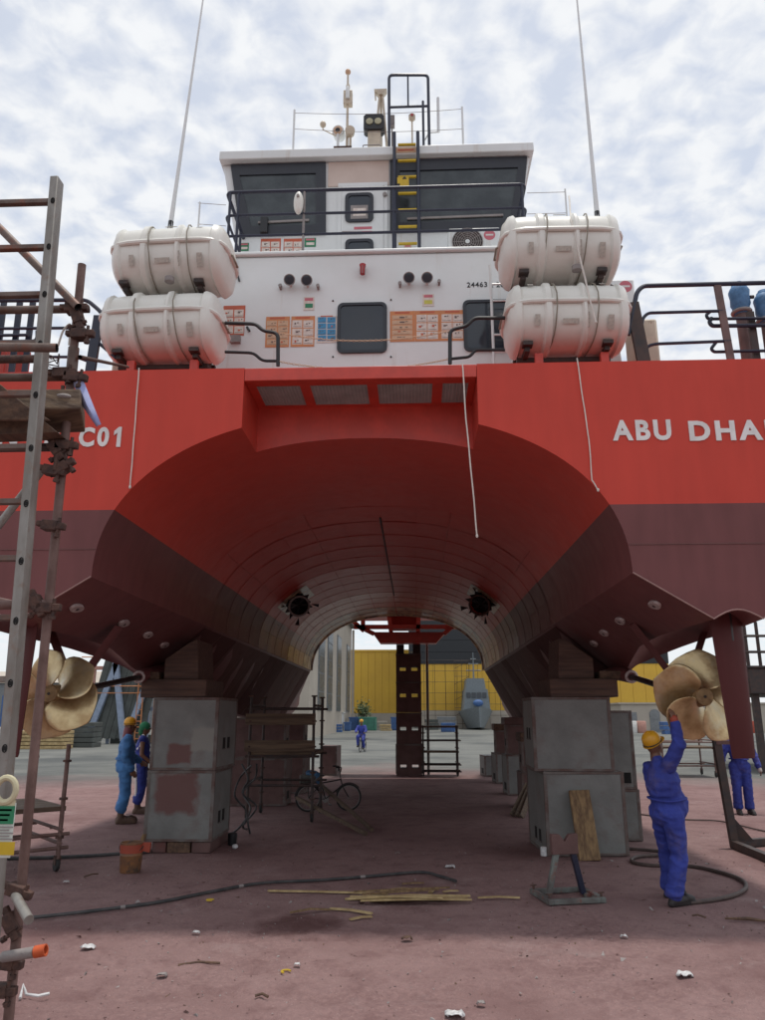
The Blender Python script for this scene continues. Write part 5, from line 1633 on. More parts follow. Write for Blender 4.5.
    mb.ell(J['chest'] + Vector((0, belly * .25, -.02)), (.195, .145 + belly * .3, .24)); mb.ell(J['pelvis'] + Vector((0, -.02, 0)), (.185, .155, .16)); mb.cap(J['pelvis'] + Vector((0, belly * .5, .06)), J['chest'], .16 + belly * .35, .145)
    mb.cap(J['neck'] + Vector((0, 0, -.06)), J['neck'] + Vector((0, 0, -.005)), .085, .068)
    for s_ in 'rl':
        mb.cap(J['chest'] + Vector((0, 0, .09)), J['sh' + s_], .10, .078)
        if not bare_arms:
            mb.cap(J['sh' + s_], J['el' + s_], .086, .074)
            wr_ = J['el' + s_].lerp(J['wr' + s_], .93)
            mb.cap(J['el' + s_], wr_, .072, .058)
        an = J['an' + s_] + Vector((0, 0, .02 if boots is BOOTB else .13))
        mb.cap(J['hi' + s_], J['kn' + s_], .122, .094); mb.cap(J['kn' + s_], an.lerp(J['kn' + s_], .05), .093, .088)
        mb.lathe([(.06, 0), (.094, .01), (.096, .06), (.090, .12)], an - Vector((0, 0, .02)), (0, 0, 1), 14)
    mb.cap(J['pelvis'] + Vector((0, 0, .0)), J['pelvis'] + Vector((0, 0, -.07)), .12, .10)
    cv = conv(mb, 'coverall', cloth, voxel, 4, disp=.012)
    if not bare_arms:
        mb = MB(); pv = J['pelvis'] + Vector((0, belly * .3 - .01, .13)); mb.tube([pv + Vector(((.188 + belly * .1) * math.cos(a), (.168 + belly * .34) * math.sin(a), .012 * math.sin(2 * a))) for a in [2 * math.pi * i / 28 for i in range(28)]], .012, 6, closed=True); mb.build('waist_seam', cloth, t_)
    for s_ in 'rl':
        mb = MB()
        an, to = J['an' + s_], J['to' + s_]
        d = (to - an); d.z = 0; d.normalize()
        zb = min(an.z, to.z)
        mb.cap(an + Vector((0, 0, .10)), an + Vector((0, 0, -.02)), .056, .054)
        mb.cap(an - d * .03 + Vector((0, 0, -.045)), to + Vector((0, 0, .02)), .050, .046); mb.cap(to - d * .04 + Vector((0, 0, .03)), to + d * .03 + Vector((0, 0, .012)), .05, .042)
        sole = [to + d * .09, to + d * .06 + d.cross(Vector((0, 0, 1))) * .045, an - d * .07 + d.cross(Vector((0, 0, 1))) * .04, an - d * .09, an - d * .07 - d.cross(Vector((0, 0, 1))) * .04, to + d * .06 - d.cross(Vector((0, 0, 1))) * .045]
        mb.prism([Vector((p.x, p.y, zb - .035)) for p in sole], (0, 0, .035))
        conv(mb, 'boot', boots, voxel * .9, 3)
    if gloves:
        for s_ in 'rl':
            if s_ not in gloves: continue
            fd = (J['wr' + s_] - J['el' + s_]).normalized(); mb = MB()
            mb.cap(J['wr' + s_] - fd * .02, J['wr' + s_] + fd * .05, .045, .046)
            conv(mb, 'glove_cuff', GLOVE if gloves[s_] == 'w' else BUCKETR, voxel * .7, 2)
    return t_, J, hp, tilt
def hard_hat(t_, hp, tilt, m=HELMET, back=False):
    mb = MB()
    prof = [(.098, .0), (.104, .012), (.106, .04), (.098, .08), (.074, .112), (.035, .128), (.002, .132)]
    c = hp(0, -.005, .035)
    d = tilt @ Vector((0, 0, 1))
    mb.lathe(prof, c, d, 22)
    o = mb.build('helmet', m, t_)
    mb = MB()
    ring = []
    for i in range(24):
        a = 2 * math.pi * i / 24
        r = .118 + (.045 * max(0, math.sin(a)) ** 2 if not back else .045 * max(0, -math.sin(a)) ** 2)
        ring.append(c + tilt @ Vector((r * math.cos(a) * .95, r * math.sin(a), -.002 - .012 * abs(math.sin(a)))))
    mb.prism(ring, tilt @ Vector((0, 0, .008))); mb.build('helmet_brim', m, o)
    for k in (-1, 0, 1):
        mb = MB(); mb.tube([c + tilt @ Vector((k * .03, math.cos(a) * .103, .02 + math.sin(a) * .112)) for a in [R(20 + 14 * i) for i in range(11)]], .006, 6); mb.build('helmet_rib', m, o)
    mb = MB(); mb.tube([c + tilt @ Vector((.107 * math.cos(a), .107 * math.sin(a), .008)) for a in [2 * math.pi * i / 24 for i in range(24)]], .005, 5, closed=True); mb.build('helmet_band', INK, o)
def eyes(t_, hp):
    for sx in (-1, 1):
        mb = MB(); mb.ell(hp(sx * .03, .086, .012), (.012, .01, .009)); mb.build('eye', TRASH, t_)

# worker reaching up to the propeller
hand = PROPS[1] + Vector((-.29, -.16, -.15))
wp = gnd(679, 904)
sc = .84
rzw = R(-58)
def loc2(p, base, rz, s_):
    d = Vector(p) - Vector(base)
    return Matrix.Rotation(-rz, 3, 'Z') @ (d / s_)
base_w = Vector((wp.x - .05, wp.y + .02, 0))
hl = loc2(hand, base_w, rzw, sc)
shr = Vector((.14, -.02, 1.42))
reach = hl - shr
wr = shr + reach * .80
el = shr + reach * .42 + Vector((.07, .03, 0))
p_ = figure('worker in blue coverall reaching up to touch the bronze propeller', base_w, rzw, sc,
            dict(shr=shr, elr=el, wrr=wr, shl=(-.17, .02, 1.38), ell=(-.22, .10, 1.13), wrl=(-.16, .24, .98), head=(-.04, -.03, 1.63), neck=(-.01, -.03, 1.47), chest=(0, -.02, 1.24), pelvis=(0, .03, .93),
                 hir=(.09, .02, .92), knr=(.10, .06, .50), anr=(.09, -.06, .085), tor=(.12, .13, .035), hil=(-.09, .03, .92), knl=(-.16, .17, .50), anl=(-.22, .22, .085), tol=(-.24, .41, .035)),
            BLUE, BOOTB, voxel=.010, gloves={'r': 'r'}, head_tilt=R(28), belly=.13)
hard_hat(p_[0], p_[2], p_[3])
eyes(p_[0], p_[2])
# second worker far right, head hidden behind the rudder
wp = gnd(745, 814)
p_ = figure('worker in blue coverall standing behind the rudder with arms hanging', (wp.x, wp.y, 0), R(172), .84, dict(elr=(.31, -.02, 1.16), wrr=(.36, .06, .90), ell=(-.31, -.02, 1.16), wrl=(-.36, .06, .90)), BLUE, BOOTB, voxel=.014, gloves={'r': 'w', 'l': 'w'})
hard_hat(p_[0], p_[2], p_[3]); eyes(p_[0], p_[2])
# pair by the left block
wp = gnd(121, 823)
p_ = figure('worker in light blue coverall and yellow helmet standing by the block', (wp.x, wp.y, 0), R(-68), .90, dict(elr=(.22, -.03, 1.12), wrr=(.20, .10, .90), ell=(-.22, .05, 1.14), wrl=(-.16, .25, 1.02), tol=(-.15, .2, .035)), BLUEL, BOOT, voxel=.012)
hard_hat(p_[0], p_[2], p_[3]); eyes(p_[0], p_[2])
mb = MB(); mb.cap(p_[1]['neck'] + Vector((0, -.01, -.02)), p_[2](0, -.02, -.05), .075, .082); mb.build('neck_cloth', PURPLE, p_[0])
wp = gnd(139, 813)
p_ = figure('worker in sleeveless blue overalls with green head scarf beside the block', (wp.x - .02, wp.y, 0), R(-75), .87, dict(elr=(.20, .0, 1.12), wrr=(.16, .2, .95)), mat('overalls_navy', (.022, .04, .25), .75, bump=.5, bs=13), BOOT, voxel=.013, bare_arms=True)
mb = MB(); mb.ell(p_[2](0, -.01, .03), (.095, .112, .105), None, 16, 10); mb.ell(p_[2](0, -.07, -.06), (.07, .06, .10)); mb.build('head_scarf', GREENC, p_[0])
mb = MB(); mb.tube([(.10, .0, 1.50), (.16, -.02, 1.42), (.165, -.03, 1.30), (.12, -.09, 1.22)], .03, 8); mb.build('vest_edge', WHITEC, p_[0])
mb = MB(); mb.tube([(.16, -.10, .95), (.17, -.06, .55), (.165, -.05, .24)], .022, 8); mb.build('side_stripe', WHITEC, p_[0])
eyes(p_[0], p_[2])

# ------------------------------------------------------------ bicycles
def bicycle(label, loc, rz, s_=1.0, load=True):
    t_ = thing('bicycle', label, 'bicycle', loc, rz, local=True)
    t_.scale = (s_,) * 3
    rw, wb = .30, 1.0                         # built along local X, front at +X
    for x in (0, wb):
        c = Vector((x, 0, rw + .02))
        mb = MB(); mb.tube(arc(c, rw, 0, 348, 29, (1, 0, 0), (0, 0, 1)), .022, 8, closed=True); wh_ = mb.build('wheel', TYRE, t_)
        mb = MB(); mb.tube(arc(c, rw - .03, 0, 348, 29, (1, 0, 0), (0, 0, 1)), .010, 6, closed=True); mb.build('rim', GREYT, wh_)
        mb = MB()
        for k in range(9):
            a = R(20 * k); d = Vector((math.cos(a), 0, math.sin(a))) * (rw - .03)
            mb.tube([c - d, c + d], .0022, 4)
        mb.tube([c + Vector((0, -.05, 0)), c + Vector((0, .05, 0))], .018, 8)
        mb.build('spokes', GREYT, wh_)
        mb = MB()                              # mudguard
        mb.tube(arc(c, rw + .035, 20 if x == 0 else 40, 175 if x == 0 else 160, 14, (1, 0, 0), (0, 0, 1)), .012, 6); mb.build('mudguard', BLACK, t_)
    bb = Vector((.42, 0, .29)); st = Vector((.30, 0, .72)); hd = Vector((.80, 0, .74)); hd2 = Vector((.84, 0, .60)); rh = Vector((0, 0, rw + .02)); fh = Vector((wb, 0, rw + .02))
    mb = MB()
    for a, b_ in ((bb, st), (st + Vector((.01, 0, -.06)), hd), (bb, hd2), (hd, hd2)):
        mb.tube([a, b_], .016, 8)
    for sy in (-.045, .045):
        mb.tube([bb + Vector((0, sy * .5, 0)), rh + Vector((0, sy, 0))], .010, 6); mb.tube([st + Vector((0, sy * .3, -.08)), rh + Vector((0, sy, 0))], .010, 6)
        mb.tube([hd2, hd2 + Vector((.02, sy, -.05)), fh + Vector((0, sy, 0))], .011, 6)
    mb.build('frame', BLACK, t_)
    mb = MB(); mb.tube([hd, hd + Vector((-.03, 0, .18))], .013, 8); mb.tube(rounded([hd + Vector((-.16, -.27, .30)), hd + Vector((-.02, -.24, .31)), hd + Vector((-.02, -.08, .18)), hd + Vector((-.02, .08, .18)), hd + Vector((-.02, .24, .31)), hd + Vector((-.16, .27, .30))], .06), .012, 8)
    hb_ = mb.build('handlebar', DARK, t_)
    for sy in (-1, 1):
        mb = MB(); mb.tube([hd + Vector((-.17, sy * .27, .30)), hd + Vector((-.08, sy * .26, .305))], .019, 8); mb.build('grip', BLACK, hb_)
    mb = MB(); mb.ell(st + Vector((-.03, 0, .12)), (.13, .075, .035)); mb.tube([st, st + Vector((-.02, 0, .1))], .013, 8); mb.build('saddle', BLACK, t_)
    mb = MB(); mb.lathe([(.085, -.006), (.085, .006)], bb, (0, 1, 0), 20); mb.tube([bb + Vector((0, -.09, 0)), bb + Vector((.10, -.09, -.12))], .01, 6); mb.tube([bb + Vector((0, .09, 0)), bb + Vector((-.10, .09, .12))], .01, 6); mb.tube([bb - Vector((0, .09, 0)), bb + Vector((0, .09, 0))], .014, 6); mb.build('crank', GREYT, t_)
    for sy, dx_, dz_ in ((-1, .10, -.12), (1, -.10, .12)):
        mb = MB(); mb.box(bb + Vector((dx_, sy * .14, dz_)), (.08, .08, .02)); mb.build('pedal', BLACK, t_)
    if load:
        mb = MB(); mb.span((-.22, -.16, .66), (.18, .16, .69)); mb.tube([(-.02, .05, .66), (0, .05, .33)], .008, 6); mb.tube([(-.02, -.05, .66), (0, -.05, .33)], .008, 6); mb.build('rear_rack', DARK, t_)
    return t_
wp = gnd(308, 812)
bk = bicycle('small black bicycle with blue cloth on its rack parked beside the scaffold', (wp.x, wp.y, 0), R(14), .72)
mb = MB(); mb.span((-.22, -.15, .69), (.16, .15, .86)); mb.build('crate', TRESTLE, bk, bevel=.02)
mb = MB(); mb.ell((.10, 0, .88), (.19, .17, .09), (0, .2, 0)); mb.ell((.22, -.1, .78), (.08, .10, .14)); mb.build('blue_cloth', BLUEW, bk)
wp = gnd(362, 752)
cyc_base = Vector((wp.x - .03, wp.y, 0))
bicycle('dark bicycle ridden across the sunny concrete apron', (cyc_base.x + .12, cyc_base.y - .42 + .9, 0), R(-80 + 180 - 20) if False else R(-100), .84, load=True)
p_ = figure('rider in blue coverall and yellow helmet sitting on a bicycle', (cyc_base.x, cyc_base.y + .25, .0), R(172), .86,
            dict(pelvis=(0, 0, .86), chest=(0, .06, 1.16), neck=(0, .09, 1.36), head=(0, .13, 1.53), shr=(.18, .07, 1.31), elr=(.27, .20, 1.10), wrr=(.24, .40, 1.02), shl=(-.18, .07, 1.31), ell=(-.27, .20, 1.10), wrl=(-.24, .40, 1.02),
                 hir=(.10, .02, .86), knr=(.14, .40, .78), anr=(.13, .28, .34), tor=(.14, .44, .28), hil=(-.10, .02, .86), knl=(-.14, .36, .62), anl=(-.13, .20, .22), tol=(-.14, .36, .17)), BLUE, BOOTB, voxel=.02)
hard_hat(p_[0], p_[2], p_[3]); eyes(p_[0], p_[2])
# ------------------------------------------------------------ scaffold beside the camera
def spl(pts, n=10):
    P = [Vector(p) for p in pts]; out = []
    for i in range(len(P) - 1):
        a, b_, c, d_ = P[max(i - 1, 0)], P[i], P[i + 1], P[min(i + 2, len(P) - 1)]
        for j in range(n):
            t_ = j / n
            out.append(.5 * ((2 * b_) + (c - a) * t_ + (2 * a - 5 * b_ + 4 * c - d_) * t_ * t_ + (3 * b_ - a - 3 * c + d_) * t_ ** 3))
    return out + [P[-1]]
YS = 4.0
def V(*a): return Vector(a)
sct = thing('scaffold', 'rusty tube and coupler scaffold with an old timber plank, nearest the C01 lettering', 'scaffold', (at(30, 715, YS).x, YS, 0))
p0 = at(82, 265, YS); p1 = at(10, 1000, YS)
d = p1 - p0
mb = MB(); mb.tube([p0, p0 + d * .55, V(p0.x + d.x * 1.12, YS, 0.0)], .0242, 14)
std = mb.build('standard', SCAFPINK, sct)
mb = MB(); mb.tube([p0 + d * .14, p0 + d * .20], .031, 12); mb.build('sleeve', SCAF, std)
def clampo(p, ang=0, s=1.0, parent=None):
    "a double coupler: two half shells, bolts and nuts"
    mb = MB()
    r = Euler((0, ang, 0)).to_matrix()
    mb.box(p, (.085 * s, .07 * s, .055 * s), r)
    mb.box(p + r @ V(.062 * s, -.012, .0), (.045 * s, .04 * s, .038 * s), r)
    mb.box(p + r @ V(-.058 * s, -.008, .006), (.035 * s, .035 * s, .03 * s), r)
    b_ = mb.build('coupler', RUSTY, parent or sct, bevel=.005)
    mb = MB(); mb.tube([p + r @ V(.05 * s, -.02, -.05 * s), p + r @ V(.05 * s, -.02, .045 * s)], .009, 6); mb.tube([p + r @ V(.05 * s, -.02, -.062 * s), p + r @ V(.05 * s, -.02, -.042 * s)], .016, 6)
    mb.build('coupler_bolt', RUSTY, b_)
    return b_
def stube(a, b_, Y0, Y1, m=SCAF, r=.0242, name='ledger'):
    P, Q = at(*a, Y0), at(*b_, Y1)
    mb = MB(); mb.tube([P, Q], r, 14, caps=False)
    o = mb.build(name, m, sct)
    dd = (Q - P).normalized()
    mb = MB(); mb.lathe([(r, -.001), (r * .82, -.001), (r * .8, -.05)], Q, dd, 14, caps=False); mb.lathe([(r * .8, -.05), (.0005, -.05)], Q, dd, 14, caps=False)
    mb.build('tube_end', HOLE if m is not SCAFPINK else RUSTY, o)
    return o
# tubes as read from the photograph
stube((-60, 311), (89, 309), 3.98, 4.06, SCAF)
stube((-60, 168), (78, 307), 4.1, 3.92, SCAF, name='brace')
stube((-60, 346), (57, 348), 3.3, 3.35, SCAF, r=.0225)
stube((-60, 360), (40, 359), 3.9, 3.94, RUSTY)
stube((-60, 378), (80, 377), 3.95, 4.05, SCAF)
stube((-60, 449), (72, 447), 3.95, 4.05, DARK)
stube((-60, 607), (48, 604), 3.9, 4.0, SCAFPINK)
stube((-60, 588), (45, 612), 4.15, 4.10, SCAFPINK, name='brace')
stube((-60, 600), (42, 470), 4.1, 4.1, ALU, r=.022, name='brace')
stube((80, 357), (128, 367), 3.95, 6.2, RUSTY, r=.012, name='tie_rod')
for px, py, a in ((74, 309, 0), (78, 318, 1.2), (80, 335, 0), (73, 378, .1), (62, 374, 0), (64, 446, .05), (56, 449, .9), (52, 471, .2), (62, 469, -.6), (51, 526, .1), (46, 608, 0), (37, 603, 1.0), (17, 890, .3), (11, 922, 1.0), (7, 962, .1), (0, 990, 0)):
    Yc = YS - .02
    clampo(at(px, py, Yc), a, 1.0 if py > 400 else 1.05)
mb = MB(); q = at(57, 455, YS - .05); mb.tube([q, q + V(-.005, 0, -.09)], .012, 8); mb.build('hanging_bolt', RUSTY, sct)
mb = MB(); q = at(63, 386, YS - .05); mb.tube([q, q + V(0, 0, -.07)], [.012, .006], 8); mb.build('hanging_bolt', RUSTY, sct)
# stub tubes pointing at the viewer, low down
mb = MB(); a = at(14, 893, YS - .02); b_ = at(29, 920, YS - .22); mb.tube([a, b_], .022, 14); mb.build('stub_tube', ALU, sct)
mb = MB(); a = at(3, 957, YS - .06); b_ = at(35, 952, YS - .10); c = at(46, 950, YS - .10); mb.tube([a, b_], .024, 14); o_ = mb.build('stub_tube', GREYT, sct)
mb = MB(); mb.lathe([(.0265, 0), (.0265, (c - b_).length), (.02, (c - b_).length), (.02, .01)], b_, c - b_, 14); mb.build('orange_end_cap', mat('orange_cap', (.62, .11, .03), .6), o_)
# timber planks lying on the tubes
a = at(-60, 413, 3.8); b_ = at(83, 411, 4.02)
mb = MB(); mb.bar(a + V(0, .0, 0), b_, .24, .135, (0, .25, 1)); mb.build('plank', WOOD, sct, bevel=.008)
mb = MB(); mb.prism([at(0, 384, 3.75), at(24, 404, 3.75), at(50, 420, 3.75), at(-10, 420, 3.75), at(-30, 395, 3.75)], (0, .02, 0)); mb.build('plywood_piece', WOODY, sct, bevel=.003)
mb = MB(); a = at(20, 428, 3.8); mb.prism([at(-40, 420, 3.85), at(44, 421, 3.85), at(57, 432, 3.85), at(40, 433, 3.85), at(-40, 436, 3.85)], (0, .12, 0)); mb.build('broken_board', WOODY, sct, bevel=.003)
mb = MB(); q = at(63, 397, 3.9); mb.ell(q, (.05, .03, .018)); mb.build('cement_blob', GREYT, sct)
# tie wire
mb = MB(); rnd = random.Random(3); q = at(48, 362, YS - .06); mb.tube([q + V(rnd.uniform(-.05, .09), rnd.uniform(-.02, .01), rnd.uniform(-.05, .05)) for i in range(14)], .005, 5); mb.build('tie_wire', RUSTY, sct)
mb = MB(); mb.tube(rounded([at(58, 346, 4.1), at(63, 330, 4.1), at(71, 322, 4.1), at(69, 345, 4.1)], .05), .006, 6); mb.build('tie_wire', ROPE, sct)
# aluminium ladder frame
yl = 3.55
s0 = at(57, 180, yl); s1 = at(4, 790, yl); dd = (s1 - s0)
lad = thing('ladder', 'dull aluminium ladder standing against the rusty scaffold', 'ladder', (s0.x - .15, yl, 0))
end = s0 + dd * ((s0.z - .0) / (s0.z - s1.z))
for k, dx_ in enumerate((0, -.42)):
    o3 = V(dx_, 0, 0)
    mb = MB(); mb.bar(s0 + o3, end + o3, .045, .075, (0, 1, 0)); mb.build('stile', ALU, lad, bevel=.005)
u = dd.normalized()
nr = 15
ln = (end - s0).length
ry = [208, 257, 303, 348, 392, 432, 472, 527, 584, 640, 705, 770]
for i in range(16):
    c = s0 + u * (.14 + i * .283)
    if c.z < .1: break
    mb = MB(); mb.box(c + V(-.21, 0, 0), (.38, .035, .028)); mb.build('rung', SCAF if i < 9 else ALU, lad, bevel=.004)
    mb = MB(); mb.lathe([(.010, 0), (.010, .003)], c + V(.012, -.0375, -.02) + V(-.005, 0, 0), (0, -1, 0), 12); mb.tube(arc(c + V(.007, -.039, -.02), .013, 0, 330, 11, (.75, 0, 0), (0, 0, 1.25)), .003, 5, closed=True); mb.build('rung_hole', HOLE, lad)
# inspection tag
tg = MB()
a = at(-8, 858, 3.3); c = at(16, 803, 3.3)
tg.span((a.x, 3.3, a.z), (c.x, 3.306, c.z)); tg = tg.build('inspection_tag', TAGW, None, bevel=.002, label='plastic scaffold inspection tag, white green and yellow, on the ladder', cat='tag')
def trect(p0_, q0_, p1_, q1_, m, nm):
    mb = MB(); a = at(p0_, q1_, 3.297); c = at(p1_, q0_, 3.297); mb.span((a.x, 3.296, a.z), (c.x, 3.299, c.z)); mb.build(nm, m, tg)
trect(-7, 806, 15, 824, PGREEN, 'green_panel'); trect(-7, 842, 15, 855, YELLOW, 'yellow_panel')
for k in range(5): trect(-5, 826.5 + k * 3, 13 - k % 2 * 4, 827.6 + k * 3, GREYT, 'print_line')
for k in range(3): trect(-5, 809 + k * 5, 12 - k * 2, 811 + k * 5, TAGW, 'print_line')
mb = MB(); q = at(6, 790, 3.3); mb.tube(arc(q, .042, 0, 345, 19, (1, 0, 0), (0, 0, 1.15)), .013, 8, closed=True); mb.span(q + V(-.05, -.002, -.075), q + V(.045, .006, -.04)); mb.build('tag_holder', mat('tag_cream', (.6, .55, .36), .5), tg)
# blue and white cloth strip
cs = [at(77, 377, 4.0), at(81, 386, 4.0), at(90, 408, 4.0), at(101, 428, 4.0)]
mb = MB(); ws = (.012, .03, .028, .012); vs_ = []
for p, w_ in zip(cs, ws): vs_ += [p + V(-w_, -.03, -.005), p + V(0, -.045, 0), p + V(w_, -.03, .01)]
mb.add(vs_, [(i * 3 + j, i * 3 + j + 1, i * 3 + j + 4, i * 3 + j + 3) for i in range(3) for j in range(2)]); o_ = mb.build('cloth_strip', CLOTHB, None, label='pale blue and white cloth strip tied to the rusty scaffold', cat='cloth')
md = o_.modifiers.new('t', 'SOLIDIFY'); md.thickness = .004

# ------------------------------------------------------------ mobile tower beneath the left propeller
def mobile_tower(label, x0, x1, y0, y1, h, decks, m=SCAF, rails=(), casters=True, name='mobile_scaffold', group=None):
    t_ = thing(name, label, 'scaffold', ((x0 + x1) / 2, (y0 + y1) / 2, 0), 0, group)
    for x in (x0, x1):
        for y in (y0, y1):
            mb = MB(); mb.tube([(x, y, .13 if casters else 0), (x, y, h)], .024, 10); pz = mb.build('post', m, t_)
            k = .35
            while k < h:
                mb = MB(); mb.tube([(x, y, k - .012), (x, y, k + .012)], .048, 8); mb.build('rosette', RUSTY, pz); k += .4
            if casters:
                mb = MB(); mb.lathe([(.065, -.02), (.07, -.01), (.07, .01), (.065, .02)], (x, y + .02, .07), (1, 0, 0), 16); mb.build('caster', TYRE, t_)
                mb = MB(); mb.span((x - .03, y - .02, .07), (x - .022, y + .04, .16)); mb.span((x + .022, y - .02, .07), (x + .03, y + .04, .16)); mb.span((x - .03, y - .02, .15), (x + .03, y + .04, .165)); mb.build('caster_fork', RUSTY, t_)
    for z in rails:
        for y in (y0, y1):
            mb = MB(); mb.tube([(x0 - .06, y, z), (x1 + .10, y, z)], .02, 8); mb.build('ledger', m, t_)
        for x in (x0, x1):
            mb = MB(); mb.tube([(x, y0 - .05, z + .05), (x, y1 + .05, z + .05)], .02, 8); mb.build('transom_tube', m, t_)
    for z in decks:
        n = max(2, int((y1 - y0) / .23))
        for i in range(n):
            ya = y0 + (y1 - y0) * i / n; yb = y0 + (y1 - y0) * (i + 1) / n - .012
            mb = MB(); mb.span((x0 - .04, ya, z), (x1 + .04, yb, z + .05)); mb.build('deck_plank', WOOD, t_, bevel=.004)
    return t_
a = gnd(33, 866); b_ = gnd(78, 882)
mt = mobile_tower('low rusty tower on casters beneath the left bronze propeller', -4.92, -4.22, 8.565, 9.715, 1.33, (.62,), SCAFPINK, (.38, .24), True)
mt.rotation_euler = (0, 0, R(42.5))
# scaffold under the left hull
a = gnd(248, 826); b_ = gnd(312, 822)
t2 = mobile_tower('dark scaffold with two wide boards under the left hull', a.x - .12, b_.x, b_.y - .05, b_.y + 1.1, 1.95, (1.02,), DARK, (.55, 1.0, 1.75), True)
for zc in (1.18, 1.6):
    mb = MB(); mb.span((a.x - .2, b_.y - .09, zc - .11), (b_.x + .03, b_.y - .05, zc + .07)); mb.build('toe_board', WOOD, t2, bevel=.004)
mb = MB(); q = V(a.x + .45, b_.y + .1, 1.072); mb.ell(q + V(0, 0, .03), (.14, .06, .03)); mb.build('rag', TRASH, None, label='pale rag lying on the board of the dark scaffold', cat='rag')
# long poles lying under the left hull
for i, (g0, g1, z1) in enumerate((((372, 832), (312, 786), .5), ((366, 836), (300, 800), .3))):
    A, B = gnd(*g0), gnd(g1[0], g1[1] + 14)
    mb = MB(); mb.bar((A.x, A.y, .03), (B.x, B.y - .4, z1), .05, .05); mb.build('leaning_pole', WOOD, None, label=['upper', 'lower'][i] + ' long dark pole sloping from the scaffold to the ground by the bicycle', cat='pole')
# clutter beside the left block: hoses, cables, dark cans
mb = MB(); q = gnd(232, 845); mb.lathe([(.055, 0), (.06, .01), (.06, .14), (.05, .15)], (q.x, q.y, 0), (0, 0, 1), 14); mb.build('paint_can', BLACK, None, label='small black can at the inner foot of the left block', cat='can')
mb = MB(); q = gnd(235, 849); mb.ell((q.x, q.y, .03), (.04, .04, .03)); mb.build('paper_scrap', TRASH, None, label='white scrap beside the small black can', cat='litter')
for i in range(3):
    rnd = random.Random(20 + i); q = at(243, 800 - 20 * i, 11.6)
    mb = MB(); mb.tube(spl([V(q.x + rnd.uniform(-.12, .16), q.y + rnd.uniform(-.2, .4), max(.03, .95 - .2 * k)) for k in range(6)], 6), .014, 6)
    mb.build('hanging_cable', HOSE, None, label=['thick black cable hanging beside the left block stack', 'second black cable draped behind the left block stack', 'loose black cable coming down to the ground by the left block stack'][i], cat='cable')
# small shelf trolley beside the column
a = gnd(424, 779); b_ = gnd(458, 776)
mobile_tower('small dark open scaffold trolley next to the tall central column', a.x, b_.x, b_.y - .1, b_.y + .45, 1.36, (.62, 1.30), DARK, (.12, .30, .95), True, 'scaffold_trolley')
# trolley in the daylight on the right
a = gnd(663, 777); b_ = gnd(714, 777)
mobile_tower('pale rusty scaffold trolley standing in the sun behind the propeller', a.x, b_.x, b_.y - .2, b_.y + .9, 1.0, (.75,), SCAFPINK, (.3, .92), True, 'scaffold_trolley')

# ------------------------------------------------------------ trestle, strut frame, bucket, hoses
q = gnd(567, 898)
tr_ = thing('jack_stand', 'grey green steel jack stand with a notched head and square base', 'stand', (q.x, q.y, 0), R(12), local=True)
mb = MB()
for sx in (-1, 1): mb.span((sx * .25 - .025, -.25, .0), (sx * .25 + .025, .25, .045))
for sy in (-1, 1): mb.span((-.225, sy * .225 - .025, .001), (.225, sy * .225 + .025, .044))
mb.build('base_frame', TRESTLE, tr_, bevel=.004)
for sx in (-1, 1):
    mb = MB(); mb.bar((sx * .17, 0.02, .03), (sx * .075, 0, .42), .05, .05, (0, 1, 0)); mb.build('leg', TRESTLE if sx < 0 else NAVY, tr_, bevel=.004)
    mb = MB(); mb.bar((sx * .17, 0.0, .022), (sx * .225, 0, .022), .05, .03, (0, 0, 1)); mb.build('leg_foot', TRESTLE, tr_)
mb = MB(); mb.prism([(-.13, -.03, .38), (.13, -.03, .38), (.13, -.03, .56), (.05, -.03, .555), (0.0, -.03, .49), (-.05, -.03, .555), (-.13, -.03, .56)], (0, .06, 0)); mb.build('notched_head', BLOCKRED, tr_, bevel=.004)
for sx, sy in ((-1, -1), (1, -1), (1, 1), (-1, 1)):
    mb = MB(); mb.tube([(sx * .25, sy * .2, .03), (sx * .25, sy * .2, .085)], .011, 8); mb.tube([(sx * .25 - .03, sy * .2, .08), (sx * .25 + .03, sy * .2, .08)], .006, 6); mb.build('levelling_screw', RUSTY, tr_)
# dark strut frame at the right
A = gnd(735, 848)
st_ = thing('strut_frame', 'dark welded angle steel strut frame standing below the right rudder', 'stand', (A.x, A.y, 0))
top = at(716, 738, A.y)
mb = MB(); mb.bar((A.x, A.y, .0), top, .10, .08, (0, 1, 0)); mb.build('post', DARK, st_, bevel=.004)
B = gnd(790, 872)
mb = MB(); mb.bar((A.x - .02, A.y, .05), (B.x, B.y, .05), .09, .09); mb.build('base_bar', DARK, st_, bevel=.004)
C = V(A.x + 1.3, A.y + .5, .05)
mb = MB(); mb.bar((A.x, A.y + .02, .052), C, .09, .09); mb.build('base_bar', DARK, st_, bevel=.004)
mb = MB(); mb.prism([(A.x + .02, A.y - .015, .09), (A.x + .22, A.y - .09, .09), (A.x - .02, A.y - .015, .42)], (0, .02, 0)); mb.build('gusset', DARK, st_)
mb = MB(); mb.bar((B.x, B.y, .05), C, .09, .09); mb.build('base_bar', DARK, st_, bevel=.004)
mb = MB(); mb.bar(top, (C.x, C.y, .1), .05, .05); mb.build('stay', DARK, st_) if False else None
mb = MB(); q = at(722, 744, A.y); mb.box(q + V(0, 0, .02), (.18, .1, .05)); mb.build('head_plate', BLOCKRED, st_)
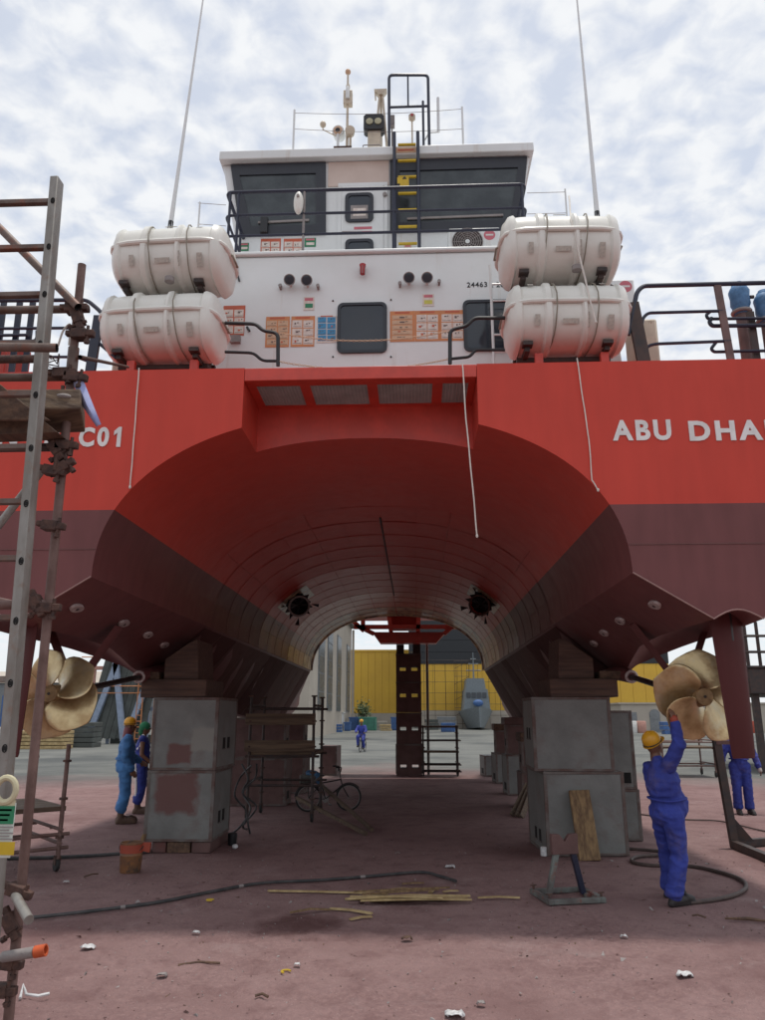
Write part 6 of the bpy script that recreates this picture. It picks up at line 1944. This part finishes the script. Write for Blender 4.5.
# rusty paint bucket
q = gnd(130, 872)
bu = thing('bucket', 'rusty orange and red paint bucket standing before the grey block', 'bucket', (q.x, q.y, 0), 0)
mb = MB(); mb.lathe([(.105, 0), (.112, .01), (.118, .17), (.121, .175), (.118, .18), (.122, .29), (.127, .295), (.127, .305), (.116, .305), (.112, .05), (.0, .05)], (q.x, q.y, 0), (0, 0, 1), 26, caps=False); mb.build('shell', BUCKET, bu)
mb = MB(); mb.lathe([(.1235, .20), (.1255, .285)], (q.x, q.y, 0), (0, 0, 1), 26, caps=False); mb.build('red_band', BUCKETR, bu)
mb = MB(); mb.lathe([(.001, .272), (.114, .272)], (q.x, q.y, 0), (0, 0, 1), 26, caps=False); mb.build('dried_paint', BLOCKRED, bu)
mb = MB(); mb.tube(arc((q.x, q.y, .28), .135, -10, -170, 12, (1, 0, 0), (.0, .7, .65)), .006, 6); mb.build('bail_handle', DARK, bu)
mb = MB(); mb.prism([(q.x + .10, q.y - .02, .22), (q.x + .2, q.y - .02, .2), (q.x + .21, q.y - .02, .3), (q.x + .11, q.y - .02, .3)], (0, .04, 0)); mb.build('rag', BUCKETR, bu)
# hoses
hp_ = [gnd(*p) for p in ((-40, 926), (10, 922), (60, 917), (110, 911), (160, 904), (215, 893), (262, 885), (320, 882), (370, 878), (420, 874), (440, 878), (456, 883))]
mb = MB(); mb.tube([p + V(0, 0, .018) for p in spl(hp_)], .015, 10); hs = mb.build('air_hose', HOSE, None, label='black rubber hose snaking across the shaded sand', cat='hose')
sp_ = spl(hp_)
for k in range(9, 100, 23):
    mb = MB(); mb.tube([sp_[k] + V(0, 0, .018), sp_[k + 1] + V(0, 0, .018)], .016, 10); mb.build('tape_mark', GREYT, hs)
h2 = [gnd(*p) for p in ((622, 850), (650, 852), (680, 856), (640, 858), (632, 863), (650, 867), (690, 868), (720, 874), (742, 882), (746, 890), (735, 897), (715, 902), (690, 905))]
mb = MB(); mb.tube([p + V(0, 0, .018) for p in spl(h2)], .020, 10); mb.build('blast_hose', HOSEB, None, label='thick brown hose coiled round the feet of the reaching worker', cat='hose')
h3 = [gnd(*p) for p in ((-40, 861), (20, 860), (60, 859), (100, 857), (150, 853))]
mb = MB(); mb.tube([p + V(0, 0, .02) for p in spl(h3)], .02, 8); mb.build('cable', HOSE, None, label='dark cable lying under the low tower on casters', cat='cable')
h4 = [gnd(*p) for p in ((640, 815), (680, 820), (720, 822), (765, 832), (800, 835))]
mb = MB(); mb.tube([p + V(0, 0, .012) for p in spl(h4)], .012, 6); mb.build('cable', HOSEB, None, label='thin dark cable on the sunny sand behind the reaching worker', cat='cable')
# splintered timber
rnd = random.Random(11)
sp_list = []
for i in range(11):
    a = (rnd.uniform(345, 400), rnd.uniform(899, 905)); b_ = (rnd.uniform(425, 472), rnd.uniform(894, 906)); sp_list.append((a, b_, rnd.uniform(.02, .05)))
sp_list += [((268, 892), (388, 895), .035), ((290, 914), (330, 911), .03), ((330, 910), (372, 915), .035), ((350, 921), (372, 918), .03), ((380, 892), (425, 891), .04), ((402, 885), (424, 884), .03), ((478, 899), (520, 899), .03), ((430, 894), (437, 889), .04), ((443, 893), (458, 892), .03)]
for i, (a, b_, w_) in enumerate(sp_list):
    A, B = gnd(*a), gnd(*b_)
    z = .012 + (i % 5) * .013 if i < 11 else .012
    mb = MB(); md_ = A.lerp(B, .5) + V(0, rnd.uniform(-.02, .02), 0); z2 = z + rnd.uniform(0, .02)
    for P, Q, za, zb in ((A, md_, z, z2), (md_, B, z2, z)):
        mb.bar((P.x, P.y, za), (Q.x, Q.y, zb), w_, .012)
    lab = 'pale splintered timber strip in the heap on the shaded sand' if i < 11 else ['long thin pale lath lying beyond the splinter heap', 'short brown stick lying on the dark damp stain', 'broken brown lath at the edge of the damp stain', 'dark short chip beside the broken lath', 'straight pale lath just behind the splinter heap', 'short pale lath lying behind the heap near the hose', 'brown stick lying between the heap and the jack stand', 'pale stick standing askew across the splinter heap', 'small pale lath at the far end of the splinter heap'][i - 11]
    mb.build('timber_strip', STRAW if i % 4 else WOODZ, None, label=lab, cat='timber', group='splintered timber strips on the sand')
# litter
def litter(px, py, s_, label, seed, m=TRASH):
    s_ *= .55
    q = gnd(px, py); rnd = random.Random(seed); mb = MB()
    n = 7; vs_ = []
    for j in range(n):
        for i in range(n):
            vs_.append(q + V((i / (n - 1) - .5) * s_ * 1.6, (j / (n - 1) - .5) * s_, .004 + rnd.uniform(0, s_ * .28) + (.0 if i in (0, n - 1) else .01)))
    for k in (0, n - 1, n * n - 1, n * (n - 1)): vs_[k] = vs_[k].lerp(q, .35)
    mb.add(vs_, [(j * n + i, j * n + i + 1, (j + 1) * n + i + 1, (j + 1) * n + i) for j in range(n - 1) for i in range(n - 1)])
    o = mb.build('litter', m, None, label=label, cat='litter'); sd = o.modifiers.new('t', 'SOLIDIFY'); sd.thickness = .003
    return o
litter(450, 868, .13, 'white crumpled box lying on the shaded sand behind the timber heap', 1)
litter(685, 977, .12, 'white crumpled paper on the sunlit sand past the jack stand', 2)
litter(455, 1017, .13, 'white plastic bag scrap on the sunlit sand in line with the timber heap', 3)
litter(88, 949, .12, 'white torn plastic shreds near the orange capped tube', 4)
litter(162, 977, .08, 'small grey white lump on sunlit sand between the torn shreds and the timber heap', 5, GREYT)
litter(196, 934, .07, 'small pale paper scrap at the edge of the hull shadow', 6)
litter(297, 966, .05, 'tiny white scrap on sunlit sand below the damp stain', 7)
litter(481, 1005, .06, 'small grey crumpled foil on sunlit sand beside the plastic bag scrap', 8, GREYT)
litter(66, 883, .07, 'pale scrap on the sand in front of the low tower on casters', 9)
litter(407, 940, .10, 'dark brown clod at the edge of the hull shadow', 10, WOODY)
litter(624, 938, .06, 'thin pale wrapper lying between the jack stand and the hull shadow edge', 12)
mb = MB(); mb.tube([gnd(20, 1000) + V(0, 0, .01), gnd(22, 994) + V(0, 0, .05), gnd(26, 997) + V(0, 0, .015), gnd(38, 998) + V(0, 0, .012), gnd(49, 996) + V(0, 0, .014)], .009, 6); mb.build('plastic_strip', TRASH, None, label='white bent plastic strip on the sand below the orange capped tube', cat='litter')
mb = MB(); q = gnd(210, 901); mb.tube(arc(q + V(0, 0, .01), .032, 20, 320, 14, (1, 0, 0), (0, 1, 0)), .006, 6); mb.build('yellow_tie', YELLOW, None, label='thin yellow ring of tape on the sand by the black hose', cat='litter')
mb = MB(); q = gnd(286, 973); mb.tube(arc(q + V(0, 0, .01), .03, 20, 250, 12, (1, 0, 0), (0, 1, 0)), .006, 6); mb.build('yellow_tie', YELLOW, None, label='bent yellow tape scrap on the sunlit sand', cat='litter')
for i, (a, b_, lab) in enumerate((((178, 967), (220, 965), 'thin dark stick on sunlit sand beside the grey white lump'), ((725, 920), (775, 924), 'dark driftwood stick on the sand past the brown hose'), ((255, 998), (268, 999), 'short dark chip on the sunlit sand'), ((692, 917), (706, 919), 'dark angular chip near the worker boots'), ((84, 878), (98, 875), 'dark twig in front of the orange bucket'))):
    A, B = gnd(*a), gnd(*b_); mb = MB(); mb.tube([A + V(0, 0, .012), A.lerp(B, .5) + V(0, .02, .02), B + V(0, 0, .012)], [.008, .016, .006] if i == 1 else .008, 6); mb.build('stick', WOODY, None, label=lab, cat='stick')
# loose grit, chips and footprint crumbs
rnd = random.Random(99); mb = MB()
for i in range(3500):
    y = 3.2 + rnd.random() ** 1.6 * 9; x = rnd.uniform(-4.2, 4.2) * max(.5, y / 8)
    s_ = rnd.uniform(.003, .012) * (2.2 if rnd.random() < .08 else 1) * (1 if y < 6 else 1.3); z = gh(x, y)
    vs_ = [V(x + rnd.uniform(-s_, s_), y + rnd.uniform(-s_, s_), z + rnd.uniform(-.3 * s_, s_ * .9)) for k in range(4)]
    mb.add(vs_, [(0, 1, 2), (0, 2, 3), (0, 3, 1), (1, 3, 2)], rnd.choice((0, 0, 1, 1, 2)))
mb.build('grit', [BLOCKRED, GREYT, WOODY], None, smooth=False, label='loose grit and small chips strewn over the sand', cat='grit', kind='stuff')
# ------------------------------------------------------------ background yard
def bldg(name, label, loc):
    return thing(name, label, 'building', loc)
# beige workshop seen through the tunnel on the left
xw = -7.8
bw_ = bldg('workshop', 'beige workshop with tall narrow windows seen through the tunnel', (xw - 5, 75, 0))
mb = MB(); mb.span((xw - 10, 58, 0), (xw, 96, 12)); mb.build('wall', BEIGE, bw_)
mb = MB(); mb.span((xw - 10.4, 57.6, 12), (xw + .5, 96.4, 12.6)); mb.build('roof', GREYB, bw_)
for y in (65, 71.5, 80, 91):
    mb = MB(); mb.span((xw, y - 2.1, 2.0), (xw + .06, y + 2.1, 9.5)); f = mb.build('window', GREYB, bw_)
    for k in range(5):
        mb = MB(); mb.span((xw + .06, y - 1.9, 2.1 + k * 1.48), (xw + .09, y + 1.9, 3.45 + k * 1.48)); mb.build('pane', SLOT, f)
for y in (97,):
    mb = MB(); mb.span((xw, y - .3, 0), (xw + .25, y + .3, 11.9)); mb.build('pilaster', BEIGE, bw_)
# yellow halls
yh = bldg('yellow_hall', 'plain yellow warehouse wall behind the tall central column', (-4, 118, 0))
k0, k1 = at(340, 700, 112).x, at(425, 700, 112).x
for i in range(12):
    a = k0 + (k1 - k0) * i / 12; c = k0 + (k1 - k0) * (i + 1) / 12 - .03
    mb = MB(); mb.span((a, 112, 1.9), (c, 112.2, 10.4)); mb.build('cladding_panel', YCLAD, yh)
mb = MB(); mb.span((k0 - .1, 112.2, 0), (k1, 130, 10.3)); mb.build('wall', YCLAD, yh)
mb = MB(); mb.span((k0 - .2, 111.9, 10.4), (k1, 130, 10.7)); mb.build('roof_edge', YCLAD, yh)
mb = MB(); mb.span((k0 - .1, 111.9, 0), (k1, 112.19, 1.88)); mb.build('plinth', BEIGE, yh)
bh = bldg('black_yellow_hall', 'huge hall, black above and yellow below, wrapped in scaffold lines', (20, 110, 0))
k0, k1 = at(421, 700, 100).x, at(672, 700, 100).x
zc = at(450, 664, 100).z
n = 20
for i in range(n):
    a = k0 + (k1 - k0) * i / n; c = k0 + (k1 - k0) * (i + 1) / n - .03
    mb = MB(); mb.span((a, 100, 2.2), (c, 100.2, zc)); mb.build('cladding_panel', YCLAD, bh)
for i in range(7):
    za = zc + i * 1.5
    mb = MB(); mb.span((k0 - 1.5, 99.9, za), (k1, 100.15, za + 1.46)); mb.build('dark_panel', BCLAD, bh)
mb = MB(); mb.span((k0, 100.21, 0), (k1, 125, zc + 10.4)); mb.build('wall', BCLAD, bh)
mb = MB(); mb.span((k0, 99.95, 0), (k1, 100.2, 2.18)); mb.build('plinth', BEIGE, bh)
for i in range(14):
    x = k0 + (i + .3) * 1.35
    mb = MB(); mb.tube([(x, 99.2, 0), (x, 99.2, zc + .2)], .025, 5); mb.build('scaffold_pole', DARK, bh)
for j in range(6):
    z = 1.6 + j * 1.35
    mb = MB(); mb.tube([(k0, 99.25, z), (k0 + 19, 99.25, z)], .022, 5); mb.build('scaffold_ledger', DARK, bh)
for i in range(3):
    x = k0 + 4.2 + i * .9
    mb = MB()
    mb.tube([(x, 98.6, 0), (x, 98.6, zc + .5)], .03, 5); mb.build('scaffold_pole', DARK, bh)
for j in range(9):
    mb = MB(); z = .6 + j * .95; mb.tube([(k0 + 4.2, 98.6, z), (k0 + 6.0, 98.6, z + (.9 if j % 2 else 0))], .025, 5); mb.build('scaffold_brace', DARK, bh)
# low beige wall building to the right
lw = bldg('low_building', 'long low beige building behind the right propeller', (at(690, 720, 82).x, 85, 0))
a, c = at(622, 720, 80).x, at(830, 720, 80).x
mb = MB(); mb.span((a, 80, 0), (c, 88, at(690, 704, 80).z)); mb.build('wall', BEIGE, lw)
mb = MB(); mb.span((a - .2, 79.8, at(690, 704, 80).z), (c, 88.2, at(690, 702.5, 80).z)); mb.build('parapet', BEIGE, lw)
for px in (632, 655, 740):
    x = at(px, 720, 80).x; mb = MB(); mb.span((x - .5, 79.94, .0), (x + .5, 80, 1.9)); mb.build('door', GREYB, lw)
mb = MB(); x = at(655, 720, 80).x; mb.lathe([(.5, 0), (.5, .05)], (x, 79.95, 1.7), (0, -1, 0), 18); mb.build('fan_cover', GREYB, lw)
# grey naval craft
p = at(477, 727, 95)
nv = thing('patrol_boat', 'grey patrol boat with a small mast moored before the yellow hall', 'boat', (p.x, 95, 0))
mb = MB(); X = p.x
secs = [(90, .1, 2.5, .3), (92, 1.4, 2.3, .2), (95, 1.9, 2.1, .1), (105, 1.9, 2.0, 0)]
vs_ = []
for y, hw_, zt2, zb2 in secs: vs_ += [V(X - hw_, y, zt2), V(X - hw_ * .45, y, zb2), V(X + hw_ * .45, y, zb2), V(X + hw_, y, zt2)]
mb.add(vs_, [(i * 4 + j, i * 4 + (j + 1) % 4, (i + 1) * 4 + (j + 1) % 4, (i + 1) * 4 + j) for i in range(3) for j in range(4)] + [(0, 1, 2, 3), (12, 15, 14, 13)]); mb.build('hull', NAVAL, nv)
mb = MB(); hex_body(mb, X - 1.6, X + 1.6, X - 1.3, X + 1.3, 94, 102, 2.0, 4.6); mb.build('cabin', NAVAL, nv)
mb = MB(); hex_body(mb, X - 1.2, X + 1.2, X - 1.0, X + 1.0, 95, 101, 4.6, 5.9); mb.build('bridge', NAVAL, nv)
for i in range(4):
    mb = MB(); mb.span((X - 1.2 + i * .62, 93.9, 3.6), (X - .72 + i * .62, 94.05, 4.2)); mb.build('bridge_window', GLASS, nv)
mb = MB(); mb.tube([(X, 98, 5.9), (X, 98, 9.2)], [.12, .05], 6); mb.build('mast', NAVAL, nv)
for z, w_ in ((7, .9), (7.8, .6), (8.4, .35)):
    mb = MB(); mb.tube([(X - w_, 98, z), (X + w_, 98, z)], .05, 5); mb.build('mast_spar', NAVAL, nv)
mb = MB(); mb.ell((X + .1, 93.4, 3.0), (.6, .4, .4)); mb.build('blue_cover', CONTB, nv)
# white cabin, skip, bins, container
def hut(name, label, cat, px0, px1, py0, py1, Y, dpt, m, win=False):
    a, c = at(px0, py1, Y), at(px1, py0, Y)
    t_ = thing(name, label, cat, ((a.x + c.x) / 2, Y, 0))
    mb = MB(); mb.span((a.x, Y, 0), (c.x, Y + dpt, c.z)); mb.build('body', m, t_, bevel=.05)
    if win:
        mx_ = (a.x + c.x) / 2; mb = MB(); mb.span((mx_ - .3, Y - .05, c.z * .45), (mx_ + .35, Y - .01, c.z * .8)); mb.build('window', SLOT, t_); mb = MB(); mb.span((mx_ - .02, Y - .07, c.z * .45), (mx_ + .04, Y - .05, c.z * .8)); mb.build('mullion', CABIN, t_)
        mb = MB(); mb.span((a.x - .1, Y - .1, c.z), (c.x + .1, Y + dpt + .1, c.z + .12)); mb.build('roof', CABIN, t_)
    else:
        n = 6
        for i in range(n):
            x = a.x + (c.x - a.x) * (i + .5) / n; mb = MB(); mb.span((x - .05, Y - .06, .15), (x + .05, Y, c.z - .15)); mb.build('rib', m, t_)
        mb = MB(); mb.span((a.x - .05, Y - .08, c.z - .15), (c.x + .05, Y, c.z)); mb.build('top_rail', m, t_)
    return t_
hut('site_cabin', 'white site cabin with a small window before the beige workshop', 'cabin', 328.5, 342.5, 713, 731, 84, 2, CABIN, True)
hut('container', 'dark blue container between the white cabin and the green skip', 'container', 349, 358, 717, 729, 88, 2.5, CONTB)
hut('skip', 'green rubbish skip before the yellow warehouse', 'skip', 359, 376, 717, 729.5, 87, 2, CONTG)
hut('skip', 'small blue skip standing beside the white site cabin', 'skip', 344, 350, 722, 731, 84, 1.5, CONTB)
hut('container', 'narrow blue bin just beside the tall central column', 'container', 391, 397, 717, 730, 88, 1.5, CONTB)
hut('generator', 'bright blue generator box near the grey patrol boat', 'generator', 441.5, 455, 723, 733, 80, 1.5, CONTB)
for i, (px, m_, lab) in enumerate(((624, CONTB, 'blue'), (633, CABIN, 'white'), (642, PINKSTEEL, 'pink'), (757, CONTG, 'green'), (752, BUCKETR, 'red'))):
    a = gnd(px, 733); mb = MB(); mb.lathe([(.42, 0), (.45, .1), (.45, 1.0), (.38, 1.1)], (a.x, a.y, 0), (0, 0, 1), 12); mb.build('drum', m_, None, label='%s drum standing along the low beige building' % lab, cat='drum')
# bush
q = at(363, 727, 92); tb = thing('bush', 'thin green shrub growing before the yellow warehouse', 'shrub', (q.x, 92, 0)); mb = MB()
for k in range(5): mb.tube([(q.x, 92, 0), (q.x + random.uniform(-.5, .5), 92 + random.uniform(-.4, .4), 2.2)], [.06, .02], 5)
mb.build('trunk', BARK, tb); mb = MB(); rnd = random.Random(4)
for k in range(420):
    c = V(q.x, 92, 2.1) + V(rnd.gauss(0, .4), rnd.gauss(0, .4), rnd.gauss(0, .5)); e = V(rnd.uniform(-1, 1), rnd.uniform(-1, 1), rnd.uniform(-1, 1)).normalized() * .14; f = e.orthogonal().normalized() * .08
    mb.add([c - e, c + f, c + e, c - f], [(0, 1, 2, 3)])
mb.build('crown', LEAF, tb, smooth=False)
# stair tower and plant on the left, past the two workers
Ys = 47
a, c = at(92, 700, Ys).x, at(168, 700, Ys).x
tw = thing('access_tower', 'pale blue and orange steel access tower beyond the two workers', 'tower', ((a + c) / 2, Ys, 0))
for i in range(5):
    x = a + (c - a) * i / 4
    for y in (Ys, Ys + 3):
        mb = MB(); mb.bar((x, y, 0), (x, y, 7.5), .16, .16, (0, 1, 0)); mb.build('column', PALEB if i % 2 else PINKSTEEL, tw)
for z in (2.0, 4.4, 6.2):
    mb = MB(); mb.bar((a, Ys - .05, z), (c, Ys - .05, z), .18, .22); mb.build('beam', PALEB if z < 4 else PINKSTEEL, tw)
for i, (u0, u1) in enumerate(((.05, .42), (.52, .30), (.55, .9))):
    mb = MB(); mb.bar((a + (c - a) * u0, Ys - .8, .2), (a + (c - a) * u1, Ys - .8, 5.6), .32, .25, (0, 1, 0)); mb.build('diagonal', PALEB, tw)
for i in range(2):
    x = a + (c - a) * (.70 + .22 * i)
    mb = MB()
    for dx_ in (-.15, .15): mb.tube([(x + dx_, Ys - .9, .1), (x + dx_, Ys - .9, 6.2)], .04, 5)
    for k in range(18): mb.tube([(x - .15, Ys - .9, .3 + k * .33), (x + .15, Ys - .9, .3 + k * .33)], .03, 4)
    mb.build('caged_ladder', ORSTEEL, tw)
for z in (2.9, 3.3, 5.0):
    mb = MB(); mb.tube([(a - .5, Ys - .9, z), (c, Ys - .9, z)], .035, 5); mb.build('handrail', ORSTEEL, tw)
for i in range(9):
    u = .02 + i * .085
    mb = MB(); mb.bar((a + (c - a) * u, Ys - .6, .3), (a + (c - a) * (u + .20), Ys - .5, 5.0), .36, .1, (0, 1, 0)); mb.build('sloping_panel', TARP, tw)
mb = MB(); mb.span((a + 1.2, Ys + .3, .0), (c, Ys + 2.5, .5)); mb.build('plinth', TARP, tw)
# yard wall and stores behind the left tower, so the horizon is built up
st2 = bldg('store_shed', 'long grey store shed far behind the access tower', (-40, 100, 0))
mb = MB(); mb.span((-75, 96, 0), (-17, 108, 5.5)); mb.build('wall', GREYB, st2); mb = MB(); mb.prism([(-76, 95.5, 5.5), (-76, 108.5, 5.5), (-76, 102, 7.2)], (60, 0, 0)); mb.build('roof', BEIGE, st2)
for i in range(8):
    mb = MB(); mb.span((-72 + i * 7, 95.9, 0), (-68 + i * 7, 96, 4)); mb.build('roller_door', CONTB if i % 3 == 0 else TARP, st2)
# timber and machinery below the left propeller
for i, (px, py, Yb, w_, h_, m_, lab) in enumerate(((40, 736, 40, 3.0, .9, WOOD, 'stack of pale planks lying in the yard past the left propeller'), (68, 736, 42, 3.2, 1.3, TARP, 'dark covered machine in the yard past the left propeller'), (20, 736, 46, 2.2, 1.0, CABIN, 'white crate in the yard past the left rudder'))):
    x = at(px, py, Yb).x; t_ = thing('yard_store', lab, 'stack' if i == 0 else 'crate', (x, Yb, 0))
    for k in range(5):
        mb = MB(); mb.span((x - w_ / 2 + .05 * (k % 2), Yb - .6, h_ * k / 5), (x + w_ / 2, Yb + .6, h_ * (k + 1) / 5 - .03)); mb.build('layer', STRAW if i == 0 else m_, t_, bevel=.02)
# raised dark barge deck with rails at the far right
Yq = 24
bg_ = thing('raised_pontoon', 'dark pontoon with square railings raised on legs past the right rudder', 'pontoon', (at(790, 700, Yq).x, Yq, 0))
a = at(750, 690, Yq); c = at(900, 690, Yq)
mb = MB(); mb.span((a.x, Yq, at(755, 694, Yq).z), (c.x, Yq + 5, at(755, 668, Yq).z)); mb.build('deck_box', DARK, bg_, bevel=.03)
for k in range(5):
    x = a.x + .05 + k * (c.x - a.x - .1) / 4; mb = MB(); mb.bar((x + .2, Yq + .3, 0), (x + .2, Yq + .3, at(755, 694, Yq).z), .18, .18, (0, 1, 0)); mb.build('leg', DARK, bg_)
for k in range(7):
    x = at(748 + 12 * k, 660, Yq).x; mb = MB(); mb.tube([(x, Yq, at(755, 668, Yq).z), (x, Yq, at(755, 622, Yq).z)], .05, 6); mb.build('stanchion', DARK, bg_)
for py in (636, 652, 667):
    mb = MB(); z = at(755, py, Yq).z; mb.tube([(a.x - .1, Yq - .02, z), (c.x, Yq - .02, z)], .045, 6); mb.build('rail', DARK, bg_)

# scattered stores along the foot of the halls
rnd = random.Random(31)
for i, (px, Yb, w_, h_, m_, lab) in enumerate(((380, 90, 1.6, 1.0, BEIGE, 'beige crate between the green skip and the tall column'), (386, 86, 1.2, .7, STRAW, 'pale timber pallet stack near the narrow blue bin'), (432, 92, 1.5, 1.2, TARP, 'dark green covered pile behind the small shelf trolley'),
                                             (447, 94, 2.2, 1.5, GREYB, 'grey crate stack behind the bright blue generator'), (336, 79, 1.2, .8, CONTB, 'low blue box in front of the white site cabin'), (676, 72, 2.5, 1.1, CONTB, 'blue crate stack by the low beige building'), (700, 74, 2.0, .9, STRAW, 'timber pallet stack by the low beige building'))):
    x = at(px, 725, Yb).x
    t_ = thing('yard_store', lab, 'crate', (x, Yb, 0))
    for k in range(3):
        mb = MB(); dx_ = rnd.uniform(-.08, .08); mb.span((x - w_ / 2 + dx_, Yb - .5, h_ * k / 3), (x + w_ / 2 + dx_, Yb + .5, h_ * (k + 1) / 3 - .04)); mb.build('layer', m_, t_, bevel=.02)
